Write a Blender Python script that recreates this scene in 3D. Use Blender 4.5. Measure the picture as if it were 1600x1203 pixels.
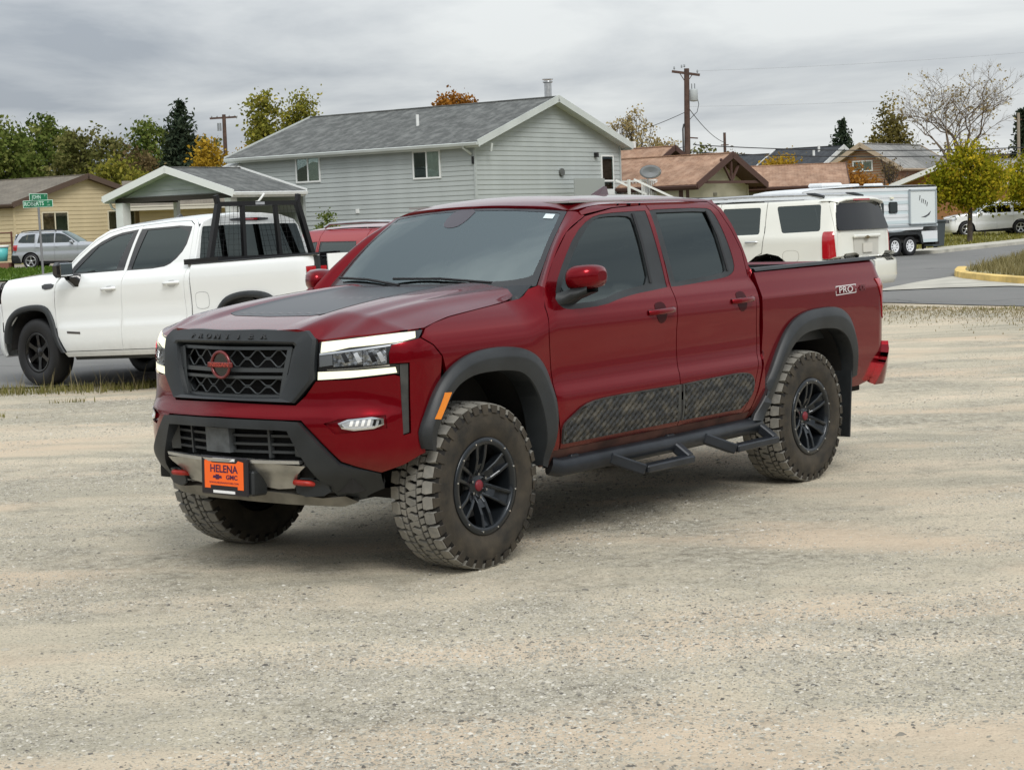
import bpy, math, random
import numpy as np
from mathutils import Vector, Matrix
from mathutils.geometry import delaunay_2d_cdt
for o in list(bpy.data.objects): bpy.data.objects.remove(o)
SC = bpy.context.scene
COL = SC.collection
R = math.radians
# ---------------------------------------------------------------- camera
CAM_F, CAM_PITCH, CAM_ROLL, CAM_H = 2845.6, R(5.150), R(-2.09), 1.6854
def _cam_axes():
    cp, sp = math.cos(CAM_PITCH), math.sin(CAM_PITCH)
    fw = Vector((0, cp, -sp)); up = Vector((0, sp, cp)); rt = Vector((1, 0, 0))
    c, s = math.cos(CAM_ROLL), math.sin(CAM_ROLL)
    return c*rt + s*up, -s*rt + c*up, fw
_rt, _up, _fw = _cam_axes()
cam = bpy.data.cameras.new('camera'); cam.sensor_width = 36.0; cam.lens = CAM_F/1600*36
cam.clip_start = .05; cam.clip_end = 3000
camo = bpy.data.objects.new('camera', cam); COL.objects.link(camo)
camo.matrix_world = Matrix(((_rt.x, _up.x, -_fw.x, 0), (_rt.y, _up.y, -_fw.y, 0), (_rt.z, _up.z, -_fw.z, CAM_H), (0, 0, 0, 1)))
SC.camera = camo
# ---------------------------------------------------------------- world: overcast sky
SUN_EL, SUN_AZ = R(44), R(163)      # sun veiled by the cloud deck, to the right of and behind the camera
W = bpy.data.worlds.new('World'); SC.world = W; W.use_nodes = True
nt = W.node_tree; N = nt.nodes; LK = nt.links; N.clear()
def wn(t, **k):
    n = N.new(t)
    for a, b in k.items(): setattr(n, a, b)
    return n
wo = wn('ShaderNodeOutputWorld'); bg = wn('ShaderNodeBackground'); bg.inputs[1].default_value = .1
LK.new(bg.outputs[0], wo.inputs[0])
sky = wn('ShaderNodeTexSky', sky_type='NISHITA', sun_disc=False, sun_elevation=SUN_EL, sun_rotation=SUN_AZ, air_density=1.0, dust_density=2.0)
tc = wn('ShaderNodeTexCoord'); sx = wn('ShaderNodeSeparateXYZ'); LK.new(tc.outputs['Generated'], sx.inputs[0])
def wm(op, a, b=None, c=None, clamp=False):
    n = wn('ShaderNodeMath', operation=op, use_clamp=clamp)
    for i, v in enumerate((a, b, c)):
        if v is None: continue
        if isinstance(v, (int, float)): n.inputs[i].default_value = v
        else: LK.new(v, n.inputs[i])
    return n.outputs[0]
zp = wm('MAXIMUM', sx.outputs[2], 0.0)
den = wm('ADD', zp, .13)
cx = wm('DIVIDE', sx.outputs[0], den); cy = wm('DIVIDE', sx.outputs[1], den)
cv = wn('ShaderNodeCombineXYZ'); LK.new(cx, cv.inputs[0]); LK.new(cy, cv.inputs[1])
mp = wn('ShaderNodeMapping'); mp.inputs['Scale'].default_value = (.95, .85, 1); mp.inputs['Location'].default_value = (2.9, 3.2, 0)
LK.new(cv.outputs[0], mp.inputs[0])
n1 = wn('ShaderNodeTexNoise'); n1.inputs['Scale'].default_value = .9; n1.inputs['Detail'].default_value = 8; n1.inputs['Roughness'].default_value = .56; n1.inputs['Distortion'].default_value = .35
LK.new(mp.outputs[0], n1.inputs[0])
n2 = wn('ShaderNodeTexNoise'); n2.inputs['Scale'].default_value = .35; n2.inputs['Detail'].default_value = 3; LK.new(mp.outputs[0], n2.inputs[0])
nm = wm('ADD', wm('MULTIPLY', n1.outputs['Fac'], .62), wm('MULTIPLY', n2.outputs['Fac'], .38))
rp = wn('ShaderNodeValToRGB'); LK.new(nm, rp.inputs[0])
e = rp.color_ramp.elements
e[0].position = .39; e[0].color = (.375, .41, .455, 1); e[1].position = .585; e[1].color = (.79, .815, .815, 1)
m_ = e.new(.48); m_.color = (.575, .605, .63, 1)
# an overcast deck brightens towards the zenith
grad = wm('ADD', wm('MULTIPLY', zp, 12.5), 9.4)
sc_ = wn('ShaderNodeVectorMath', operation='SCALE'); LK.new(rp.outputs[0], sc_.inputs[0]); LK.new(grad, sc_.inputs['Scale'])
mx = wn('ShaderNodeMixRGB'); mx.inputs[0].default_value = .93
LK.new(sky.outputs[0], mx.inputs[1]); LK.new(sc_.outputs[0], mx.inputs[2])
LK.new(mx.outputs[0], bg.inputs[0])
# ---------------------------------------------------------------- sun behind the cloud
sl = bpy.data.lights.new('sun', 'SUN'); sl.energy = 2.0; sl.angle = R(24); sl.color = (1, .98, .945)
so = bpy.data.objects.new('sun', sl); COL.objects.link(so)
_sd = Vector((math.sin(SUN_AZ)*math.cos(SUN_EL), math.cos(SUN_AZ)*math.cos(SUN_EL), math.sin(SUN_EL)))
so.rotation_euler = _sd.to_track_quat('Z', 'Y').to_euler(); so.location = (0, 0, 40)
vs = SC.view_settings; vs.view_transform = 'Standard'; vs.look = 'None'; vs.exposure = 0.0; vs.gamma = 1.0; vs.use_curve_mapping = False
SC.cycles.max_bounces = 8; SC.cycles.transparent_max_bounces = 16
# ---------------------------------------------------------------- helpers
def new_obj(name, me, parent=None):
    o = bpy.data.objects.new(name, me); COL.objects.link(o)
    if parent is not None: o.parent = parent
    return o
def tag(o, label, cat, group=None):
    o['label'] = label; o['category'] = cat
    if group: o['group'] = group
    return o
def thing(name, label, cat, loc=(0, 0, 0), rz=0, group=None):
    o = new_obj(name, None); o.location = loc; o.rotation_euler = (0, 0, rz); o.empty_display_size = .2
    return tag(o, label, cat, group)
def structure(o): o['kind'] = 'structure'; return o
def stuff(o): o['kind'] = 'stuff'; return o
def copy_tree(o, parent=None):
    c = o.copy(); COL.objects.link(c)
    if parent is not None: c.parent = parent
    for ch in list(o.children): copy_tree(ch, c)
    return c
class MB:
    """mesh builder: collects geometry, then makes one mesh object"""
    def __init__(s): s.v = []; s.f = []; s.m = []; s.sm = []
    def add(s, v, f, m=0, smooth=False):
        b = len(s.v); s.v += [tuple(p) for p in v]
        for q in f: s.f.append(tuple(i+b for i in q)); s.m.append(m); s.sm.append(smooth)
        return s
    def box(s, c, d, rot=None, m=0, bev=0):
        x, y, z = d[0]/2, d[1]/2, d[2]/2
        if bev:
            b = min(bev, x*.9, y*.9, z*.9); v = []; 
            pts = []
            for sz in (-1, 1):
                for sy in (-1, 1):
                    for sx_ in (-1, 1):
                        pts.append((sx_*(x-b), sy*y*1.0-sy*b, sz*z)); pts.append((sx_*(x-b), sy*y, sz*(z-b))); pts.append((sx_*x, sy*(y-b), sz*(z-b)))
            I = lambda sx_, sy, sz, k: ((sz > 0)*4+(sy > 0)*2+(sx_ > 0))*3+k
            f = []
            for sz in (-1, 1): 
                q = [I(-1, -1, sz, 0), I(1, -1, sz, 0), I(1, 1, sz, 0), I(-1, 1, sz, 0)]; f.append(q if sz > 0 else q[::-1])
            for sy in (-1, 1):
                q = [I(-1, sy, -1, 1), I(1, sy, -1, 1), I(1, sy, 1, 1), I(-1, sy, 1, 1)]; f.append(q if sy < 0 else q[::-1])
            for sx_ in (-1, 1):
                q = [I(sx_, -1, -1, 2), I(sx_, 1, -1, 2), I(sx_, 1, 1, 2), I(sx_, -1, 1, 2)]; f.append(q if sx_ > 0 else q[::-1])
            for sz in (-1, 1):
                for sy in (-1, 1):
                    q = [I(-1, sy, sz, 0), I(1, sy, sz, 0), I(1, sy, sz, 1), I(-1, sy, sz, 1)]; f.append(q if sz*sy < 0 else q[::-1])
                for sx_ in (-1, 1):
                    q = [I(sx_, -1, sz, 0), I(sx_, 1, sz, 0), I(sx_, 1, sz, 2), I(sx_, -1, sz, 2)]; f.append(q if sz*sx_ > 0 else q[::-1])
            for sy in (-1, 1):
                for sx_ in (-1, 1):
                    q = [I(sx_, sy, -1, 1), I(sx_, sy, 1, 1), I(sx_, sy, 1, 2), I(sx_, sy, -1, 2)]; f.append(q if sy*sx_ > 0 else q[::-1])
            for sz in (-1, 1):
                for sy in (-1, 1):
                    for sx_ in (-1, 1):
                        q = [I(sx_, sy, sz, 0), I(sx_, sy, sz, 1), I(sx_, sy, sz, 2)]; f.append(q if sz*sy*sx_ < 0 else q[::-1])
            v = pts
        else:
            v = [(-x, -y, -z), (x, -y, -z), (x, y, -z), (-x, y, -z), (-x, -y, z), (x, -y, z), (x, y, z), (-x, y, z)]
            f = [(0, 3, 2, 1), (4, 5, 6, 7), (0, 1, 5, 4), (1, 2, 6, 5), (2, 3, 7, 6), (3, 0, 4, 7)]
        c = Vector(c)
        v = [c+((rot @ Vector(p)) if rot is not None else Vector(p)) for p in v]
        return s.add(v, f, m)
    def cyl(s, p0, p1, r0, r1=None, n=12, m=0, caps=True, smooth=True):
        r1 = r0 if r1 is None else r1
        p0 = Vector(p0); p1 = Vector(p1); d = (p1-p0).normalized(); a = d.orthogonal().normalized(); b = d.cross(a)
        v = []
        for i in range(n):
            t = 2*math.pi*i/n; w = a*math.cos(t)+b*math.sin(t); v += [p0+w*r0, p1+w*r1]
        s.add(v, [(2*i, 2*((i+1) % n), 2*((i+1) % n)+1, 2*i+1) for i in range(n)], m, smooth)
        if caps:
            s.add([v[2*i] for i in range(n)], [tuple(range(n))[::-1]], m); s.add([v[2*i+1] for i in range(n)], [tuple(range(n))], m)
        return s
    def tube(s, path, r, n=8, m=0, caps=True):
        P = [Vector(p) for p in path]; k = len(P); rs = r if isinstance(r, (list, tuple)) else [r]*k
        prev = None; v = []
        for i in range(k):
            d = (P[min(i+1, k-1)]-P[max(i-1, 0)])
            d = d.normalized() if d.length > 1e-9 else Vector((0, 0, 1))
            a = d.orthogonal().normalized() if prev is None else (prev-d*prev.dot(d)).normalized()
            prev = a; b = d.cross(a)
            v += [P[i]+(a*math.cos(2*math.pi*j/n)+b*math.sin(2*math.pi*j/n))*rs[i] for j in range(n)]
        f = [(i*n+j, i*n+(j+1) % n, (i+1)*n+(j+1) % n, (i+1)*n+j) for i in range(k-1) for j in range(n)]
        s.add(v, f, m, True)
        if caps: s.add(v[:n], [tuple(range(n))[::-1]], m); s.add(v[-n:], [tuple(range(n))], m)
        return s
    def lathe(s, prof, n=32, m=0, axis='y', c=(0, 0, 0), smooth=True, closed=False):
        # prof: (radius, offset along axis)
        v = []; k = len(prof)
        for i in range(n):
            t = 2*math.pi*i/n; ca, sa = math.cos(t), math.sin(t)
            for r_, h in prof:
                p = (r_*ca, h, r_*sa) if axis == 'y' else ((r_*ca, r_*sa, h) if axis == 'z' else (h, r_*ca, r_*sa))
                v.append((p[0]+c[0], p[1]+c[1], p[2]+c[2]))
        f = []
        for i in range(n):
            j = (i+1) % n
            for q in range(k-1 if not closed else k):
                q2 = (q+1) % k; f.append((i*k+q, i*k+q2, j*k+q2, j*k+q))
        return s.add(v, f, m, smooth)
    def prism(s, poly, o, ax, ay, depth, m=0):
        # polygon (2d) at origin o with axes ax, ay, pushed along ax x ay by depth
        o = Vector(o); ax = Vector(ax); ay = Vector(ay); nn = ax.cross(ay).normalized()*depth
        n = len(poly); A = [o+ax*p[0]+ay*p[1] for p in poly]; Bq = [p+nn for p in A]
        f = [tuple(range(n))[::-1], tuple(range(n, 2*n))]+[(i, (i+1) % n, n+(i+1) % n, n+i) for i in range(n)]
        return s.add(A+Bq, f, m)
    def loft(s, rows, m=0, smooth=True, closed=False):
        k = len(rows[0]); v = [p for r_ in rows for p in r_]; f = []
        for i in range(len(rows)-1):
            for j in range(k if closed else k-1):
                j2 = (j+1) % k; f.append((i*k+j, i*k+j2, (i+1)*k+j2, (i+1)*k+j))
        return s.add(v, f, m, smooth)
    def mesh(s, name, mats):
        me = bpy.data.meshes.new(name); me.from_pydata([tuple(p) for p in s.v], [], s.f)
        for mt in (mats if isinstance(mats, (list, tuple)) else [mats]): me.materials.append(mt)
        me.polygons.foreach_set('material_index', s.m); me.polygons.foreach_set('use_smooth', s.sm); me.update()
        return me
    def build(s, name, mats, parent=None, recalc=False):
        me = s.mesh(name, mats)
        if recalc:
            import bmesh
            b = bmesh.new(); b.from_mesh(me); bmesh.ops.recalc_face_normals(b, faces=b.faces); b.to_mesh(me); b.free()
        return new_obj(name, me, parent)
def inside(p, poly):
    x, y = p; c = False; n = len(poly); j = n-1
    for i in range(n):
        xi, yi = poly[i]; xj, yj = poly[j]
        if (yi > y) != (yj > y) and x < (xj-xi)*(y-yi)/(yj-yi)+xi: c = not c
        j = i
    return c
def resample(poly, step, closed=True):
    out = []; n = len(poly)
    for i in range(n if closed else n-1):
        a = poly[i]; b = poly[(i+1) % n]; L = math.hypot(b[0]-a[0], b[1]-a[1]); k = max(1, int(round(L/step)))
        for q in range(k): out.append((a[0]+(b[0]-a[0])*q/k, a[1]+(b[1]-a[1])*q/k))
    if not closed: out.append(poly[-1])
    return out
def smooth_poly(poly, it=1, keep=()):
    """Chaikin corner cutting; indices in keep stay sharp"""
    keep = set(poly[i] for i in keep)
    for _ in range(it):
        out = []; n = len(poly)
        for i in range(n):
            p0, p1, p2 = poly[i-1], poly[i], poly[(i+1) % n]
            if p1 in keep: out.append(p1); continue
            out.append((p1[0]*.75+p0[0]*.25, p1[1]*.75+p0[1]*.25)); out.append((p1[0]*.75+p2[0]*.25, p1[1]*.75+p2[1]*.25))
        poly = out
    return poly
def fillet(poly, r, n=4):
    """round every corner of a polygon with radius about r"""
    out = []; k = len(poly)
    for i in range(k):
        p0, p1, p2 = Vector(poly[i-1]), Vector(poly[i]), Vector(poly[(i+1) % k])
        a = p0-p1; b = p2-p1; d = min(r, a.length*.45, b.length*.45); A = p1+a.normalized()*d; B = p1+b.normalized()*d
        for j in range(n+1): t = j/n; q = A*(1-t)**2+p1*2*t*(1-t)+B*t*t; out.append((q.x, q.y))
    return out
def offset_fn(fn, d, eps=.004):
    def g(a, b):
        p = Vector(fn(a, b)); n = surf_n(fn, a, b, eps); return p+n*d
    g.flip = getattr(fn, 'flip', 1)
    return g
def FL(fn): fn.flip = -1; return fn
def surf_n(fn, a, b, eps=.004):
    du = Vector(fn(a+eps, b))-Vector(fn(a-eps, b)); dv = Vector(fn(a, b+eps))-Vector(fn(a, b-eps))
    n = du.cross(dv)*getattr(fn, 'flip', 1)
    return n.normalized() if n.length > 1e-12 else Vector((0, 0, 1))
def panel_data(poly, fn, holes=(), step=.03, thick=.015, sgn=1, grid=None):
    """triangulate a 2d polygon (with holes), lift it by fn, add a rim; returns verts, tris, loop normals"""
    B = [resample(poly, step)]+[resample(h, step) for h in holes]
    pts = []; ed = []
    for r_ in B:
        b = len(pts); pts += r_; ed += [(b+i, b+(i+1) % len(r_)) for i in range(len(r_))]
    nb = len(pts)
    g = grid or step
    gx, gy = (g, g) if isinstance(g, (int, float)) else g
    x0 = min(p[0] for p in poly); x1 = max(p[0] for p in poly); y0 = min(p[1] for p in poly); y1 = max(p[1] for p in poly)
    bp = np.array(pts)
    ix = np.arange(math.floor(x0/gx), math.ceil(x1/gx)+1); iy = np.arange(math.floor(y0/gy), math.ceil(y1/gy)+1)
    for i in ix:
        for j in iy:
            p = (i*gx, j*gy)
            if not inside(p, poly) or any(inside(p, h) for h in holes): continue
            if np.min(((bp[:, 0]-p[0])/gx)**2+((bp[:, 1]-p[1])/gy)**2) < .2: continue
            pts.append(p)
    vo, eo, fo, _, _, _ = delaunay_2d_cdt([Vector(p) for p in pts], ed, [], 0, 1e-6)
    tris = []
    for t in fo:
        c = (sum(vo[i][0] for i in t)/3, sum(vo[i][1] for i in t)/3)
        if inside(c, poly) and not any(inside(c, h) for h in holes): tris.append(tuple(t))
    P = [Vector(fn(p[0], p[1])) for p in vo]; Nn = [surf_n(fn, p[0], p[1])*sgn for p in vo]
    if tris:
        a, b, c = tris[0]
        # winding so that the face normal follows the surface normal
        out = []
        for a, b, c in tris:
            fnm = (P[b]-P[a]).cross(P[c]-P[a])
            out.append((a, b, c) if fnm.dot(Nn[a]) >= 0 else (a, c, b))
        tris = out
    # rim along boundary edges
    cnt = {}
    for t in tris:
        for i in range(3):
            e_ = (t[i], t[(i+1) % 3]); k = (min(e_), max(e_)); cnt.setdefault(k, []).append(e_)
    rim = [v[0] for k, v in cnt.items() if len(v) == 1]
    return P, Nn, tris, rim, thick
def panel_mesh(name, datas, mats, mirror=False):
    """datas: list of panel_data results joined into one mesh"""
    V = []; F = []; LN = []; SMF = []
    def emit(P, Nn, tris, rim, th, my):
        b = len(V); s = -1 if my else 1
        for p in P: V.append((p.x, s*p.y, p.z))
        for t in tris:
            q = t if not my else t[::-1]; F.append(tuple(i+b for i in q)); LN.extend((Nn[i].x, s*Nn[i].y, Nn[i].z) for i in q); SMF.append(True)
        if th:
            idx = {}
            for e_ in rim:
                for i in e_:
                    if i not in idx:
                        idx[i] = len(V); p = P[i]-Nn[i]*th; V.append((p.x, s*p.y, p.z))
            for i, j in rim:
                q = [j+b, i+b, idx[i], idx[j]]
                if my: q = q[::-1]
                F.append(tuple(q)); A = Vector(V[q[0]]); nn = (Vector(V[q[1]])-A).cross(Vector(V[q[2]])-A)
                nn = nn.normalized() if nn.length > 1e-12 else Vector((0, 0, 1))
                LN.extend([tuple(nn)]*4); SMF.append(True)
    for d in datas: emit(*d, False)
    if mirror:
        for d in datas: emit(*d, True)
    me = bpy.data.meshes.new(name); me.from_pydata(V, [], F)
    for mt in (mats if isinstance(mats, (list, tuple)) else [mats]): me.materials.append(mt)
    me.polygons.foreach_set('use_smooth', [True]*len(F)); me.update()
    me.normals_split_custom_set(LN)
    return me
def panel(name, poly, fn, mat, parent, holes=(), step=.03, thick=.015, sgn=1, grid=None, side='L'):
    """side: L, R (mirrored), B (two objects, one per side), J (both halves in one mesh)"""
    d = [panel_data(poly, fn, holes, step, thick, sgn, grid)]
    if side == 'J': return new_obj(name, panel_mesh(name, d, mat, True), parent)
    res = []
    if side in 'LB': res.append(new_obj(name, panel_mesh(name, d, mat), parent))
    if side in 'RB':
        dd = []
        for P, Nn, t, r_, th in d:
            P2 = [Vector((p.x, -p.y, p.z)) for p in P]; N2 = [Vector((n.x, -n.y, n.z)) for n in Nn]
            dd.append((P2, N2, [q[::-1] for q in t], [(j, i) for i, j in r_], th))
        res.append(new_obj(name, panel_mesh(name, dd, mat), parent))
    return res[0] if len(res) == 1 else res
def text_mesh(name, txt, size, mat, parent, mtx, depth=.002, align='CENTER', sx=1.0, bold=0.0):
    c = bpy.data.curves.new(name, 'FONT'); c.body = txt; c.size = size; c.extrude = depth; c.align_x = align; c.align_y = 'CENTER'; c.offset = bold; c.resolution_u = 3
    o = bpy.data.objects.new('text_tmp', c); COL.objects.link(o)
    dg = bpy.context.evaluated_depsgraph_get(); me = bpy.data.meshes.new_from_object(o.evaluated_get(dg))
    bpy.data.objects.remove(o); me.name = name; me.materials.clear(); me.materials.append(mat)
    if sx != 1: me.transform(Matrix.Diagonal((sx, 1, 1, 1)))
    me.transform(mtx)
    return new_obj(name, me, parent)
def frame_mtx(o, xa, ya):
    xa = Vector(xa).normalized(); ya = Vector(ya).normalized(); za = xa.cross(ya).normalized(); ya = za.cross(xa)
    return Matrix(((xa.x, ya.x, za.x, o[0]), (xa.y, ya.y, za.y, o[1]), (xa.z, ya.z, za.z, o[2]), (0, 0, 0, 1)))
def pchip(xs, ys):
    xs = [float(x) for x in xs]; ys = [float(y) for y in ys]; n = len(xs)
    h = [xs[i+1]-xs[i] for i in range(n-1)]; d = [(ys[i+1]-ys[i])/h[i] for i in range(n-1)]; m = [0]*n
    for i in range(1, n-1):
        if d[i-1]*d[i] > 0:
            w1 = 2*h[i]+h[i-1]; w2 = h[i]+2*h[i-1]; m[i] = (w1+w2)/(w1/d[i-1]+w2/d[i])
    m[0] = d[0]; m[-1] = d[-1]
    import bisect
    def fn(x):
        x = min(max(x, xs[0]), xs[-1]); i = min(max(bisect.bisect_left(xs, x)-1, 0), n-2)
        t = (x-xs[i])/h[i]; t2 = t*t; t3 = t2*t
        return (2*t3-3*t2+1)*ys[i]+(t3-2*t2+t)*h[i]*m[i]+(-2*t3+3*t2)*ys[i+1]+(t3-t2)*h[i]*m[i+1]
    return fn
def sst(a, b, x):
    t = min(max((x-a)/(b-a), 0), 1); return t*t*(3-2*t)
def lerp(a, b, t): return a+(b-a)*t
class Shell:
    """wrap-round body side: plan curve (rear centre -> side -> front centre) swept up z with side/front/rear profiles.
    u equals x along the straight side (y = w)."""
    flip = -1
    def __init__(s, rear, front, w, xr, xf, side, pf, pr, blend=.35):
        def cr(P, n=24):
            out = []
            for i in range(1, len(P)-2):
                p0, p1, p2, p3 = [np.array(q, float) for q in P[i-1:i+3]]
                for k in range(n):
                    t = k/n; out.append(.5*((2*p1)+(-p0+p2)*t+(2*p0-5*p1+4*p2-p3)*t*t+(-p0+3*p1-3*p2+p3)*t**3))
            out.append(np.array(P[-2], float)); return np.array(out)
        s.w, s.xr, s.xf, s.side, s.pf, s.pr, s.bl = w, xr, xf, side, pf, pr, blend
        F = [(xf-.1, w), (xf, w)]+list(front)+[(front[-2][0], -front[-2][1])]
        Q = [(xr+.1, w), (xr, w)]+list(rear)+[(rear[-2][0], -rear[-2][1])]
        def arc(P, sign, u0):
            C = cr(P); S = np.concatenate([[0], np.cumsum(np.linalg.norm(np.diff(C, axis=0), axis=1))]); T = np.gradient(C, axis=0)*sign
            T /= np.linalg.norm(T, axis=1)[:, None]; return C, u0+sign*S, T
        s.F = arc(F, 1, xf); s.Q = arc(Q, -1, xr); s.F[2][-1] = (0, -1); s.Q[2][-1] = (0, 1); s.umax = float(s.F[1][-1]); s.umin = float(s.Q[1][-1])
    def __call__(s, u, z):
        if s.xr <= u <= s.xf: return (u, s.side(u, z), z)
        if u > s.xf: C, S, T = s.F; uu = u; w = sst(s.xf+.05, s.xf+.05+s.bl, u); pe = s.pf(z)
        else:
            C, S, T = s.Q; C = C[::-1]; S = S[::-1]; T = T[::-1]; uu = u; w = sst(s.xr-.05, s.xr-.05-s.bl, u); pe = s.pr(z)
        x = np.interp(uu, S, C[:, 0]); y = np.interp(uu, S, C[:, 1]); tx = np.interp(uu, S, T[:, 0]); ty = np.interp(uu, S, T[:, 1])
        l = math.hypot(tx, ty); nx, ny = -ty/l, tx/l
        o = (1-w)*(s.side(min(max(u, s.xr), s.xf), z)-s.w)+w*pe
        return (float(x+nx*o), float(y+ny*o), z)
# ---------------------------------------------------------------- materials
MATS = {}
def mat(name, col, rough=.5, metal=0, spec=.5, coat=0, emit=None, es=0, alpha=None, trans=0, noise=None, bump=None, ior=1.45, coat_r=.03, coat_ior=1.5):
    """noise: (scale, amount, detail) value variation; bump: (scale, strength, distance)"""
    if name in MATS: return MATS[name]
    m = bpy.data.materials.new(name); m.use_nodes = True; t = m.node_tree; n = t.nodes; l = t.links
    b = n['Principled BSDF']; b.inputs['Base Color'].default_value = (*col, 1); b.inputs['Coat IOR'].default_value = coat_ior; b.inputs['Roughness'].default_value = rough; b.inputs['Metallic'].default_value = metal
    b.inputs['Specular IOR Level'].default_value = spec; b.inputs['Coat Weight'].default_value = coat; b.inputs['Coat Roughness'].default_value = coat_r
    b.inputs['Transmission Weight'].default_value = trans; b.inputs['IOR'].default_value = ior
    if emit: b.inputs['Emission Color'].default_value = (*emit, 1); b.inputs['Emission Strength'].default_value = es
    if noise or bump: tcn = n.new('ShaderNodeTexCoord')
    if noise:
        tx = n.new('ShaderNodeTexNoise'); tx.inputs['Scale'].default_value = noise[0]; tx.inputs['Detail'].default_value = noise[2] if len(noise) > 2 else 4; l.new(tcn.outputs['Object'], tx.inputs['Vector'])
        rp_ = n.new('ShaderNodeValToRGB'); a = noise[1]
        rp_.color_ramp.elements[0].position = .3; rp_.color_ramp.elements[1].position = .7
        rp_.color_ramp.elements[0].color = tuple(max(0, c*(1-a)) for c in col)+(1,); rp_.color_ramp.elements[1].color = tuple(min(1, c*(1+a)) for c in col)+(1,)
        l.new(tx.outputs['Fac'], rp_.inputs[0]); l.new(rp_.outputs[0], b.inputs['Base Color'])
    if bump:
        tx = n.new('ShaderNodeTexNoise'); tx.inputs['Scale'].default_value = bump[0]; tx.inputs['Detail'].default_value = 4; l.new(tcn.outputs['Object'], tx.inputs['Vector'])
        bp_ = n.new('ShaderNodeBump'); bp_.inputs['Strength'].default_value = bump[1]; bp_.inputs['Distance'].default_value = bump[2]; l.new(tx.outputs['Fac'], bp_.inputs['Height']); l.new(bp_.outputs[0], b.inputs['Normal'])
    MATS[name] = m; return m
def paint(name, col, metal=.0, rough=.35, dirt=(.16, .125, .085), zlo=.35, zhi=.75, amount=.8, coat=1.0, coat_ior=1.5, spec=.5):
    """car paint with clear coat and road dust that thickens towards the sill in blotches"""
    if name in MATS: return MATS[name]
    m = mat(name, col, rough, metal, spec, coat, coat_ior=coat_ior); t = m.node_tree; n = t.nodes; l = t.links; b = n['Principled BSDF']
    tcn = n.new('ShaderNodeTexCoord'); sp = n.new('ShaderNodeSeparateXYZ'); l.new(tcn.outputs['Object'], sp.inputs[0])
    mr = n.new('ShaderNodeMapRange'); mr.inputs[1].default_value = zhi; mr.inputs[2].default_value = zlo; mr.inputs[3].default_value = 0; mr.inputs[4].default_value = 1; l.new(sp.outputs[2], mr.inputs[0])
    tx = n.new('ShaderNodeTexNoise'); tx.inputs['Scale'].default_value = 7; tx.inputs['Detail'].default_value = 7; tx.inputs['Roughness'].default_value = .65; l.new(tcn.outputs['Object'], tx.inputs['Vector'])
    mu = n.new('ShaderNodeMath'); mu.operation = 'MULTIPLY'; l.new(mr.outputs[0], mu.inputs[0]); l.new(tx.outputs['Fac'], mu.inputs[1])
    mu2 = n.new('ShaderNodeMath'); mu2.operation = 'MULTIPLY'; mu2.use_clamp = True; l.new(mu.outputs[0], mu2.inputs[0]); mu2.inputs[1].default_value = amount
    # thin even film of dust everywhere
    tx2 = n.new('ShaderNodeTexNoise'); tx2.inputs['Scale'].default_value = 2.2; tx2.inputs['Detail'].default_value = 6; l.new(tcn.outputs['Object'], tx2.inputs['Vector'])
    ad = n.new('ShaderNodeMath'); ad.operation = 'MULTIPLY_ADD'; l.new(tx2.outputs['Fac'], ad.inputs[0]); ad.inputs[1].default_value = .012; l.new(mu2.outputs[0], ad.inputs[2])
    mixc = n.new('ShaderNodeMixRGB'); l.new(ad.outputs[0], mixc.inputs[0]); mixc.inputs[1].default_value = (*col, 1); mixc.inputs[2].default_value = (*dirt, 1)
    l.new(mixc.outputs[0], b.inputs['Base Color'])
    rr = n.new('ShaderNodeMapRange'); l.new(ad.outputs[0], rr.inputs[0]); rr.inputs[1].default_value = 0; rr.inputs[2].default_value = .5; rr.inputs[3].default_value = coat; rr.inputs[4].default_value = 0; l.new(rr.outputs[0], b.inputs['Coat Weight'])
    # slight orange peel
    tx3 = n.new('ShaderNodeTexNoise'); tx3.inputs['Scale'].default_value = 3.0; tx3.inputs['Detail'].default_value = 2; l.new(tcn.outputs['Object'], tx3.inputs['Vector'])
    bp_ = n.new('ShaderNodeBump'); bp_.inputs['Strength'].default_value = .12; bp_.inputs['Distance'].default_value = .01; l.new(tx3.outputs['Fac'], bp_.inputs['Height']); l.new(bp_.outputs[0], b.inputs['Coat Normal'])
    return m
def glass(name, tint, refl=1.6, rough=.0):
    """tinted pane: fresnel reflection over a tinted see-through layer"""
    if name in MATS: return MATS[name]
    m = bpy.data.materials.new(name); m.use_nodes = True; t = m.node_tree; n = t.nodes; l = t.links; n.clear()
    o = n.new('ShaderNodeOutputMaterial'); mixs = n.new('ShaderNodeMixShader'); fr = n.new('ShaderNodeFresnel'); fr.inputs[0].default_value = refl
    tr = n.new('ShaderNodeBsdfTransparent'); tr.inputs[0].default_value = (*tint, 1); gl = n.new('ShaderNodeBsdfGlossy'); gl.inputs['Roughness'].default_value = rough; gl.inputs['Color'].default_value = (.84, .97, .96, 1)
    l.new(fr.outputs[0], mixs.inputs[0]); l.new(tr.outputs[0], mixs.inputs[1]); l.new(gl.outputs[0], mixs.inputs[2]); l.new(mixs.outputs[0], o.inputs[0])
    MATS[name] = m; return m
BLK = mat('black_plastic', (.017, .0195, .021), .46, bump=(220, .25, .002), noise=(5, .35))
DARK = mat('dark_underbody', (.012, .011, .010), .85, noise=(4, .5))
GLOSSB = mat('gloss_black', (.006, .006, .007), .18, coat=.6)
CHROME = mat('chrome', (.75, .76, .77), .12, 1.0)
SILV = mat('silver_metal', (.55, .56, .57), .28, .9, noise=(8, .12))
RUBB = mat('black_rubber', (.010, .010, .011), .55)
REDLENS = mat('red_lamp_lens', (.36, .006, .012), .12, coat=1, spec=.6)
CLEARL = mat('clear_lamp_lens', (.62, .64, .66), .12, .55, coat=1)
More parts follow.
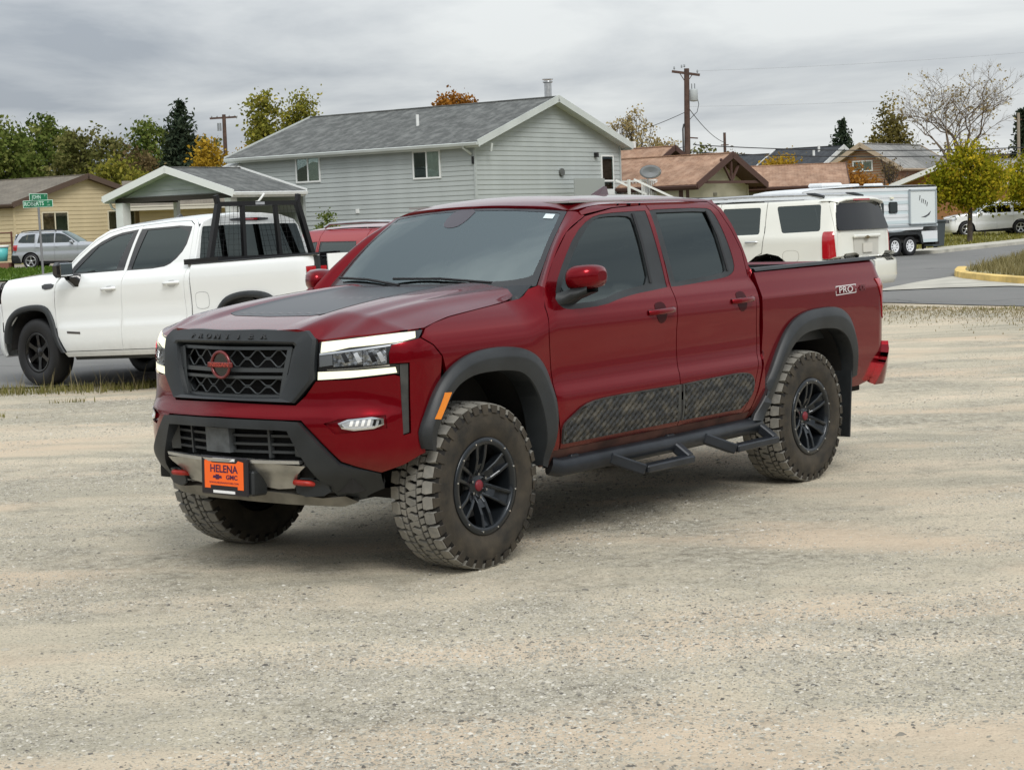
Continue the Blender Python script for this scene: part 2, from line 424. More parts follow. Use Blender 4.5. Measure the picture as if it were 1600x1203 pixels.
SEAT = mat('dark_seat_fabric', (.035, .036, .04), .9)
WHT = mat('white_paint_trim', (.72, .73, .71), .55, noise=(2, .06))
# ================================================================ setting: ground, roads, hills
def vnoise(x, y, s, seed=0):
    """cheap smooth value noise"""
    x = x/s; y = y/s; xi = np.floor(x).astype(np.int64); yi = np.floor(y).astype(np.int64); fx = x-xi; fy = y-yi
    def h(a, b):
        n = (a*374761393+b*668265263+seed*1442695041) & 0xffffffff; n = (n ^ (n >> 13))*1274126177 & 0xffffffff; return ((n ^ (n >> 16)) & 0xffff)/65535.0
    u = fx*fx*(3-2*fx); v = fy*fy*(3-2*fy)
    return (h(xi, yi)*(1-u)+h(xi+1, yi)*u)*(1-v)+(h(xi, yi+1)*(1-u)+h(xi+1, yi+1)*u)*v
def nsst(a, b, x): t = np.clip((x-a)/(b-a), 0, 1); return t*t*(3-2*t)
def zgn(x, y):
    x = np.asarray(x, float); y = np.asarray(y, float)
    z = -.13*nsst(17.5, 20.5, y)*nsst(-1.5, -4.8, x)*(1-nsst(24, 40, y))+.36*nsst(32, 80, y)*nsst(0, -18, x)
    return z
def zg(x, y): return float(zgn(x, y))
def node_mat(name):
    m = bpy.data.materials.new(name); m.use_nodes = True; t = m.node_tree; return m, t.nodes, t.links, t.nodes['Principled BSDF']
def nz(n, l, src, scale, detail=5, rough=.55, vec=None, dist=0):
    mp_ = n.new('ShaderNodeMapping'); l.new(src, mp_.inputs[0])
    if vec:
        mp_.inputs['Scale'].default_value = vec[0]; mp_.inputs['Rotation'].default_value = (0, 0, vec[1])
    t = n.new('ShaderNodeTexNoise'); t.inputs['Scale'].default_value = scale; t.inputs['Detail'].default_value = detail; t.inputs['Roughness'].default_value = rough; t.inputs['Distortion'].default_value = dist; l.new(mp_.outputs[0], t.inputs[0]); return t.outputs['Fac']
def ramp(n, l, src, stops):
    r_ = n.new('ShaderNodeValToRGB'); el = r_.color_ramp.elements
    for i, (p, c) in enumerate(stops):
        e_ = el[i] if i < 2 else el.new(p); e_.position = p; e_.color = (*c, 1) if len(c) == 3 else c
    l.new(src, r_.inputs[0]); return r_.outputs[0]
def mixc(n, l, f, a, b, mode='MIX'):
    m = n.new('ShaderNodeMixRGB'); m.blend_type = mode
    for i, v in enumerate((f, a, b)):
        if isinstance(v, (int, float)): m.inputs[i].default_value = v
        elif isinstance(v, tuple): m.inputs[i].default_value = (*v, 1)
        else: l.new(v, m.inputs[i])
    return m.outputs[0]
def bump(n, l, b, src, st, dist):
    p = n.new('ShaderNodeBump'); p.inputs['Strength'].default_value = st; p.inputs['Distance'].default_value = dist; l.new(src, p.inputs['Height']); l.new(p.outputs[0], b.inputs['Normal']); return p
GRV, n_, l_, b_ = node_mat('gravel'); tcn_ = n_.new('ShaderNodeTexCoord'); oc = tcn_.outputs['Object']
trk = nz(n_, l_, oc, .75, 6, .6, ((.28, 1.7, 1), R(-38)), .6)       # streaks along the way cars drive
pat = nz(n_, l_, oc, .30, 5, .6)
sandc = ramp(n_, l_, trk, [(.34, (.36, .335, .265)), (.50, (.52, .465, .36)), (.66, (.63, .535, .41))])
greyc = ramp(n_, l_, nz(n_, l_, oc, 14, 5, .7), [(.32, (.20, .18, .14)), (.50, (.37, .34, .27)), (.70, (.55, .51, .42))])
pat2 = n_.new('ShaderNodeMath'); pat2.operation = 'MULTIPLY_ADD'; l_.new(nz(n_, l_, oc, 2.2, 6, .65), pat2.inputs[0]); pat2.inputs[1].default_value = .55; l_.new(pat, pat2.inputs[2])
pf_ = ramp(n_, l_, pat2.outputs[0], [(.70, (0, 0, 0)), (.88, (1, 1, 1))])
base = mixc(n_, l_, pf_, sandc, greyc)
fine = ramp(n_, l_, nz(n_, l_, oc, 75, 4, .75), [(.36, (.34, .34, .33)), (.45, (.92, .92, .92)), (.70, (1.20, 1.19, 1.15))])  # dark specks imitate the shadows between small stones
cc = mixc(n_, l_, .85, base, fine, 'MULTIPLY')
red_ = ramp(n_, l_, nz(n_, l_, oc, .8, 3, .5, ((.5, 1.2, 1), R(-35))), [(.53, (0, 0, 0)), (.66, (.75, .75, .75))])
cc = mixc(n_, l_, red_, cc, (.60, .48, .35))
l_.new(cc, b_.inputs['Base Color']); b_.inputs['Roughness'].default_value = .95; b_.inputs['Specular IOR Level'].default_value = .15
hh = n_.new('ShaderNodeMath'); hh.operation = 'MULTIPLY_ADD'; l_.new(nz(n_, l_, oc, 60, 4, .7), hh.inputs[0]); hh.inputs[1].default_value = .55; l_.new(nz(n_, l_, oc, 11, 4, .6), hh.inputs[2]); bump(n_, l_, b_, hh.outputs[0], .9, .018)
ASP, n_, l_, b_ = node_mat('asphalt'); oc = n_.new('ShaderNodeTexCoord').outputs['Object']
l_.new(mixc(n_, l_, .5, ramp(n_, l_, nz(n_, l_, oc, .25, 5), [(.35, (.135, .135, .128)), (.65, (.195, .190, .178))]), ramp(n_, l_, nz(n_, l_, oc, 30, 3, .7), [(.3, (.11, .11, .105)), (.7, (.22, .215, .205))])), b_.inputs['Base Color']); b_.inputs['Roughness'].default_value = .9
vo_ = n_.new('ShaderNodeTexVoronoi'); vo_.feature = 'DISTANCE_TO_EDGE'; vo_.inputs['Scale'].default_value = .22; dmix = n_.new('ShaderNodeVectorMath'); dmix.operation = 'ADD'; ns_ = n_.new('ShaderNodeTexNoise'); ns_.inputs['Scale'].default_value = .8; l_.new(oc, ns_.inputs[0]); l_.new(oc, dmix.inputs[0]); l_.new(ns_.outputs['Color'], dmix.inputs[1]); l_.new(dmix.outputs[0], vo_.inputs[0])
ck_ = ramp(n_, l_, vo_.outputs['Distance'], [(.0, (.35, .35, .35)), (.012, (1, 1, 1))]); l_.new(mixc(n_, l_, .8, b_.inputs['Base Color'].links[0].from_socket, ck_, 'MULTIPLY'), b_.inputs['Base Color'])
DRY, n_, l_, b_ = node_mat('dry_grass_ground'); oc = n_.new('ShaderNodeTexCoord').outputs['Object']
l_.new(ramp(n_, l_, nz(n_, l_, oc, 1.6, 7, .7), [(.32, (.13, .115, .055)), (.5, (.23, .205, .10)), (.68, (.36, .32, .20))]), b_.inputs['Base Color']); b_.inputs['Roughness'].default_value = 1
LAWN, n_, l_, b_ = node_mat('lawn_green'); oc = n_.new('ShaderNodeTexCoord').outputs['Object']
l_.new(ramp(n_, l_, nz(n_, l_, oc, 1.1, 7, .7), [(.32, (.055, .095, .018)), (.5, (.085, .15, .025)), (.70, (.17, .20, .05))]), b_.inputs['Base Color']); b_.inputs['Roughness'].default_value = 1
YARD, n_, l_, b_ = node_mat('yard_grass'); oc = n_.new('ShaderNodeTexCoord').outputs['Object']
l_.new(ramp(n_, l_, nz(n_, l_, oc, .7, 7, .7), [(.32, (.12, .125, .03)), (.5, (.19, .175, .05)), (.70, (.28, .24, .11))]), b_.inputs['Base Color']); b_.inputs['Roughness'].default_value = 1
CONC = mat('concrete_gutter', (.44, .42, .36), .9, noise=(1.5, .22, 6), bump=(20, .2, .01))
# ground sheet, finely meshed where it is close
def axis(lo, hi, f0, f1, fs, grow):
    a = list(np.arange(f0, f1+1e-6, fs)); s = fs; x = f1; b = []
    while x < hi: s *= grow; x += s; b.append(min(x, hi))
    s = fs; x = f0; c = []
    while x > lo: s *= grow; x -= s; c.append(max(x, lo))
    return np.array(c[::-1]+a+b)
xs_ = axis(-500, 500, -9, 9, .12, 1.35); ys_ = axis(-120, 1200, 4.5, 23, .12, 1.3)
gx_, gy_ = np.meshgrid(xs_, ys_)
ct, st = math.cos(R(38)), math.sin(R(38))
ux_ = gx_*ct+gy_*st; uy_ = -gx_*st+gy_*ct
near = nsst(30, 20, gy_)*nsst(14, 9, np.abs(gx_))
rel = (vnoise(ux_*.35, uy_, .55, 1)-.5)*.022+(vnoise(gx_, gy_, .30, 2)-.5)*.010+(vnoise(gx_, gy_, 2.4, 3)-.5)*.030
# flatter where the truck stands
tdx = (gx_-.15)*math.cos(R(231.3))+(gy_-10.6)*math.sin(R(231.3)); tdy = -(gx_-.15)*math.sin(R(231.3))+(gy_-10.6)*math.cos(R(231.3))
fl_t = 1-.85*nsst(3.4, 2.4, np.abs(tdx))*nsst(1.9, 1.2, np.abs(tdy))
gz_ = zgn(gx_, gy_)+rel*near*fl_t
V_ = np.stack([gx_.ravel(), gy_.ravel(), gz_.ravel()], 1); nx_, ny_ = len(xs_), len(ys_)
idx = np.arange(nx_*ny_).reshape(ny_, nx_); F_ = np.stack([idx[:-1, :-1].ravel(), idx[:-1, 1:].ravel(), idx[1:, 1:].ravel(), idx[1:, :-1].ravel()], 1)
me = bpy.data.meshes.new('ground'); me.from_pydata(V_.tolist(), [], F_.tolist()); me.polygons.foreach_set('use_smooth', [True]*len(F_)); me.materials.append(GRV); me.update()
structure(new_obj('ground', me))
def gz_at(x, y):
    """height of the built ground under a point"""
    i = int(np.clip(np.searchsorted(xs_, x)-1, 0, nx_-2)); j = int(np.clip(np.searchsorted(ys_, y)-1, 0, ny_-2))
    u = (x-xs_[i])/(xs_[i+1]-xs_[i]); v = (y-ys_[j])/(ys_[j+1]-ys_[j])
    return (gz_[j, i]*(1-u)+gz_[j, i+1]*u)*(1-v)+(gz_[j+1, i]*(1-u)+gz_[j+1, i+1]*u)*v
def sheet(name, poly, m, off, step=2.5, grid=None, kind='structure'):
    d = panel_data(poly, lambda x, y: (x, y, zg(x, y)+off), (), step, 0, 1, grid or step*2)
    o = new_obj(name, panel_mesh(name, [d], m)); o['kind'] = kind; return o
sheet('road', [(-120, 75), (-45, 38), (-16, 24.5), (-8.2, 22.0), (-4.6, 22.2), (-1.5, 25.2), (2.2, 29.5), (5.3, 33.6), (6.0, 33.0), (6.75, 31.9), (7.2, 31.1), (8.3, 29.4), (10.5, 25.0), (20, 12), (45, -10), (120, -40), (120, 60), (110, 190), (60, 140), (20.6, 72.9), (14.85, 63.4), (8, 62), (-4, 64), (-30, 58), (-120, 105)], ASP, .012, 2.0, 4.0)
sheet('lawn', [(-30, 61), (-15, 62.0), (-10.5, 65), (-13, 74), (-19, 78.2), (-60, 79.5), (-60, 66)], LAWN, .05)
sheet('driveway', [(-60, 79.7), (-19, 78.4), (-12.5, 75), (-10, 66), (-4, 66.5), (-4, 90), (-60, 92)], mat('driveway_dirt', (.25, .22, .175), .95, noise=(.8, .3, 6)), .035)
sheet('yard', [(-3, 65.5), (8, 62.3), (14.7, 63.9), (20.4, 73.3), (60, 141), (110, 191), (110, 420), (-120, 420), (-120, 106), (-60, 92.5), (-3, 91)], YARD, .03, 4, 12)
sheet('pavement', [(14.85, 63.4), (20.6, 72.9), (60, 140), (58.2, 141), (19.2, 73.8), (14.3, 65.8), (8.2, 64.2), (8, 62.2)], CONC, .10, 2)
sheet('dry_verge', [(10.50, 42.0), (10.72, 37.4), (12.2, 34.4), (16, 31.5), (30, 24), (60, 30), (60, 75), (40, 75), (30, 68), (14.7, 52.4), (11.3, 45.0)], DRY, .13, 1.2, 2.0)
sheet('gutter', [(7.35, 36.35), (7.75, 37.4), (8.9, 39.8), (10.30, 42.25), (10.36, 40), (10.52, 37.3), (12.0, 34.2), (15.8, 31.2), (15.3, 30.6), (11.5, 33.6), (10.0, 36.35), (8.6, 36.6)], CONC, .03, .8)
# yellow kerb along the verge tip
KB = mat('yellow_kerb_paint', (.70, .50, .17), .8, noise=(2.2, .3, 6), bump=(12, .3, .01))
kp = [(11.2, 44.9), (10.75, 43.3), (10.48, 42.1), (10.36, 41.0), (10.40, 39.2), (10.56, 37.35), (11.0, 36.1), (12.05, 34.3), (15.9, 31.3)]
mb = MB(); rows = []
for i, p in enumerate(kp):
    a = Vector(kp[max(0, i-1)]); b = Vector(kp[min(len(kp)-1, i+1)]); t_ = (b-a).normalized(); nn = Vector((t_.y, -t_.x)); p = Vector(p)
    rows.append([(p.x+nn.x*o_, p.y+nn.y*o_, z_) for o_, z_ in ((-.10, .0), (-.10, .155), (-.06, .165), (.10, .165), (.14, .15), (.15, .0))])
rows = [r_[::-1] for r_ in rows]
mb.loft(rows, smooth=False); structure(mb.build('kerb', KB, recalc=True))
mb = MB(); rows = []
for x, y in ((8, 62.05), (14.9, 63.3), (20.7, 72.8), (60.1, 139.9)): rows.append([(x-.0, y-.0, 0), (x-.0, y-.0, .13), (x-.12, y+.08, .13)])
mb.loft(rows, smooth=False); structure(mb.build('kerb', CONC))
# hills: low wooded rise far right, unseen ridge added behind the viewpoint to darken reflections
HILL, n_, l_, b_ = node_mat('wooded_hill'); oc = n_.new('ShaderNodeTexCoord').outputs['Object']
l_.new(ramp(n_, l_, nz(n_, l_, oc, .13, 8, .7), [(.34, (.030, .035, .020)), (.5, (.075, .065, .040)), (.66, (.13, .105, .07))]), b_.inputs['Base Color']); b_.inputs['Roughness'].default_value = 1
def hills(name, pts, hgt, depth, seed):
    mb = MB(); rows = []; rng = np.random.RandomState(seed)
    P = [Vector(p) for p in pts]; D_ = []
    for i in range(len(P)-1):
        k = max(2, int((P[i+1]-P[i]).length/4))
        for q in range(k): D_.append((P[i].lerp(P[i+1], q/k), lerp(hgt[i], hgt[i+1], q/k)))
    for i, (p, h_) in enumerate(D_):
        t_ = (D_[min(i+1, len(D_)-1)][0]-D_[max(i-1, 0)][0]); nn = Vector((-t_.y, t_.x, 0)).normalized(); row = []
        for q in range(9):
            f = q/8; hh_ = h_*math.sin(math.pi*.5*min(1, f*1.1))*(.82+.36*float(vnoise(np.array(p.x+f*31), np.array(p.y+f*17), 9, seed)))+(rng.rand()-.5)*h_*.08
            w_ = p+nn*depth*f; row.append((w_.x, w_.y, max(-.5, hh_ if f > 0 else -.5)))
        rows.append(row)
    mb.loft(rows); structure(mb.build(name, HILL, recalc=False))
hills('hill', [(70, 300, 0), (105, 330, 0), (150, 350, 0), (260, 330, 0)], [1, 9, 13, 20], 120, 3)
hills('hill', [(-60, 150, 0), (-90, 160, 0), (-160, 150, 0)], [.5, 3, 8], 80, 4)
hills('hill', [(160, 40, 0), (120, -40, 0), (40, -85, 0), (-60, -85, 0), (-140, -30, 0), (-190, 60, 0)], [14, 18, 20, 19, 17, 12], 60, 5)  # unseen ridge, added so the truck's paint reflects something dark
# ================================================================ red pickup (main subject)
RED = paint('dark_red_paint', (.165, .0005, .0055), metal=.62, rough=.22, amount=.9, zlo=.42, zhi=.66, coat=1.0, coat_ior=1.25, spec=.08)
GLW = glass('windscreen_glass', (.52, .66, .62), 2.85)
GLS = glass('tinted_side_glass', (.07, .076, .076), 1.68)
DRL = mat('lit_lamp_strip', (.25, .25, .20), .3, emit=(1.0, .98, .72), es=1.02)
DECAL = mat('matte_black_decal', (.028, .031, .035), .42, coat=.35, coat_r=.25)
SKID = mat('skid_plate_silver', (.42, .41, .38), .34, .85, noise=(9, .25), bump=(40, .1, .003))
HOOK = mat('red_hook_paint', (.33, .020, .012), .4, noise=(20, .3))
CLAD = mat('muddy_black_plastic', (.040, .041, .038), .5, noise=(9, .5), bump=(160, .2, .002))
AMB = mat('amber_lens', (.72, .21, .012), .2, coat=.4, emit=(1, .35, .02), es=.04)
STEP = mat('step_bar_black', (.016, .019, .024), .38, .2, bump=(300, .2, .001), noise=(6, .4))
RIMB = mat('rim_satin_black', (.016, .0195, .0235), .30, .5, coat=.35)
def dusty(name, col, dust, scale, lo, hi, rough=.8):
    m = mat(name, col, rough, bump=(90, .25, .003)); t = m.node_tree; n = t.nodes; l = t.links; b = n['Principled BSDF']
    tcn = n.new('ShaderNodeTexCoord'); tx = n.new('ShaderNodeTexNoise'); tx.inputs['Scale'].default_value = scale; tx.inputs['Detail'].default_value = 6; tx.inputs['Roughness'].default_value = .6; l.new(tcn.outputs['Object'], tx.inputs['Vector'])
    r_ = n.new('ShaderNodeValToRGB'); r_.color_ramp.elements[0].position = lo; r_.color_ramp.elements[1].position = hi; r_.color_ramp.elements[0].color = (*col, 1); r_.color_ramp.elements[1].color = (*dust, 1)
    l.new(tx.outputs['Fac'], r_.inputs[0]); l.new(r_.outputs[0], b.inputs['Base Color']); return m
TSIDE = dusty('tyre_sidewall_dusty', (.014, .0125, .010), (.068, .054, .036), 9, .30, .82)
TTREAD = dusty('tyre_tread_dusty', (.165, .160, .145), (.27, .255, .22), 16, .3, .7)
TGROOVE = mat('tyre_groove', (.012, .011, .010), .9)
_pd = pchip([.40, .44, .48, .54, .62, .74, .79, .85, .95, 1.05, 1.12, 1.17, 1.22, 1.27, 1.30, 1.34, 1.5, 1.65, 1.72, 1.76, 1.80],
            [.84, .865, .888, .915, .927, .930, .927, .911, .905, .908, .912, .908, .893, .865, .848, .833, .772, .708, .672, .63, .55])
_pf = pchip([.40, .5, .6, .75, .9, 1.05, 1.11, 1.16, 1.20, 1.25, 1.30, 1.35], [.84, .88, .90, .905, .907, .914, .910, .893, .865, .815, .755, .69])
_pb = pchip([.40, .5, .6, .8, 1.0, 1.12, 1.175, 1.192, 1.26, 1.33, 1.345, 1.37], [.82, .855, .885, .907, .912, .914, .9145, .909, .883, .857, .845, .80])
_pff = pchip([.36, .42, .5, .56, .62, .75, .80, .85, .90, 1.0, 1.1, 1.16, 1.2, 1.25], [-.16, -.10, -.03, .015, .03, .035, .03, .012, .004, 0, -.008, -.02, -.045, -.10])
def _side(u, z):
    a = _pd(z)
    if u > 2.55: w = sst(2.55, 2.85, u); a = a*(1-w)+_pf(z)*w
    elif u < .565 and z < 1.36: a = _pb(z)
    return a
TS = Shell([(-1.02, .88), (-1.065, .80), (-1.075, .5), (-1.08, 0)], [(3.64, .892), (3.72, .845), (3.80, .762), (3.87, .665), (3.93, .535), (4.0, .28), (4.045, 0)],
           .905, -.95, 3.55, _side, _pff, lambda z: (_pb(z)-.913)*.6)
T = thing('red_pickup_truck', 'dark red crew-cab pickup truck with black hood decal parked on the gravel', 'pickup truck', (1.1415, 11.8488, 0), R(231.31))
UM = TS.umax
def TSo(d): return offset_fn(TS, d)
def rnd(poly, it=2, keep=()): return smooth_poly(poly, it, keep)
# ---- body sides
doorA = [(2.58, .512), (2.612, .706), (2.632, .906), (2.645, 1.108), (2.622, 1.242), (2.567, 1.34), (2.428, 1.472), (2.226, 1.612), (2.004, 1.694), (1.713, 1.732), (1.375, 1.745)]
split = [(1.38, 1.62), (1.42, 1.42), (1.45, 1.275), (1.475, 1.05), (1.482, .86), (1.487, .739), (1.49, .512)]
g_ = .0035
fdoor = doorA+[(p[0]+g_, p[1]) for p in [(1.365, 1.745)]+split]
trimF = [(2.483, 1.335), (2.353, 1.457), (2.157, 1.603), (1.975, 1.683), (1.827, 1.707), (1.514, 1.714), (1.41, 1.714), (1.425, 1.60), (1.452, 1.42), (1.478, 1.285), (1.629, 1.275), (1.80, 1.266), (1.976, 1.248), (2.138, 1.222), (2.40, 1.217), (2.485, 1.224), (2.516, 1.25)]
trimF = rnd(trimF, 1, (6, 9))
panel('front_door', fdoor, TS, RED, T, holes=[trimF], grid=(.035, .02), thick=.018, side='B')
rd_back = [(.70, 1.752), (.655, 1.70), (.605, 1.588), (.575, 1.455), (.603, 1.318), (.622, 1.107), (.618, .931), (.64, .786), (.69, .676), (.755, .58), (.805, .512)]
rdoor = [(1.36, 1.746), (.93, 1.757)]+rd_back+[(p[0]-g_, p[1]) for p in split[::-1]]
trimR = [(1.375, 1.714), (1.298, 1.720), (.78, 1.722), (.715, 1.70), (.69, 1.578), (.69, 1.43), (.715, 1.352), (.79, 1.318), (.90, 1.305), (1.329, 1.285), (1.438, 1.285), (1.415, 1.42), (1.392, 1.60)]
trimR = rnd(trimR, 1, (0, 10))
panel('rear_door', rdoor, TS, RED, T, holes=[trimR], grid=(.035, .02), thick=.018, side='B')
glF = rnd([(2.476, 1.29), (2.367, 1.393), (2.168, 1.551), (1.96, 1.67), (1.851, 1.690), (1.62, 1.692), (1.565, 1.668), (1.589, 1.507), (1.638, 1.312), (1.80, 1.300), (1.945, 1.286), (2.136, 1.250), (2.44, 1.245)], 1)
glR = rnd([(1.315, 1.701), (.80, 1.702), (.782, 1.68), (.788, 1.552), (.813, 1.355), (.863, 1.335), (1.379, 1.308), (1.345, 1.54)], 1, (0, 6))
def inset(poly, d):
    cx_ = sum(p[0] for p in poly)/len(poly); cy_ = sum(p[1] for p in poly)/len(poly)
    return [(cx_+(p[0]-cx_)*(1-d), cy_+(p[1]-cy_)*(1-d)) for p in poly]
for tr, gl_ in ((trimF, glF), (trimR, glR)):
    panel('window_trim', inset(tr, .004), TSo(-.002), BLK, T, holes=[gl_], step=.02, grid=.04, thick=.02, side='B')
    panel('side_window', inset(gl_, -.01), TSo(-.010), GLS, T, step=.05, thick=0, side='B')
# frame of the rear quarter inside the trim
bpq = TSo(.004)
for k, q in enumerate(([(.80, 1.70), (.785, 1.70), (.765, 1.55), (.79, 1.345), (.81, 1.345), (.785, 1.55)], [(1.56, 1.70), (1.535, 1.70), (1.565, 1.52), (1.61, 1.315), (1.632, 1.315), (1.588, 1.52)])):
    panel('window_seal', q, bpq, RUBB, T, step=.03, thick=.006, side='B')
cab = [(2.03, 1.703), (1.713, 1.738), (1.36, 1.752), (.93, 1.763), (.695, 1.758), (.648, 1.702), (.598, 1.588), (.568, 1.455), (.596, 1.318), (.602, 1.30),
       (.575, 1.30), (.545, 1.40), (.548, 1.5), (.57, 1.62), (.61, 1.712), (.655, 1.764), (.72, 1.772), (.93, 1.776), (1.36, 1.772), (1.70, 1.762), (1.93, 1.742), (2.03, 1.722)]
panel('roof_rail', cab, TS, RED, T, grid=.03, thick=.02, side='B')
pil = [(.612, 1.30), (.615, 1.107), (.611, .931), (.633, .786), (.683, .676), (.748, .58), (.798, .508), (.735, .508), (.70, .56), (.645, .655), (.603, .765), (.582, .92), (.585, 1.107), (.578, 1.30)]
panel('cab_corner', pil, TS, RED, T, grid=.03, thick=.02, side='B')
rock = [(2.70, .508), (.72, .508), (.74, .43), (2.70, .43)]
panel('rocker', rock, TS, mat('muddy_sill', (.075, .030, .022), .7, noise=(7, .6, 7), bump=(60, .3, .004)), T, grid=.04, thick=.05, side='B')
# fender with arch
arF = [(3.60, .66), (3.575, .74), (3.52, .83), (3.45, .91), (3.36, .965), (3.22, .99), (3.05, .985), (2.91, .95), (2.82, .87), (2.765, .75), (2.74, .60), (2.745, .50)]
fend = [(2.59, .50), (2.619, .706), (2.639, .906), (2.652, 1.108), (2.628, 1.242), (2.585, 1.30), (2.568, 1.338), (2.60, 1.352), (2.66, 1.335), (2.70, 1.305), (2.735, 1.290), (2.885, 1.273), (3.086, 1.257), (3.325, 1.236), (3.47, 1.215), (3.545, 1.197), (3.60, 1.160), (3.535, 1.122), (3.48, 1.065), (3.46, 1.0), (3.44, .93), (3.36, .975), (3.22, 1.0), (3.05, .995), (2.90, .96), (2.81, .87), (2.755, .75), (2.73, .60), (2.735, .50)]
panel('front_fender', fend, TS, RED, T, grid=(.03, .02), thick=.02, side='B')
# bed side with arch
bed = [(.555, 1.325), (.552, 1.18), (.550, .99), (.575, .78), (.64, .63), (.70, .54), (.72, .47), (.62, .50), (.50, .62), (.40, .75), (.32, .88), (.22, .965), (.08, 1.015), (-.10, 1.025), (-.32, 1.015), (-.45, .965), (-.53, .87), (-.565, .76), (-.575, .53), (-.72, .53), (-.88, .56), (-.99, .60), (-1.005, .95), (-.985, .962), (-.955, 1.10), (-.90, 1.225), (-1.03, 1.222), (-1.02, 1.29), (-.985, 1.347), (-.45, 1.338), (.10, 1.330)]
panel('bed_side', bed, TS, RED, T, grid=(.03, .02), thick=.03, side='B')
# tail lamp wraps the rear corner
tl = [(-.902, 1.219), (-1.20, 1.216), (-1.20, .952), (-1.01, .952), (-.992, .966), (-.961, 1.10)]
for o in panel('tail_lamp', tl, TSo(.006), REDLENS, T, grid=.03, thick=.03, side='B'): pass
panel('reverse_lamp', [(-1.10, 1.09), (-1.19, 1.09), (-1.19, .965), (-1.10, .965)], TSo(.010), CLEARL, T, step=.03, thick=.006, side='B')
tg = [(TS.umin, 1.335), (-1.215, 1.335), (-1.215, .60), (TS.umin, .60)]
tgo = panel('tailgate', tg, TS, RED, T, grid=.05, thick=.04, side='J')
mb = MB(); mb.box((-1.10, 0, 1.10), (.03, .30, .05), bev=.01); mb.build('tailgate_handle', BLK, tgo)
# rear corner between lamp and tailgate
panel('rear_corner', [(-1.035, 1.222), (-1.21, 1.222), (-1.21, 1.335), (-1.0, 1.345), (-1.025, 1.29)], TS, RED, T, step=.03, thick=.03, side='B')
panel('rear_corner', [(-1.008, .946), (-1.21, .946), (-1.21, .60), (-.993, .60)], TS, RED, T, step=.03, thick=.03, side='B')
# rear bumper
rb = [(-.85, .540), (-1.045, .80), (-1.25, .79), (TS.umin, .775), (TS.umin, .56), (-1.2, .55), (-1.06, .535)]
panel('rear_bumper', rb, TSo(.050), RED, T, grid=.04, thick=.06, side='J')
# bed interior, caps
mb = MB()
for s in (1, -1):
    mb.box((-.22, s*.80, 1.10), (1.50, .03, .46)); mb.box((-.05, s*.63, .99), (.95, .34, .20))
mb.box((-.22, 0, .88), (1.55, 1.62, .03)); mb.box((.53, 0, 1.10), (.03, 1.66, .46)); mb.box((-1.02, 0, 1.10), (.03, 1.62, .44))
mb.build('bed_liner', BLK, T)
for s in (1, -1):
    mb = MB(); mb.loft([[(x, s*(.868+.0), 1.333+.011*(.55-x)/1.5), (x, s*.855, 1.349+.011*(.55-x)/1.5), (x, s*.80, 1.350+.011*(.55-x)/1.5), (x, s*.792, 1.30)] for x in (.55, 0, -.5, -1.0)], smooth=False)
    mb.build('bed_rail_cap', BLK, T)
    mb = MB(); mb.box((-.25, s*.785, 1.305), (1.35, .03, .035))
    for k in range(14): mb.box((.40-.1*k, s*.765, 1.305), (.035, .014, .03))
    mb.build('tie_down_rail', BLK, T)
# ---- door details
for s in (1, -1):
    for (x0, x1, z0, z1, xc) in ((1.753, 1.498, 1.158, 1.165, 1.625), (.892, .655, 1.171, 1.178, .775)):
        fnh = TSo(.028)
        pth = []
        for k in range(9):
            t = k/8; u = lerp(x0, x1, t); z = lerp(z0, z1, t); p = Vector(TS(u, z)) + Vector((0, 1, 0))*(.032*math.sin(math.pi*min(max(t, .0), 1))**.35 if 0 < t < 1 else -.004); pth.append((p.x, s*p.y, p.z))
        mb = MB()
        rows = []
        for (x, y, z) in pth: rows.append([(x, y, z+.016), (x, y+s*.012, z+.008), (x, y+s*.012, z-.012), (x, y, z-.017), (x, y-s*.012, z-.012), (x, y-s*.012, z+.010)])
        if s < 0: rows = [r_[::-1] for r_ in rows]
        mb.loft(rows, closed=True); h_ = mb.build('door_handle', RED, T, recalc=True)
        cu = rnd([(xc+.06, z0+.02), (xc+.05, z0+.05), (xc-.03, z0+.055), (xc-.055, z0+.02), (xc-.05, z0-.045), (xc, z0-.07), (xc+.04, z0-.05)], 2)
        panel('handle_cup', cu, TSo(.0015), mat('red_cup_shade', (.045, .002, .004), .4, .3, spec=.1, coat=.15), h_, step=.02, thick=0, side='L' if s > 0 else 'R')  # flat darker patch: the shade of the handle recess put into the colour
def relief(u, z):
    a = (u+z*1.5)/.058; b = (u-z*1.5)/.058
    ta = abs((a % 1)-.5)*2; tb = abs((b % 1)-.5)*2
    return .0075*min(max((ta*.55+tb*.45-.42)*4, -1), 1)
def clad_fn(u, z):
    p = TS(u, z); return (p[0], p[1]+.014, p[2])
def clad_rel(u, z):
    p = TS(u, z); return (p[0], p[1]+.012+relief(u, z), p[2])
clad_fn.flip = clad_rel.flip = -1
for nm, q in (('f', [(2.583, .538), (2.592, .631), (2.52, .671), (2.358, .741), (2.036, .746), (1.496, .745), (1.503, .540)]), ('r', [(1.476, .745), (1.133, .752), (.783, .757), (.70, .705), (.73, .61), (.853, .540), (1.484, .540)])):
    q = rnd(q, 2, (0, 4, 5, 6) if nm == 'f' else (0, 5, 6))
    q2 = inset(q, .035); q2 = [(p[0], p[1]-.004) for p in q2]
    cl_ = panel('door_cladding', q, clad_fn, CLAD, T, holes=[q2], step=.03, thick=.02, side='B')
    for k, o in enumerate(cl_): panel('embossed_panel', inset(q2, .004), clad_rel, dusty('muddy_embossed_plastic', (.017, .018, .018), (.095, .083, .060), 14, .45, .74, .5), o, step=.0145, grid=.0145, thick=0, side='LR'[k])
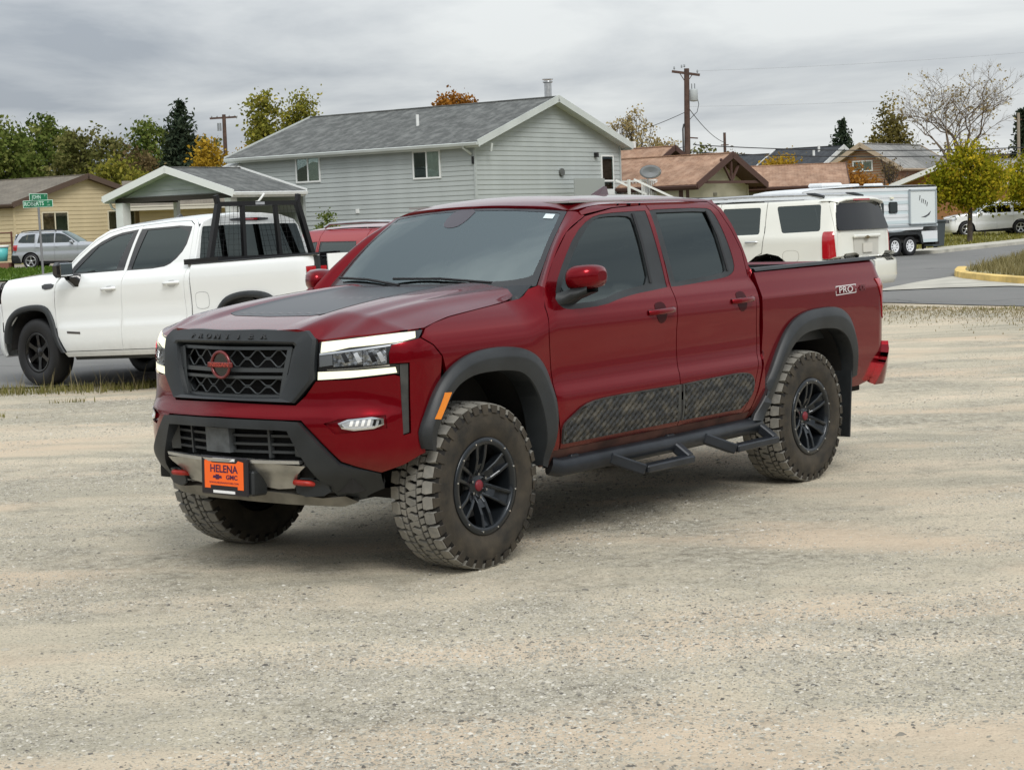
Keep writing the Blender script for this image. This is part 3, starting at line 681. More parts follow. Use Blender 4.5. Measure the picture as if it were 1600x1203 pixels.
# ---- wheel arch flares
def curve_n(pts, n):
    P = [Vector((p[0], p[1], 0)) for p in pts]; out = []
    ext = [P[0]*2-P[1]]+P+[P[-1]*2-P[-2]]; D = []
    for i in range(1, len(ext)-2):
        for k in range(12):
            t = k/12; p0, p1, p2, p3 = ext[i-1:i+3]; D.append(.5*((2*p1)+(-p0+p2)*t+(2*p0-5*p1+4*p2-p3)*t*t+(-p0+3*p1-3*p2+p3)*t**3))
    D.append(P[-1]); L = [0]
    for i in range(len(D)-1): L.append(L[-1]+(D[i+1]-D[i]).length)
    for k in range(n):
        q = L[-1]*k/(n-1); i = max(0, min(len(L)-2, int(np.searchsorted(L, q))-1)); t = (q-L[i])/max(1e-9, L[i+1]-L[i]); p = D[i].lerp(D[i+1], t); out.append((p.x, p.y))
    return out
def y_at(sh, x, z):
    if sh.xr <= x <= sh.xf: return sh.side(x, z)
    lo, hi = (sh.xf, sh.umax) if x > sh.xf else (sh.umin, sh.xr)
    for _ in range(22):
        m_ = (lo+hi)/2
        if sh(m_, z)[0] < x: lo = m_
        else: hi = m_
    return sh((lo+hi)/2, z)[1]
def flare(outer, inner, n=44):
    A = curve_n(outer, n); B = curve_n(inner, n); rows = []
    for (a, b) in zip(A, B):
        row = []
        for t, d in ((0, .0), (.0, .018), (.04, .026), (.36, .050), (.44, .052), (.97, .044), (1.0, .036), (1.0, -.09)):
            u = lerp(a[0], b[0], t); z = lerp(a[1], b[1], t)
            y = y_at(TS, u, max(z, .50)); row.append((u, y+d, z))
        rows.append(row)
    return rows
fo_ = [(3.635, .640), (3.650, .714), (3.613, .803), (3.539, .92), (3.422, 1.012), (3.27, 1.062), (3.068, 1.074), (2.878, 1.050), (2.745, .985), (2.672, .878), (2.637, .701), (2.655, .556), (2.715, .43)]
fi_ = [(3.585, .625), (3.575, .707), (3.527, .795), (3.455, .884), (3.38, .931), (3.262, .958), (3.071, .957), (2.921, .930), (2.820, .845), (2.764, .713), (2.742, .566), (2.76, .45)]
ro_ = [(.70, .455), (.637, .541), (.515, .690), (.385, .876), (.26, .99), (.105, 1.05), (-.09, 1.071), (-.324, 1.066), (-.47, 1.015), (-.555, .915), (-.59, .802), (-.60, .62)]
ri_ = [(.56, .44), (.485, .545), (.405, .697), (.315, .815), (.235, .879), (.105, .929), (-.10, .943), (-.300, .925), (-.42, .869), (-.485, .782), (-.510, .696), (-.515, .60)]
for s in (1, -1):
    for o_, i_ in ((fo_, fi_), (ro_, ri_)):
        rows = [[(p[0], s*p[1], p[2]) for p in (r_ if s > 0 else r_[::-1])] for r_ in flare(o_, i_)]
        mb = MB(); mb.loft(rows); f_ = mb.build('wheel_arch_flare', BLK, T, recalc=True)
        for p in f_.data.polygons: p.use_smooth = True
        f_.data.set_sharp_from_angle(angle=R(28)) if hasattr(f_.data, 'set_sharp_from_angle') else None
        if o_ is fo_:
            q = [(3.523, .895), (3.478, .892), (3.562, .773), (3.598, .778)]
            def fm(u, z): return (u, y_at(TS, u, z)+.054, z)
            panel('side_marker', q, FL(fm), AMB, f_, step=.03, thick=.01, side='L' if s > 0 else 'R')
    # wheel well liner
    for cx_ in (3.2, 0.0):
        mb = MB(); rows = []
        for k in range(25):
            a = math.pi*(.06+.88*k/24); r_ = .56
            xx_ = cx_+r_*math.cos(a)*.97; zz_ = .46+r_*math.sin(a); rows.append([(xx_, s*min(.895, y_at(TS, xx_, max(zz_, .5))-.035), zz_), (xx_, s*.50, zz_)])
        mb.loft(rows); mb.add([(cx_-.53, s*.50, .56), (cx_+.53, s*.50, .56), (cx_+.50, s*.50, 1.02), (cx_-.50, s*.50, 1.02)], [(0, 1, 2, 3)])
        mb.build('wheel_well_liner', DARK, T)
    mb = MB(); mb.box((-.50, s*.80, .47), (.012, .26, .50), Matrix.Rotation(R(-6), 3, 'Y'), bev=.004); mb.build('mud_flap', BLK, T)
# ---- underbody
mb = MB()
for s in (1, -1): mb.box((1.4, s*.42, .52), (4.9, .08, .14))
mb.box((1.4, 0, .60), (4.6, 1.5, .06)); mb.box((1.65, 0, .50), (1.9, 1.62, .10)); mb.cyl((0, -.7, .41), (0, .7, .41), .05); mb.box((.0, .0, .41), (.28, .30, .26), bev=.06)
mb.cyl((3.2, -.7, .40), (3.2, .7, .40), .035); mb.box((3.2, 0, .42), (.5, .5, .22), bev=.05); mb.cyl((.2, .1, .48), (3.0, .1, .5), .04)
mb.box((3.25, 0, .82), (1.15, 1.16, .55)); mb.box((3.80, 0, .62), (.16, 1.35, .34)); mb.box((1.66, 0, .56), (1.92, 1.64, .06))
mb.box((-.8, 0, .60), (.3, 1.5, .25))
for s in (1, -1):
    mb.cyl((3.2, s*.55, .45), (3.22, s*.50, 1.0), .05); mb.box((3.2, s*.5, .36), (.30, .45, .05)); mb.cyl((.1, s*.45, .35), (.35, s*.4, .75), .035)
    mb.box((.1, s*.5, .36), (1.2, .06, .03))
mb.build('underbody', DARK, T)
mb = MB()
for s in (1, -1):
    mb.box((1.65, s*.835, .86), (1.95, .02, .78)); mb.box((2.9, s*.70, 1.08), (.55, .10, .14))
mb.box((2.62, 0, .90), (.05, 1.62, .75)); mb.box((.66, 0, .92), (.04, 1.62, .80)); mb.box((3.72, 0, 1.03), (.22, 1.30, .24)); 
mb.build('inner_light_block', DARK, T)  # dark boxes added behind the panels to stop light leaks, with door cards
# ---- hood
_zc = pchip([2.5, 2.75, 3.0, 3.25, 3.5, 3.75, 3.9, 4.0, 4.1], [1.366, 1.356, 1.340, 1.320, 1.292, 1.254, 1.226, 1.203, 1.16])
_ze = pchip([2.6, 2.735, 2.885, 3.086, 3.325, 3.545, 3.8, 4.1], [1.31, 1.292, 1.275, 1.259, 1.238, 1.199, 1.175, 1.12])
_ye = pchip([2.6, 2.735, 2.9, 3.086, 3.325, 3.545, 4.1], [.745, .764, .79, .806, .826, .866, .868])
def Zh(x, y):
    zc = _zc(x); t = abs(y)/_ye(x)
    z = zc-(zc-_ze(x))*(max(0, t-.50)/.50)**1.8
    z += (.013*sst(.30, .40, abs(y))*(1-sst(.50, .66, abs(y)))+.012*math.exp(-((abs(y)-.64)/.05)**2))*sst(3.98, 3.6, x)
    z -= .23*max(0, x-3.65)*sst(.42, .54, abs(y))
    return (x, y, z)
hood_edge = [TS(u, z) for u, z in [(4.116, 1.162), (3.990, 1.174), (3.874, 1.183), (3.778, 1.191), (3.662, 1.197)]]
hp = [(4.005, 0), (3.985, .2), (3.945, .42), (3.915, .50), (3.895, .55)]+[(p[0]-.003, p[1]-.006) for p in hood_edge]+[(3.545, .860), (3.45, .842), (3.325, .822), (3.2, .812), (3.086, .802), (2.96, .790), (2.84, .775), (2.765, .757), (2.70, .725), (2.655, .66), (2.665, .5), (2.70, .3), (2.72, 0)]
hood = panel('hood', hp, Zh, RED, T, grid=(.04, .02), step=.03, thick=.025, side='J')
dec = [(3.72, 0), (3.70, .26), (3.66, .335), (3.30, .345), (2.80, .36), (2.74, .36), (2.755, 0)]
def Zd(x, y): p = Zh(x, y); return (p[0], p[1], p[2]+.0015)
dcl = panel('hood_decal', dec, Zd, DECAL, hood, grid=(.05, .02), step=.04, thick=0, side='J')
mb = MB()
for k in range(9):
    y = -.26+.065*k
    for s_ in (0,): mb.add([Zd(3.66, y)[:2]+(Zd(3.66, y)[2]+.001,), Zd(3.66, y+.02)[:2]+(Zd(3.66, y+.02)[2]+.001,), Zd(3.20, y+.028)[:2]+(Zd(3.20, y+.028)[2]+.001,), Zd(3.20, y+.015)[:2]+(Zd(3.20, y+.015)[2]+.001,)], [(0, 1, 2, 3)])
mb.build('decal_stripes', mat('decal_grey', (.09, .075, .08), .4, coat=.5), hood)
# ---- cowl, windscreen, pillars, roof
def WS(s, t, off=0):
    yb, yt = .745*s, .615*s
    b = Vector((2.70-.18*s*s, yb, 1.335+.012*s*s)); q = Vector((2.115-.055*s*s, yt, 1.757-.033*s*s))
    p = b.lerp(q, t); p += Vector((.55, 0, .83))*(.028*math.sin(math.pi*t)*(1-.3*s*s)); return (p.x, p.y, p.z)
wsp = rnd([(-1, 0), (-.98, -.01), (.98, -.01), (1, 0), (1, .985), (.98, 1), (-.98, 1), (-1, .985)], 1)
wsh = rnd([(-.965, .14), (-.90, .085), (-.70, .062), (.70, .062), (.90, .085), (.965, .14), (.955, .94), (.92, .965), (-.92, .965), (-.955, .94)], 1)
ws = panel('windscreen', wsp, WS, GLW, T, step=.06, thick=0, sgn=1)
panel('windscreen_border', wsp, offset_fn(WS, .0015), mat('windscreen_frit', (.012, .013, .014), .25, coat=.5), ws, holes=[wsh], step=.05, thick=0)
def wsq(s, t, w, h): return [(s-w, t-h), (s+w, t-h), (s+w, t+h), (s-w, t+h)]
panel('camera_pod', rnd([(-.20, .995), (-.18, .80), (-.10, .72), (.02, .72), (.07, .80), (.07, .995)], 1), offset_fn(WS, .0016), mat('pod_plastic', (.045, .035, .042), .35, coat=.4), ws, step=.03, thick=0)
panel('inspection_sticker', wsq(.86, .90, .045, .035), offset_fn(WS, .003), mat('sticker_white', (.62, .72, .74), .4), ws, step=.05, thick=0)
def wst(s, t): return WS(s, t)
# A pillars
dl = curve_n([(2.600, 1.29), (2.567, 1.34), (2.428, 1.472), (2.226, 1.614), (2.004, 1.698)], 16)
for s in (1, -1):
    rows = []
    for k in range(16):
        t = k/15; a = Vector(WS(1.0, t*1.0)); b = Vector(TS(*dl[k])); row = []
        for j in range(6):
            q = j/5; p = a.lerp(b, q); p += Vector((.45, .55, .5)).normalized()*(.014*math.sin(math.pi*q)); row.append((p.x, s*p.y, p.z))
        rows.append(row if s > 0 else row[::-1])
    mb = MB(); mb.loft(rows); o = mb.build('windscreen_pillar', RED, T, recalc=True)
def Zr(x, y):
    z = 1.822-.043*(y/.64)**2-.020*sst(.48, .65, abs(y))-.33*max(0, x-1.72)**2-.20*max(0, 1.0-x)**2
    return (x, y, z)
rp_ = [(2.112, 0), (2.10, .3), (2.062, .58), (2.045, .618), (2.0, .634), (1.9, .640), (1.7, .645), (1.36, .650), (.93, .650), (.75, .640), (.68, .60), (.655, .45), (.645, 0)]
roof = panel('roof', rp_, Zr, RED, T, grid=(.06, .03), step=.04, thick=.02, side='J')
mb = MB()
for k in range(9):
    t = k/8; x = .98-.17*t; h_ = .052*math.sin(math.pi*min(1, t*1.0+.0)*.5) if t < .9 else .052*(1-(t-.9)*4)
    pass
zz = Zr(.9, 0)[2]
mb.add([(1.02, 0, zz-.005), (.93, .018, zz), (.84, .02, zz), (.93, -.018, zz), (.84, -.02, zz), (.86, .004, zz+.055), (.86, -.004, zz+.055), (.83, 0, zz+.05)], [(0, 1, 5), (1, 2, 7, 5), (0, 5, 6), (0, 6, 3), (3, 6, 7, 4), (5, 7, 6), (2, 4, 7)])
mb.build('antenna_fin', mat('fin_dark', (.05, .012, .02), .3, coat=1), roof, recalc=True)
# cowl and wipers
mb = MB(); rows = []
for k in range(21):
    y = -.72+1.44*k/20; s_ = y/.745; b = WS(s_, 0.0)
    hx = 2.72-.065*abs(y/.66)**1.5
    rows.append([(hx+.06, y, Zh(hx, y)[2]-.035), (hx-.0, y, Zh(hx, y)[2]-.030), (b[0]+.0, y, b[2]+.004), (b[0]-.03, y, b[2]+.016)])
mb.loft(rows); cow = mb.build('cowl', BLK, T)
for y0, y1 in ((.52, -.12), (-.05, -.62)):
    mb = MB(); a = Vector(WS(y0/.745, .02)); b = Vector(WS(y1/.70, .085)); up_ = Vector((.012, 0, .018)); mb.tube([a+up_, a.lerp(b, .5)+up_*1.6, b+up_], .007, 6); mb.build('wiper', RUBB, cow)
# rear cab wall with window
def CB(y, z): return (.615-.0*y-.02*abs(y)**2+.10*max(0, z-1.36)*.35, y, z)
wall = [(-.82, 1.25), (.82, 1.25), (.80, 1.40), (.70, 1.66), (.62, 1.765), (.3, 1.80), (-.3, 1.80), (-.62, 1.765), (-.70, 1.66), (-.80, 1.40)]
rw = rnd([(-.70, 1.36), (.70, 1.36), (.62, 1.66), (.56, 1.70), (-.56, 1.70), (-.62, 1.66)], 1)
panel('cab_rear', wall, CB, RED, T, holes=[rw], step=.05, thick=.03, sgn=-1)
panel('rear_window', rw, CB, GLS, T, step=.08, thick=0, sgn=-1)
mb = MB(); mb.box((.60, 0, 1.745), (.03, .22, .03)); mb.build('brake_lamp', REDLENS, T)
# ---- interior
mb = MB(); mb.box((2.35, 0, 1.16), (.55, 1.50, .18), bev=.06); mb.box((2.46, 0, 1.27), (.42, 1.46, .06), bev=.03); mb.box((2.28, .40, 1.29), (.12, .34, .10), bev=.03); mb.box((2.22, 0, 1.2), (.04, .26, .17), bev=.02); dash = mb.build('dashboard', mat('dash_grey', (.05, .052, .055), .7), T)
mb = MB(); mb.lathe([(.175+.016*math.cos(a), .016*math.sin(a)) for a in [2*math.pi*k/8 for k in range(8)]], 28, axis='x', closed=True); mb.box((0, 0, 0), (.03, .30, .05)); mb.box((0, 0, -.07), (.03, .05, .16))
sw = mb.build('steering_wheel', SEAT, T); sw.location = (2.02, .38, 1.20); sw.rotation_euler = (0, R(-22), 0)
for y in (.38, -.38):
    mb = MB(); mb.box((1.72, y, .92), (.52, .52, .16), bev=.06); mb.box((1.45, y, 1.20), (.15, .50, .60), Matrix.Rotation(R(-12), 3, 'Y'), bev=.06)
    st_ = mb.build('front_seat', SEAT, T); mb = MB(); mb.box((1.37, y, 1.60), (.10, .27, .19), Matrix.Rotation(R(-8), 3, 'Y'), bev=.05); mb.cyl((1.38, y-.06, 1.45), (1.37, y-.06, 1.56), .008); mb.cyl((1.38, y+.06, 1.45), (1.37, y+.06, 1.56), .008); mb.build('headrest', SEAT, st_)
mb = MB(); mb.box((.98, 0, .92), (.48, 1.45, .16), bev=.05); mb.box((.76, 0, 1.20), (.14, 1.45, .55), Matrix.Rotation(R(-8), 3, 'Y'), bev=.05); rs_ = mb.build('rear_seat', SEAT, T)
for y in (.42, -.42): mb = MB(); mb.box((.73, y, 1.55), (.09, .26, .15), bev=.04); mb.build('headrest', SEAT, rs_)
mb = MB(); mb.box((1.40, 0, 1.775), (1.2, 1.16, .01)); mb.build('headliner', mat('headliner_grey', (.30, .30, .29), .9), T)
mb = MB(); mb.box((2.02, 0, 1.645), (.03, .24, .065), bev=.015); mb.cyl((2.03, 0, 1.66), (2.07, 0, 1.72), .01); mb.build('rear_view_mirror', RUBB, T)
# ---- door mirrors
for s in (1, -1):
    mb = MB(); rows = []
    # shell: superellipse sections along y, rounded bullet
    for k in range(13):
        q = k/12; y = .875+.165*q
        w = max(.12, 1-abs(2*q-1.02)**3.2)**.42*(1-.12*q)
        hz = .070*w; hx = .108*w; row = []
        for j in range(16):
            a = 2*math.pi*j/16; ca, sa = math.cos(a), math.sin(a)
            row.append((2.40-.05*q+hx*math.copysign(abs(ca)**.7, ca), s*y, 1.375+.012*q+hz*math.copysign(abs(sa)**.75, sa)))
        rows.append(row if s > 0 else row[::-1])
    mb.loft(rows, closed=True); mb.add(rows[-1], [tuple(range(16))]); mb.add(rows[0], [tuple(range(16))])
    mi = mb.build('door_mirror', RED, T, recalc=True)
    for p in mi.data.polygons: p.use_smooth = True
    mb = MB(); mb.box((2.283, s*.955, 1.376), (.012, .10, .085), bev=.02); mb.build('mirror_glass', mat('mirror_glass', (.7, .73, .75), .03, 1), mi)
    mb = MB(); mb.loft([[(2.46+dx, s*(.86), 1.255+dz) for dx, dz in ((-.09, -.02), (.07, -.02), (.05, .05), (-.08, .05))], [(2.42+dx, s*.92, 1.295+dz) for dx, dz in ((-.05, -.025), (.05, -.025), (.05, .03), (-.05, .03))], [(2.385+dx, s*1.0, 1.320+dz) for dx, dz in ((-.05, -.015), (.05, -.015), (.05, .02), (-.05, .02))]], closed=True)
    mb.build('mirror_arm', BLK, mi, recalc=True)
# ---- front fascia
bc = [(UM, .872), (4.236, 0.861), (4.183, 0.905), (4.128, 0.973), (4.071, 0.977), (3.954, 0.978), (3.754, 0.994), (3.729, 0.986), (3.725, 0.711), (3.687, 0.719), (3.681, 1.048), (3.774, 1.048), (3.775, 1.096), (3.760, 1.132), (3.688, 1.145), (3.610, 1.157), (3.542, 1.118), (3.488, 1.062), (3.50, .95), (3.555, .885), (3.589, 0.800), (3.612, 0.719), (3.612, 0.619), (3.642, 0.613), (3.726, 0.574), (3.833, 0.542), (3.931, 0.572), (4.011, 0.601), (4.128, 0.723), (4.199, 0.794), (4.307, 0.796), (UM, .805)]
fogr = [(4.085, 0.780), (4.036, 0.730), (3.796, 0.750), (3.801, 0.811), (4.015, 0.799)]
panel('front_bumper_cover', bc, TS, RED, T, holes=[fogr], grid=(.03, .02), step=.025, thick=.03, side='J')
for s in 'LR':
    panel('fog_lamp_recess', fogr, TSo(-.018), RED, T, step=.03, thick=0, side=s)
    fl_ = panel('fog_lamp', rnd([(4.027, 0.793), (3.992, 0.742), (3.811, 0.754), (3.812, 0.809)], 1), TSo(.002), CHROME, T, holes=[rnd([(4.011, 0.787), (3.981, 0.751), (3.823, 0.762), (3.823, 0.799)], 1)], step=.02, thick=.02, side=s)
    panel('fog_lens', rnd([(4.011, 0.787), (3.981, 0.751), (3.823, 0.762), (3.823, 0.799)], 1), TSo(-.006), CLEARL, fl_, step=.02, thick=0, side=s)
    for k in range(6):
        u = 3.958-.026*k
        panel('fog_reflector', [(u, .798), (u-.014, .799), (u-.004, .765), (u+.010, .764)], TSo(-.003), mat('reflector_bright', (.9, .9, .88), .15, .6, emit=(1, .98, .9), es=.35) if k < 4 else GLOSSB, fl_, step=.03, thick=0, side=s)
    panel('air_curtain_slot', [(3.727, 1.043), (3.686, 1.044), (3.693, 0.722), (3.722, 0.715)], TSo(-.010), CLAD, T, step=.03, thick=.0, side=s)
    # headlamp
    hous = [(4.117, 1.165), (3.990, 1.176), (3.874, 1.185), (3.778, 1.192), (3.662, 1.198), (3.556, 1.199), (3.610, 1.161), (3.688, 1.148), (3.760, 1.135), (3.777, 1.096), (3.776, 1.045), (3.729, 1.042), (3.731, 0.996), (3.754, 0.998), (3.954, 0.982), (4.125, 0.978)]
    hl = panel('headlamp', hous, TSo(-.012), GLOSSB, T, step=.03, thick=.03, side=s)
    panel('upper_light_strip', [(4.100, 1.156), (3.971, 1.167), (3.828, 1.180), (3.715, 1.188), (3.619, 1.191), (3.633, 1.163), (3.706, 1.150), (3.825, 1.139), (3.963, 1.129), (4.033, 1.115), (4.104, 1.106)], TSo(-.004), DRL, hl, step=.025, thick=.01, side=s)
    panel('lower_light_strip', [(4.118, 1.017), (3.924, 1.022), (3.747, 1.030), (3.741, 1.004), (3.954, 0.988), (4.120, 0.980)], TSo(-.003), DRL, hl, step=.025, thick=.01, side=s)
    panel('chrome_strip', [(4.107, 1.104), (3.943, 1.119), (3.763, 1.137), (3.767, 1.128), (3.943, 1.110), (4.109, 1.094)], TSo(-.002), CHROME, hl, step=.03, thick=.006, side=s)
    panel('chrome_strip', [(4.071, 1.029), (3.924, 1.034), (3.774, 1.044), (3.774, 1.036), (3.924, 1.026), (4.071, 1.022)], TSo(-.002), CHROME, hl, step=.03, thick=.006, side=s)
    LG = mat('lamp_grey', (.22, .23, .24), .16, .85, noise=(38, .85, 3), bump=(30, .8, .01))
    for a, b, mt_ in ((4.112, 4.045, mat('lamp_side_grey', (.16, .17, .18), .25, .6)), (4.040, 3.90, LG), (3.897, 3.787, LG)):
        za = 1.098+.035*(4.112-a)/.33; zb = 1.098+.035*(4.112-b)/.33
        pj = panel('projector', [(a, za-.004), (b, zb-.004), (b, 1.048), (a, 1.040)], TSo(-.008), mt_, hl, step=.02, thick=.004, side=s)
    for a in (3.99, 3.93, 3.86, 3.82):
        panel('projector_fin', [(a+.012, 1.098), (a-.006, 1.106), (a-.030, 1.062), (a-.008, 1.055)], TSo(-.0045), CLEARL if a in (3.93, 3.82) else GLOSSB, hl, step=.03, thick=.004, side=s)
# grille surround: faceted frame lofted from the outer edge to the recessed opening
so_ = [(UM, 1.206), (4.445, 1.209), (4.168, 1.201), (4.122, 1.165), (4.133, 0.980), (4.238, 0.871), (4.453, 0.877), (UM, .882)]
si_ = [(UM, 1.150), (4.450, 1.148), (4.255, 1.143), (4.246, 1.135), (4.285, 1.009), (4.333, 0.899), (4.453, 0.896), (UM, .898)]
rows = []
def TSx(u, z, d): p = offset_fn(TS, d)(u, z); return (p.x, p.y, p.z)
K = []
for i in range(len(so_)-1):
    for k in range(6 if i in (0, 1, 5, 6) else 4): t = k/(6 if i in (0, 1, 5, 6) else 4); K.append(((lerp(so_[i][0], so_[i+1][0], t), lerp(so_[i][1], so_[i+1][1], t)), (lerp(si_[i][0], si_[i+1][0], t), lerp(si_[i][1], si_[i+1][1], t))))
K.append((so_[-1], si_[-1]))
for a, b in K:
    ln = math.hypot(a[0]-b[0], a[1]-b[1]); w1 = min(.8, .02/max(ln, .03))
    row = [TSx(a[0], a[1], -.02), TSx(a[0], a[1], .012), TSx(lerp(a[0], b[0], .12), lerp(a[1], b[1], .12), .022), TSx(lerp(a[0], b[0], .80), lerp(a[1], b[1], .80), .012), TSx(lerp(a[0], b[0], .92), lerp(a[1], b[1], .92), .004), TSx(b[0], b[1], -.07)]
    rows.append(row)
mb = MB(); mb.loft(rows); mb.loft([[(p[0], -p[1], p[2]) for p in r_[::-1]] for r_ in rows])
GR = mb.build('grille_surround', mat('grille_satin_black', (.020, .0235, .026), .38, bump=(250, .15, .001), noise=(3, .2)), T, recalc=True); GR.data.set_sharp_from_angle(angle=R(25))
def FX(y, z, d=0):
    # front surface point at lateral y
    lo, hi = 3.9, UM
    for _ in range(24):
        m = (lo+hi)/2
        if TS(m, z)[1] > abs(y): lo = m
        else: hi = m
    p = TSx((lo+hi)/2, z, d); return (p[0], y, z)
mb = MB(); rows = []
for k in range(15):
    y = -.56+1.12*k/14; rows.append([FX(y, 1.19, -.10), FX(y, .87, -.10)])
mb.loft(rows); mb.build('grille_backing', mat('grille_void', (.004, .004, .004), .9), GR)
def hbar(name, z0, z1, y0, y1, d0, d1, mt, parent, n=14):
    mb = MB(); rows = []
    for k in range(n+1):
        y = lerp(y0, y1, k/n); a = FX(y, z1, d1); b = FX(y, z0, d1); c = FX(y, z0, d0); e_ = FX(y, z1, d0)
        rows.append([a, b, c, e_])
    mb.loft(rows, closed=True, smooth=False); mb.add(rows[0], [(0, 1, 2, 3)]); mb.add(rows[-1], [(3, 2, 1, 0)]); return mb.build(name, mt, parent, recalc=True)
GB = mat('grille_bar_grey', (.060, .066, .070), .35, .3)
for z0, z1, w in ((1.119, 1.134, .375), (1.014, 1.033, .355), (.982, .996, .35), (.892, .906, .335)): hbar('grille_bar', z0, z1, -w, w, -.075, -.028, GB, GR)
for s in (1, -1):
    mb = MB(); mb.loft([[FX(s*a, z, -.02) for a in (.315+.045*(z-.9)/.23, .340+.045*(z-.9)/.23)] for z in (.895, 1.0, 1.13)] ); mb.build('grille_end_bar', GB, GR)
    mb = MB(); mb.loft([[FX(s*a, z, d) for a, d in ((.315+.05*(z-.9)/.23, -.03), (.385+.03*(z-.9)/.23, -.012), (.42, -.05))] for z in (1.02, 1.06, 1.125)], smooth=False); mb.build('grille_end_wing', BLK, GR)
# honeycomb wires, two rows
def wires(zlo, zhi, nm):
    zm = (zlo+zhi)/2; P_ = .118; mb = MB()
    for sgn in (1, -1):
        pts = []
        y = -.354
        k = 0
        while y <= .354:
            ph = ((y+.354) % P_)/P_
            # hexagon edge: flat near mid, slope, flat near peak
            if ph < .12: h = 0
            elif ph < .42: h = (ph-.12)/.30
            elif ph < .58: h = 1
            elif ph < .88: h = 1-(ph-.58)/.30
            else: h = 0
            pts.append(FX(y, zm+sgn*(.004+h*(zhi-zlo)*.42), -.045)); y += P_*.06
        mb.tube(pts, .0042, 5)
    return mb.build(nm, GB, GR)
wires(1.035, 1.118, 'grille_mesh'); wires(.908, .981, 'grille_mesh')
# embossed lettering along the top bar
def front_mtx(y, z, d, lean=0.0):
    p = Vector(FX(y, z, d)); q = Vector(FX(y+.02, z, d)); r_ = Vector(FX(y, z+.01, d)); return frame_mtx(p, q-p, r_-p)
ft = mat('embossed_letters', (.016, .017, .018), .5)
for k, ch in enumerate('FRONTIER'): text_mesh('raised_letter', ch, .040, ft, GR, front_mtx(-.245+.07*k, 1.184, .0225), depth=.003, sx=1.45, bold=.001)
# badge
BR = mat('badge_red', (.15, .018, .018), .35, .4, coat=.5)
mb = MB(); mb.lathe([(.062+.008*math.cos(a), .008*math.sin(a)) for a in [2*math.pi*k/8 for k in range(8)]], 32, axis='x', closed=True); mb.box((.004, 0, 0), (.012, .172, .026), bev=.004)
bd = mb.build('badge', BR, GR); bp0 = FX(0, 1.050, .018); bd.location = (bp0[0]-.012, 0, 1.050)
mb = MB(); mb.cyl((-.006, 0, 0), (-.002, 0, 0), .062, n=28); mb.build('badge_disc', GLOSSB, bd)
text_mesh('badge_letters', 'NISSAN', .027, mat('badge_letters', (.34, .05, .035), .4), bd, frame_mtx((.0105, 0, 0), (0, 1, 0), (0, 0, 1)), depth=.001, sx=1.45, bold=.0006)
# lower bumper: black frame with openings
bf = [(UM, .797), (4.307, 0.790), (4.204, 0.785), (4.132, 0.716), (4.016, 0.593), (3.933, 0.564), (3.835, 0.534), (3.823, 0.459), (3.931, 0.417), (4.048, 0.429), (4.171, 0.593), (4.210, 0.654), (4.259, 0.747), (4.308, 0.750), (UM, .757)]
def BFm(u, z): p = TS(u, z); n = surf_n(TS, u, z); q = Vector(p)+n*(.030*sst(3.86, 4.05, u)); return q
FB = panel('lower_bumper_frame', bf, FL(BFm), BLK, T, grid=.03, step=.025, thick=.05, side='J')
mb = MB(); mb.loft([[FX(y, .77, -.06), FX(y, .58, -.06)] for y in [(-.52+1.04*k/12) for k in range(13)]]); mb.build('lower_grille_backing', mat('grille_void', (.004, .004, .004), .9), FB)
for z in (.715, .675, .638): hbar('lower_grille_bar', z-.006, z+.006, -.40, .40, -.06, -.03, mat('lower_grille_grey', (.035, .038, .04), .5), FB)
for y in (-.27, .27): hbar('lower_grille_post', .61, .75, y-.006, y+.006, -.05, -.022, mat('lower_grille_grey', (.035, .038, .04), .5), FB, 1)
hbar('radar_cover', .632, .750, -.115, .055, -.05, -.006, mat('radar_cover_grey', (.075, .082, .086), .55, noise=(20, .3)), FB, 4)
for s in (1, -1): mb = MB(); mb.loft([[FX(s*a, z, d) for a, d in ((.40, -.03), (.45, .0))] for z in (.62, .68, .745)]); mb.build('lower_grille_blank', CLAD, FB)
# skid plate
sk = [(UM, .602), (4.456, 0.595), (4.183, 0.579), (4.241, 0.533), (4.265, 0.493), (4.292, 0.463), (4.386, 0.456), (UM, .50)]
def SKm(u, z): p = Vector(TS(u, max(z, .50))); n = surf_n(TS, u, max(z, .52)); q = p+n*.022; return (q.x-.5*max(0, .50-z), q.y, z)
SKo = panel('skid_plate', sk, FL(SKm), SKID, T, grid=.03, step=.03, thick=.04, side='J')
hbar('skid_plate_lip', .590, .606, -.46, .46, .0, .030, SILV, SKo)
sk2 = [(UM, .455), (4.309, 0.433), (4.165, 0.415), (4.037, 0.427), (3.985, 0.398), (4.065, 0.374), (4.353, 0.378), (UM, .39)]
panel('skid_plate_lower', sk2, SKm, mat('skid_plate_dull', (.20, .19, .165), .45, .7, noise=(9, .3)), T, grid=.03, step=.03, thick=.04, side='J')
mb = MB(); mb.loft([[FX(y, .60, -.05), FX(y, .50, -.03), FX(y, .40, -.07)] for y in [(-.62+1.24*k/12) for k in range(13)]]); mb.build('lower_valance', BLK, T)
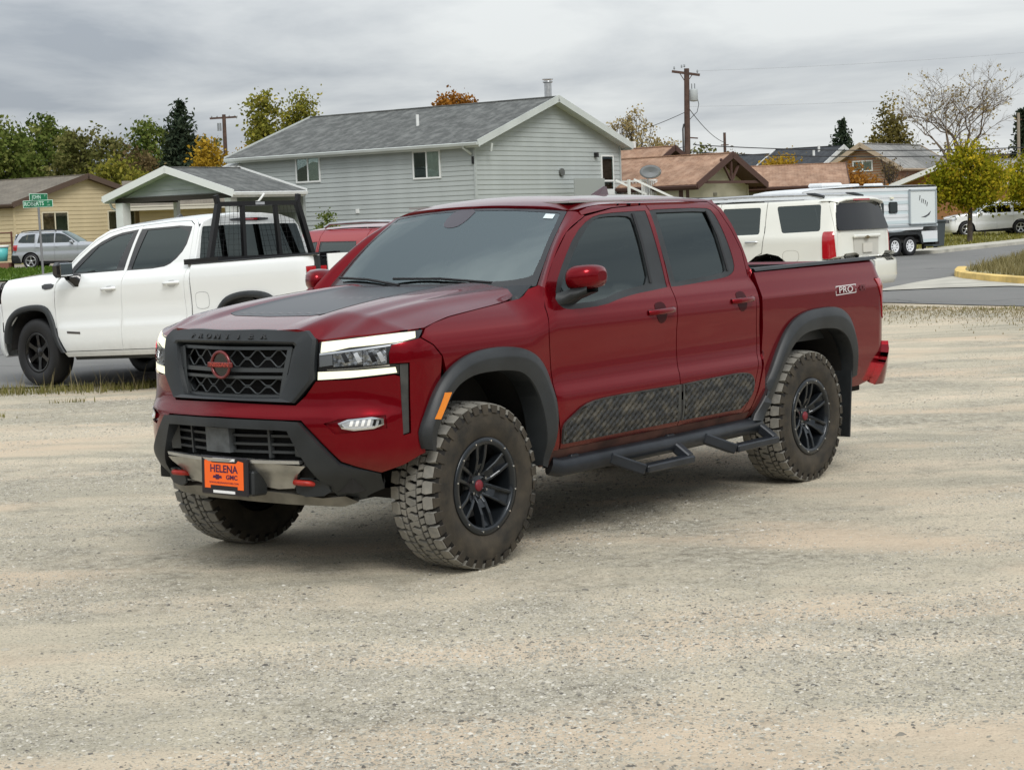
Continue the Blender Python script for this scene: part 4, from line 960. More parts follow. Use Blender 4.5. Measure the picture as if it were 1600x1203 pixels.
# tow hooks
for s in (1, -1):
    p = Vector(FX(s*.42, .492, .0)); mb = MB()
    pts = [(p.x-.06, p.y-s*.045, p.z+.0), (p.x+.03, p.y-s*.045, p.z+.004), (p.x+.055, p.y-s*.02, p.z+.006), (p.x+.055, p.y+s*.035, p.z+.006), (p.x+.02, p.y+s*.06, p.z), (p.x-.06, p.y+s*.06, p.z)]
    mb.tube(pts, .014, 8); mb.build('tow_hook', HOOK, T)
    panel('tow_hook_recess', rnd([(4.268, 0.528), (4.104, 0.526), (4.070, 0.450), (4.262, 0.437)], 1), FL(lambda u, z: tuple(Vector((TS(u, max(z, .5))[0], TS(u, max(z, .5))[1], z))+surf_n(TS, u, .55)*.026)), BLK, T, step=.03, thick=.01, side='L' if s > 0 else 'R')
# number plate
pp = Vector(FX(.03, .525, .055))
mb = MB(); mb.box((0, 0, 0), (.014, .325, .185), bev=.006); PL = mb.build('number_plate', mat('plate_frame_black', (.012, .010, .014), .35), T); PL.location = (pp.x+.01, .035, .522); PL.rotation_euler = (0, R(-2), 0)
ORG = mat('plate_orange', (.92, .135, .012), .45, emit=(1, .2, .02), es=.0)
mb = MB(); mb.prism([(-.135, -.062), (-.095, -.062), (-.095, -.047), (.095, -.047), (.095, -.062), (.135, -.062), (.135, .070), (.10, .076), (.085, .062), (-.085, .062), (-.10, .076), (-.135, .070)], (.0072, 0, 0), (0, 1, 0), (0, 0, 1), .0015); mb.build('plate_insert', ORG, PL)
PT = mat('plate_text_plum', (.06, .008, .05), .5); PW = mat('plate_text_white', (.8, .8, .8), .5)
fm_ = lambda y, z: frame_mtx((.0090, y, z), (0, 1, 0), (0, 0, 1))
text_mesh('plate_letters', 'HELENA', .050, PT, PL, fm_(0, .032), .0005, sx=1.05, bold=.0012)
text_mesh('plate_letters', 'GMC', .030, PT, PL, fm_(.055, -.006), .0005, sx=1.2, bold=.001)
mb = MB(); mb.prism([(-.032, -.006), (-.012, -.006), (-.012, -.012), (.012, -.012), (.012, -.006), (.032, -.006), (.028, .006), (.012, .006), (.012, .012), (-.012, .012), (-.012, .006), (-.028, .006)], (.0088, -.045, -.006), (0, 1, 0), (0, 0, 1), .0008); mb.build('plate_emblem', PT, PL)
text_mesh('plate_letters', 'WWW.HELENAMOTORS.COM', .013, PT, PL, fm_(0, -.034), .0005, sx=1.15)
mb = MB(); mb.box((.0082, 0, .078), (.003, .15, .013)); mb.box((.0082, 0, -.077), (.003, .15, .013)); mb.build('plate_frame_strip', PW, PL)
mb = MB(); mb.box((-.06, .0, -.03), (.10, .36, .12), bev=.01); mb.build('plate_bracket', BLK, PL)
# bed decal
def side_mtx(u, z, d):
    p = Vector(TSo(d)(u, z)); a = Vector(TSo(d)(u-.02, z)); b = Vector(TSo(d)(u, z+.01)); return frame_mtx(p, a-p, b-p)
mb = MB()
WTXT = mat('decal_white', (.62, .60, .60), .5)
for q in ([(-.355, 1.195), (-.625, 1.198), (-.625, 1.193), (-.355, 1.190)], [(-.355, 1.195), (-.360, 1.195), (-.352, 1.140), (-.347, 1.140)], [(-.347, 1.142), (-.617, 1.148), (-.617, 1.143), (-.347, 1.137)], [(-.620, 1.198), (-.625, 1.198), (-.617, 1.145), (-.612, 1.145)]): panel('decal_outline', q, TSo(.003), WTXT, T, step=.05, thick=0)
text_mesh('decal_letters', 'PRO', .058, WTXT, T, side_mtx(-.475, 1.168, .006), .0004, sx=1.7)
text_mesh('decal_letters', '4X', .052, mat('decal_dark_red', (.09, .01, .015), .4), T, side_mtx(-.70, 1.170, .006), .0004, sx=1.4, bold=.001)
# ---- side steps
for s in (1, -1):
    mb = MB(); mb.tube([(2.62, s*.86, .43), (2.58, s*.885, .415), (1.6, s*.89, .415), (.62, s*.885, .42), (.58, s*.86, .435)], .050, 10)
    sb = mb.build('side_step', STEP, T)
    for x0 in (2.02, 1.10):
        L_ = .50
        mb = MB(); y0, y1, z0, z1 = .90, 1.00, .415, .335
        # hoop: front leg, tread, rear leg as flat bars
        def bar(a, b, w, h): 
            a = Vector(a); b = Vector(b); d = (b-a); Lb = d.length; rot = d.to_track_quat('X', 'Z').to_matrix(); mb.box((a+b)/2, (Lb, w, h), rot, bev=.008)
        xf_, xb_ = x0+.08, x0-L_
        bar((xf_+.06, s*y0, z0), (xf_-.12, s*y1, z1), .085, .06); bar((xb_+.02, s*y0, z0), (xb_+.0, s*y1, z1), .065, .055); bar((xf_-.12, s*y1, z1), (xb_, s*y1, z1), .080, .042)
        st_ = mb.build('step_hoop', STEP, sb)
    mb = MB()
    for x in (2.45, 1.55, .68): mb.box((x, s*.78, .45), (.07, .25, .04), bev=.006)
    mb.build('step_bracket', STEP, sb)
# ---- wheels
TR, TW = .410, .285
def tyre_mesh(n=34, blocks=True, r=TR, w=TW, rim=.236, mats=None):
    mb = MB(); h = w/2
    prof = [(rim-.004, -.42*w), (rim+.012, -.455*w), (rim+.05, -.498*w), (rim+.085, -.507*w), (r-.050, -.478*w), (r-.034, -.445*w), (r-.026, -.40*w), (r-.022, -.2*w), (r-.021, 0), (r-.022, .2*w), (r-.026, .40*w), (r-.034, .445*w), (r-.050, .478*w), (rim+.085, .507*w), (rim+.05, .498*w), (rim+.012, .455*w), (rim-.004, .42*w)]
    mb.lathe(prof[:5], 76, 0); mb.lathe(prof[4:13], 76, 2); mb.lathe(prof[12:], 76, 0)
    def P(a, y, rr): return (rr*math.cos(a), y, rr*math.sin(a))
    def block(poly, h0, h1, m=1, shr=.9):
        # poly list of (arc, y); arc in metres on the circumference
        k = len(poly); ca = sum(p[0] for p in poly)/k; cy_ = sum(p[1] for p in poly)/k
        drop = lambda y: .004*(abs(y)/h)**2
        lo = [P(p[0]/r, p[1], h0-drop(p[1])) for p in poly]; hi_ = [P((ca+(p[0]-ca)*shr)/r, cy_+(p[1]-cy_)*shr, h1-drop(p[1])-.004*sst(.34*w, .46*w, abs(p[1]))) for p in poly]
        mb.add(lo+hi_, [tuple(range(k, 2*k))]+[(i, (i+1) % k, k+(i+1) % k, k+i) for i in range(k)], m)
    if blocks:
        pit = 2*math.pi*r/n; rng = random.Random(5)
        for i in range(n):
            a = i*pit
            for s in (1, -1):
                ao = a+(pit*.5 if s < 0 else 0); lg = .03 if i % 2 else .0
                # shoulder lug, wraps over the edge
                poly = [(ao-.40*pit, s*.26*w), (ao-.46*pit, s*.33*w), (ao-.36*pit, s*(.455)*w), (ao+.36*pit, s*(.455)*w), (ao+.42*pit, s*.31*w), (ao+.30*pit, s*.265*w)]
                block(poly, r-.03, r, 1, .95)
                # side biter down the shoulder
                q = []
                lo_r = r-.062 if i % 2 else r-.050
                for (aa, rr, yy) in ((-.34, r-.012, .452), (.34, r-.012, .452), (.30, lo_r, .492), (-.30, lo_r, .492)): q.append(P((ao+aa*pit)/r, s*yy*w, rr))
                q2 = []
                for (aa, rr, yy) in ((-.31, r-.014, .475), (.31, r-.014, .475), (.25, lo_r, .505), (-.25, lo_r, .505)): q2.append(P((ao+aa*pit)/r, s*yy*w, rr))
                mb.add(q+q2, [(4, 5, 6, 7), (0, 1, 5, 4), (1, 2, 6, 5), (2, 3, 7, 6), (3, 0, 4, 7)], 0)
                # inner slanted blocks, two per pitch
                for k2 in (0, 1):
                    b0 = ao+(.5*k2-.25)*pit
                    block([(b0-.25*pit, s*.145*w), (b0-.12*pit, s*.235*w), (b0+.22*pit, s*.235*w), (b0+.17*pit, s*.14*w)], r-.03, r, 1, .9)
            for k2 in (0, 1):
                b0 = a+(.5*k2)*pit; sl_ = .12*pit if k2 else -.12*pit
                block([(b0-.21*pit-sl_, -.11*w), (b0-.21*pit+sl_, .0), (b0-.19*pit, .11*w), (b0+.20*pit+sl_, .11*w), (b0+.21*pit, 0), (b0+.20*pit-sl_, -.11*w)], r-.03, r, 1, .9)
    return mb.mesh('tyre', mats or [TSIDE, TTREAD, TGROOVE])
tyme = tyre_mesh()
# dusty raised lettering ring on the sidewall
def rim_mesh():
    mb = MB()
    mb.lathe([(.236, .118), (.240, .127), (.236, .134), (.208, .136), (.203, .130), (.196, .105), (.190, .02), (.186, -.09), (.225, -.11)], 56)
    # six forked spokes
    for k in range(6):
        a0 = 2*math.pi*k/6+R(90)
        def pt(r_, a, y): return Vector((r_*math.cos(a0+a), y, r_*math.sin(a0+a)))
        for sg in (1, -1):
            # arm: hub -> rim
            path = [(.050, sg*R(25), .072, .010, .034), (.085, sg*R(16.5), .098, .0092, .045), (.14, sg*R(11.5), .118, .0090, .050), (.206, sg*R(9.5), .128, .0100, .045)]
            rows = []
            for r_, a, y, hw, dp in path:
                da = hw/r_
                rows.append([pt(r_, a-da, y-.004), pt(r_, a-da*.5, y), pt(r_, a+da*.5, y), pt(r_, a+da, y-.004), pt(r_, a+da*.7, y-dp), pt(r_, a-da*.7, y-dp)])
            mb.loft(rows, closed=True, smooth=False)
        # stepped pocket between the arms
        mb.loft([[pt(r_, a_, y_) for a_ in (-R(ww_), -R(ww_*.4), R(ww_*.4), R(ww_))] for r_, y_, ww_ in ((.05, .066, 25), (.085, .090, 16.5), (.108, .102, 13.5), (.112, .080, 13.3), (.16, .096, 10.8), (.204, .116, 9.5))], smooth=False)
        mb.add([pt(.05, -R(24), .066), pt(.05, R(24), .066), pt(.125, R(14), .090), pt(.125, -R(14), .090), pt(.125, R(14), .03), pt(.125, -R(14), .03)], [(0, 1, 2, 3), (3, 2, 4, 5)])
    mb.lathe([(.0, .084), (.030, .084), (.034, .080), (.058, .074), (.074, .074), (.080, .03)], 30)
    return mb.mesh('rim', RIMB)
rime = rim_mesh()
import bmesh
def fixn(me):
    b = bmesh.new(); b.from_mesh(me); bmesh.ops.recalc_face_normals(b, faces=b.faces); b.to_mesh(me); b.free()
fixn(rime)
mb = MB(); mb.lathe([(.0, .012), (.165, .012), (.165, -.012), (.0, -.012)], 40, smooth=False); mb.cyl((0, -.12, 0), (0, .055, 0), .085, n=20); brk = mb.mesh('brake_disc', mat('brake_iron', (.10, .095, .09), .5, .6))
mb = MB()
for k in range(6): a = 2*math.pi*k/6+R(90); mb.cyl((.057*math.cos(a), .072, .057*math.sin(a)), (.057*math.cos(a), .092, .057*math.sin(a)), .0095, .007, 6)
lug = mb.mesh('lug_nuts', mat('lug_dark_chrome', (.30, .31, .32), .25, 1))
mb = MB()
for k in range(12): a = 2*math.pi*(k+.5)/12; mb.cyl((.2225*math.cos(a), .132, .2225*math.sin(a)), (.2225*math.cos(a), .140, .2225*math.sin(a)), .0052, .0045, 6)
blt = mb.mesh('ring_bolts', CHROME)
mb = MB(); mb.lathe([(.0, .094), (.024, .093), (.028, .088), (.028, .07)], 20); cap = mb.mesh('centre_cap', mat('cap_red', (.16, .012, .02), .4))
for x, y in ((3.2, .785), (3.2, -.785), (0, .785), (0, -.785)):
    w_ = new_obj('wheel', brk, T); w_.location = (x, y, TR-.004); w_.rotation_euler = (0, R(random.Random(x+y).uniform(0, 360)), 0) if False else (0, 0, 0 if y > 0 else math.pi)
    for nm_, me_ in (('tyre', tyme), ('rim', rime), ('lug_nuts', lug), ('ring_bolts', blt), ('centre_cap', cap)):
        c_ = new_obj(nm_, me_, w_); 
        if x > 1: c_.rotation_euler = (0, R(4), 0)
# exhaust and front lower links catching light under the nose
# ================================================================ parked vehicles
PW1 = paint('white_paint', (.83, .85, .84), rough=.35, amount=.55, zlo=.30, zhi=.62)
PW2 = paint('cream_white_paint', (.72, .72, .655), rough=.35, amount=.45, zlo=.30, zhi=.7)
PW3 = paint('plain_white_paint', (.82, .83, .84), rough=.35, amount=.3)
PSIL = paint('silver_paint', (.42, .44, .47), metal=.5, rough=.3, amount=.5)
PRED = paint('bright_red_paint', (.30, .012, .018), metal=.2, rough=.3, amount=.2)
PDRK = paint('near_black_paint', (.012, .013, .018), rough=.3, amount=.2)
GLD = glass('dark_privacy_glass', (.035, .036, .038), 1.75)
GLC = glass('clear_car_glass', (.50, .60, .58), 1.8)
class Car:
    def __init__(s, root, w, xF, xR, side, pf, pr, fr=.42, rr=.30):
        s.T = root; s.w = w
        fp = [(xF-fr*.60, w*.985), (xF-fr*.28, w*.90), (xF-fr*.12, w*.72), (xF-.02, w*.40), (xF, 0)]
        rp = [(xR+rr*.45, w*.975), (xR+rr*.17, w*.88), (xR+rr*.05, w*.62), (xR, 0)]
        s.sh = Shell(rp, fp, w, xR+rr, xF-fr, side, pf, pr, blend=.30)
    def p(s, name, poly, m, off=0, holes=(), side='B', step=.06, grid=.06, thick=.015, parent=None):
        return panel(name, poly, offset_fn(s.sh, off) if off else s.sh, m, parent or s.T, holes, step, thick, 1, grid, side)
    def top(s, name, edge, m, crown=.05, n=15, parent=None, lip=0):
        rows = []
        for x, z in edge:
            ye = y_at(s.sh, x, z); row = []
            for k in range(n):
                t = math.sin(math.pi/2*(-1+2*k/(n-1))); c = crown(x) if callable(crown) else crown
                row.append((x, ye*t, z+c*(1-abs(t)**2.4)))
            rows.append(row)
        mb = MB(); mb.loft(rows); return mb.build(name, m, parent or s.T, recalc=True)
def arch(cx_, r_, z0, n=14, zc=None, sx=1.0):
    zc = r_*.0+.40 if zc is None else zc
    return [(cx_+r_*sx*math.cos(a), max(z0, zc+r_*math.sin(a))) for a in [math.pi*k/n for k in range(n+1)]]
_wc = {}
def wheel(parent, x, y, r, w, rim, spoke, nsp=5, tyre_m=None, face=.9, wide=.5):
    key = (r, w, rim, spoke.name, nsp)
    if key not in _wc:
        h = w/2; mb = MB()
        mb.lathe([(rim, -.42*w), (rim+.02, -.49*w), (r-.06, -.50*w), (r-.015, -.44*w), (r, -.34*w), (r, .34*w), (r-.015, .44*w), (r-.06, .50*w), (rim+.02, .49*w), (rim, .42*w)], 40)
        ty = mb.mesh('tyre', tyre_m or RUBB)
        mb = MB(); mb.lathe([(rim, .36*w), (rim+.006, .44*w), (rim-.02, .45*w), (rim-.035, .36*w), (rim-.04, -.2*w)], 36)
        for k in range(nsp):
            a0 = 2*math.pi*k/nsp+math.pi/2
            rows = []
            for q, hw in ((.05, .034), (.5*rim, .022), (rim-.015, .030*wide*2)):
                c = Vector((q*math.cos(a0), 0, q*math.sin(a0))); t_ = Vector((-math.sin(a0), 0, math.cos(a0))); yy = Vector((0, .30*w+.09*w*q/rim, 0))
                rows.append([c+t_*hw+yy, c-t_*hw+yy, c-t_*hw*.8+yy-Vector((0, .03, 0)), c+t_*hw*.8+yy-Vector((0, .03, 0))])
            mb.loft(rows, closed=True, smooth=False)
        mb.lathe([(0, .36*w), (.05, .35*w), (.07, .28*w), (.07, 0)], 18)
        rm = mb.mesh('rim', spoke); fixn(rm)
        mb = MB(); mb.cyl((0, -.4*w, 0), (0, .05*w, 0), rim-.045, n=24); hb = mb.mesh('brake_drum', DARK)
        _wc[key] = (ty, rm, hb)
    ty, rm, hb = _wc[key]
    o = new_obj('wheel', hb, parent); o.location = (x, y, r-.004); o.rotation_euler = (0, 0, 0 if y > 0 else math.pi)
    new_obj('tyre', ty, o); new_obj('rim', rm, o); return o
def simple_inside(parent, x0, x1, w, z0, z1, seats):
    mb = MB(); mb.box(((x0+x1)/2, 0, z0+.05), (x1-x0, 2*w, .1))
    mb.box(((x0+x1)/2, 0, (z0+.30)*.5), (x1-x0-.1, 2*w*.9, z0-.30)); mb.build('cabin_floor', DARK, parent)
    for x in seats:
        for y in (w*.48, -w*.48):
            mb = MB(); mb.box((x, y, z0+.25), (.14, .46, .62), Matrix.Rotation(R(-10), 3, 'Y'), bev=.05); mb.box((x-.06, y, z0+.66), (.1, .26, .18), bev=.04); mb.build('seat', SEAT, parent)
# ---------------------------------------------------------------- white pickup with headache rack
G = thing('white_pickup_truck', 'white crew-cab pickup with black headache rack and black wheels at the grass edge', 'pickup truck', (-2.28, 20.57, .03), R(140.4))
G.rotation_euler = (0, R(2.3), R(140.4))
_gs = pchip([.30, .36, .42, .55, .68, .74, .90, 1.05, 1.15, 1.22, 1.28, 1.33, 1.38, 1.5, 1.72, 1.80, 1.85, 1.90], [.92, .95, .972, .985, .985, .975, .968, .978, .980, .968, .935, .895, .882, .842, .755, .715, .66, .55])
_gb = pchip([.30, .36, .42, .55, .70, .78, .9, 1.05, 1.15, 1.25, 1.31, 1.335, 1.36], [.90, .94, .965, .980, .982, .972, .968, .975, .980, .972, .955, .94, .90])
_gh = pchip([.30, .45, .7, .9, 1.05, 1.15, 1.24, 1.30, 1.36, 1.42], [.93, .965, .975, .975, .985, .98, .955, .91, .83, .75])
def gside(u, z):
    if u < .80 and z < 1.36: return _gb(z)
    a = _gs(z)
    if u > 3.1: q = sst(3.1, 3.4, u); a = a*(1-q)+_gh(z)*q
    return a
gc = Car(G, .975, 4.70, -1.22, gside, pchip([.3, .45, .6, .9, 1.1, 1.25, 1.35], [-.1, 0, .02, 0, -.01, -.05, -.14]), lambda z: 0)
afr = [(4.30, .56), (4.24, .72), (4.03, .90), (3.74, .95), (3.48, .92), (3.40, .82), (3.29, .56), (3.20, .40)]
gc.p('front_fender', [(3.20, .40), (3.30, .62), (3.30, .94), (3.262, 1.21), (3.25, 1.30), (3.24, 1.355), (3.72, 1.348), (4.18, 1.325), (4.30, 1.315), (4.36, 1.10), (4.36, .60)]+afr, PW1)
gdF = [(3.14, .415), (3.265, .60), (3.29, .80), (3.285, .95), (3.25, 1.22), (3.18, 1.32), (3.10, 1.40), (2.93, 1.535), (2.66, 1.70), (2.46, 1.775), (2.20, 1.81), (1.86, 1.825), (1.915, 1.60), (1.985, 1.30), (2.03, 1.0), (2.055, .68), (2.07, .415)]
gwF = smooth_poly([(3.08, 1.325), (2.97, 1.45), (2.64, 1.665), (2.30, 1.765), (1.91, 1.790), (1.96, 1.60), (2.03, 1.325)], 1, (0, 4, 6))
gc.p('front_door', gdF, PW1, holes=[gwF])
gdR = [(2.06, .415), (2.045, .68), (2.02, 1.0), (1.975, 1.30), (1.905, 1.60), (1.85, 1.825), (1.35, 1.835), (1.02, 1.825), (.93, 1.78), (.90, 1.60), (.885, 1.32), (.915, .97), (.90, .76), (.95, .60), (1.05, .415)]
gwR = smooth_poly([(1.86, 1.790), (.96, 1.785), (.955, 1.70), (.99, 1.52), (1.16, 1.375), (1.36, 1.318), (1.99, 1.320), (1.925, 1.60)], 1, (0, 6))
gc.p('rear_door', gdR, PW1, holes=[gwR])
for q, gl_ in ((gwF, [(2.99, 1.345), (2.60, 1.635), (2.30, 1.735), (2.0, 1.762), (2.19, 1.335)]), (gwR, smooth_poly([(1.755, 1.770), (1.0, 1.765), (1.01, 1.54), (1.18, 1.40), (1.37, 1.335), (1.90, 1.335)], 1, (0, 5)))):
    gc.p('window_trim', inset(q, .004), GLOSSB, -.004, holes=[gl_], thick=.01)
    gc.p('side_window', gl_, GLC if q is gwF else GLD, -.010, thick=0)
gc.p('roof_rail', [(3.10, 1.41), (3.22, 1.355), (3.14, 1.40), (2.94, 1.56), (2.66, 1.735), (2.46, 1.815), (2.20, 1.852), (1.35, 1.868), (1.0, 1.858), (.90, 1.82), (.84, 1.74), (.80, 1.36), (.88, 1.36), (.893, 1.60), (.923, 1.785), (1.015, 1.832), (1.35, 1.842), (1.86, 1.832), (2.20, 1.817), (2.46, 1.782), (2.66, 1.707), (2.93, 1.542)], PW1)
gc.p('cab_corner', [(.875, 1.355), (.905, .97), (.89, .76), (.94, .60), (1.03, .415), (.82, .415), (.81, 1.355)], PW1)
gc.p('rocker', [(3.2, .405), (.80, .405), (.80, .345), (3.15, .345)], PW1, thick=.05)
gbed = [(.79, 1.333), (.79, .42), (.52, .42), (.46, .60), (.40, .78), (.28, .90), (.12, .965), (-.14, .985), (-.42, .955), (-.58, .86), (-.66, .70), (-.70, .50), (-.95, .48), (-1.05, .80), (-1.055, 1.215), (-1.20, 1.22), (-1.21, 1.33)]
gc.p('bed_side', gbed, PW1)
for q in ([(.73, .99), (.69, 1.02), (.55, 1.02), (.50, .99), (.50, .86), (.55, .83), (.68, .83), (.73, .86)],):
    q = smooth_poly(q, 1); gc.p('fuel_door', q, mat('seam_grey', (.28, .29, .29), .6), .001, holes=[inset(q, .05)], thick=0, side='L'); gc.p('fuel_door', inset(q, .05), PW1, .002, thick=0, side='L')
gl2 = gc.p('tail_lamp', smooth_poly([(-1.06, 1.212), (-1.28, 1.212), (-1.28, .96), (-1.14, .945), (-1.085, 1.0)], 1, (0, 1)), REDLENS, .012, step=.05)
gtail = gc.p('tailgate', [(gc.sh.umin, 1.335), (-1.31, 1.335), (-1.31, .58), (gc.sh.umin, .58)], PW1, side='J')
gc.p('rear_bumper', [(gc.sh.umin, .57), (-1.0, .57), (-1.0, .42), (gc.sh.umin, .40)], CHROME, .05, side='J', thick=.06)
mb = MB()
for s in (1, -1): mb.box((-.22, s*.90, 1.05), (1.95, .03, .54))
mb.box((-.22, 0, .80), (1.98, 1.8, .04)); mb.box((.77, 0, 1.05), (.03, 1.8, .55)); mb.build('bed_liner', BLK, G)
for s in (1, -1): mb = MB(); mb.box((-.21, s*.915, 1.338), (1.98, .075, .018), bev=.006); mb.build('bed_rail_cap', BLK, G)
gh = gc.top('hood', [(4.62, 1.16), (4.60, 1.20), (4.54, 1.245), (4.42, 1.285), (4.18, 1.328), (3.72, 1.351), (3.24, 1.357)], PW1, lambda x: .055 if x < 4.3 else .055*max(.1, (4.62-x)/.32))
gc.top('cowl', [(3.25, 1.350), (3.15, 1.358)], BLK, .05)
gc.top('windscreen', [(3.16, 1.36), (2.94, 1.56), (2.66, 1.735), (2.46, 1.815)], GLC, .05)
groof = gc.top('roof', [(2.46, 1.815), (2.30, 1.842), (2.10, 1.856), (1.75, 1.866), (1.35, 1.868), (1.0, 1.856), (.90, 1.822), (.85, 1.78)], PW1, .050)
mb = MB(); mb.add([(2.20, 0, 1.90), (2.05, .03, 1.905), (2.0, 0, 1.965), (1.97, .02, 1.91), (2.05, -.03, 1.905), (1.97, -.02, 1.91)], [(0, 1, 2), (1, 3, 2), (0, 2, 4), (4, 2, 5), (3, 5, 2)]); mb.build('antenna_fin', GLOSSB, groof)
def GCB(y, z): return (.80+.06*max(0, z-1.4)-.03*(y/.9)**2, y, z)
grw = smooth_poly([(-.84, 1.33), (.84, 1.33), (.74, 1.73), (.70, 1.76), (-.70, 1.76), (-.74, 1.73)], 1, (0, 1))
panel('cab_rear', [(-.90, 1.28), (.90, 1.28), (.88, 1.40), (.76, 1.72), (.70, 1.80), (.5, 1.86), (.2, 1.89), (-.2, 1.89), (-.5, 1.86), (-.70, 1.80), (-.76, 1.72), (-.88, 1.40)], GCB, PW1, G, holes=[grw], step=.06, thick=.03, sgn=-1)
panel('rear_window', grw, GCB, GLD, G, step=.1, thick=0, sgn=-1)
bl_ = panel('brake_lamp', smooth_poly([(-.28, 1.80), (.28, 1.80), (.30, 1.835), (-.30, 1.835)], 1), offset_fn(GCB, -.012), GLOSSB, G, step=.06, thick=.02, sgn=-1)
panel('brake_lamp_lens', [(-.12, 1.808), (.12, 1.808), (.12, 1.828), (-.12, 1.828)], offset_fn(GCB, -.016), REDLENS, bl_, step=.06, thick=0, sgn=-1)
simple_inside(G, .9, 3.0, .80, .75, 1.3, (1.1, 1.95))
mb = MB(); mb.box((2.75, 0, 1.22), (.5, 1.6, .2), bev=.06); mb.build('dashboard', SEAT, G)
mb = MB(); mb.lathe([(.18+.016*math.cos(a), .016*math.sin(a)) for a in [2*math.pi*k/8 for k in range(8)]], 24, axis='x', closed=True); o = mb.build('steering_wheel', SEAT, G); o.location = (2.48, .42, 1.22); o.rotation_euler = (0, R(-22), 0)
for s in (1, -1):
    mb = MB(); mb.box((2.90, s*1.12, 1.385), (.16, .21, .185), bev=.04); mi = mb.build('door_mirror', GLOSSB, G); mb = MB(); mb.box((2.815, s*1.12, 1.385), (.01, .175, .15), bev=.02); mb.build('mirror_glass', mat('mirror_glass', (.7, .73, .75), .03, 1), mi)
    mb = MB(); mb.loft([[(2.96, s*.94, 1.32), (2.78, s*.94, 1.32), (2.80, s*.97, 1.17), (2.90, s*.97, 1.17)], [(2.96, s*1.08, 1.33), (2.84, s*1.08, 1.33), (2.84, s*1.06, 1.26), (2.92, s*1.06, 1.26)]], closed=True); mb.build('mirror_arm', GLOSSB, mi, recalc=True)
    for xa, xb, z in ((2.36, 2.11, 1.125), (1.24, .98, 1.140)):
        hn = MB(); a = gc.sh(xa, z); b = gc.sh(xb, z); hn.tube([(a[0], s*a[1], z-.004), (lerp(a[0], b[0], .12), s*(a[1]+.035), z), (lerp(a[0], b[0], .88), s*(b[1]+.035), z+.004), (b[0], s*b[1], z+.004)], .017, 8); h_ = hn.build('door_handle', PW1, G)
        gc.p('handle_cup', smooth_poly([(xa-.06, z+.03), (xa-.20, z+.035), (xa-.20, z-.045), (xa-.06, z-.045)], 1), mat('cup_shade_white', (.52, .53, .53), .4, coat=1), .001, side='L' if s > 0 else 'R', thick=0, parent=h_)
    sd = 'L' if s > 0 else 'R'
    gc.p('fender_vent', smooth_poly([(3.54, 1.235), (3.285, 1.235), (3.30, 1.175), (3.50, 1.165)], 1), GLOSSB, .006, side=sd, thick=.01)
    gc.p('door_badge', [(3.08, .655), (2.83, .640), (2.83, .615), (3.08, .63)], mat('badge_grey', (.09, .08, .08), .35, .6), .004, side=sd, thick=.005)
    gc.p('headlamp', [(4.40, 1.245), (4.62, 1.225), (4.75, 1.20), (4.78, 1.05), (4.60, .98), (4.42, 1.06)], mat('dark_lamp', (.05, .008, .015), .12, coat=1), .006, side=sd, step=.05)
    for O_, I_ in (([(4.345, .55), (4.335, .67), (4.25, .84), (4.05, .955), (3.73, .995), (3.47, .965), (3.345, .83), (3.255, .56), (3.15, .40)], [(4.27, .53), (4.24, .68), (4.17, .79), (4.02, .885), (3.74, .925), (3.50, .895), (3.415, .80), (3.32, .56), (3.22, .40)]), ([(.52, .50), (.46, .66), (.36, .84), (.20, .955), (-.10, 1.0), (-.42, .97), (-.60, .86), (-.69, .68), (-.72, .50)], [(.44, .50), (.40, .64), (.30, .79), (.17, .885), (-.10, .93), (-.38, .895), (-.53, .80), (-.61, .66), (-.64, .50)])):
        A = curve_n(O_, 30); B_ = curve_n(I_, 30); rows = []
        for a, b in zip(A, B_):
            row = []
            for t_, d in ((0, -.01), (0, .012), (.15, .030), (.9, .034), (1, .028), (1, -.10)):
                u = lerp(a[0], b[0], t_); z = lerp(a[1], b[1], t_); row.append((u, s*(y_at(gc.sh, u, z)+d), z))
            rows.append(row)
        mb = MB(); mb.loft(rows); mb.build('wheel_arch_flare', BLK, G, recalc=True)
    for cx_ in (3.745, 0):
        mb = MB(); mb.loft([[(cx_+.53*math.cos(a), s*.95, .42+.53*math.sin(a)), (cx_+.53*math.cos(a), s*.55, .42+.53*math.sin(a))] for a in [math.pi*(.02+.96*k/18) for k in range(19)]]); mb.add([(cx_-.5, s*.56, .4), (cx_+.5, s*.56, .4), (cx_+.45, s*.56, .9), (cx_-.45, s*.56, .9)], [(0, 1, 2, 3)]); mb.build('wheel_well_liner', DARK, G)
    for x in (3.745, 0): wheel(G, x, s*.83, .415, .28, .245, mat('black_alloy', (.012, .012, .013), .25, .6, coat=.5), 6)
gc.p('front_bumper', [(gc.sh.umax, 1.12), (4.80, 1.12), (4.78, 1.0), (4.60, .96), (4.42, 1.03), (4.38, .80), (4.40, .38), (4.7, .36), (gc.sh.umax, .36)], PW1, side='J', thick=.03)
gc.p('grille', [(gc.sh.umax, 1.14), (4.84, 1.14), (4.84, .70), (gc.sh.umax, .68)], GLOSSB, .012, side='J')
mb = MB()
for s in (1, -1): mb.box((1.8, s*.5, .45), (5.2, .1, .15))
mb.box((1.8, 0, .55), (5.0, 1.5, .1)); mb.box((2.0, 0, .40), (2.2, 1.5, .1)); mb.cyl((0, -.8, .41), (0, .8, .41), .06); mb.cyl((3.745, -.8, .41), (3.745, .8, .41), .05); mb.box((3.7, 0, .8), (1.4, 1.05, .5)); mb.build('underbody', DARK, G)
gc.p('side_step', [(3.05, .335), (.85, .335), (.85, .30), (3.05, .30)], BLK, -.02, thick=.08)
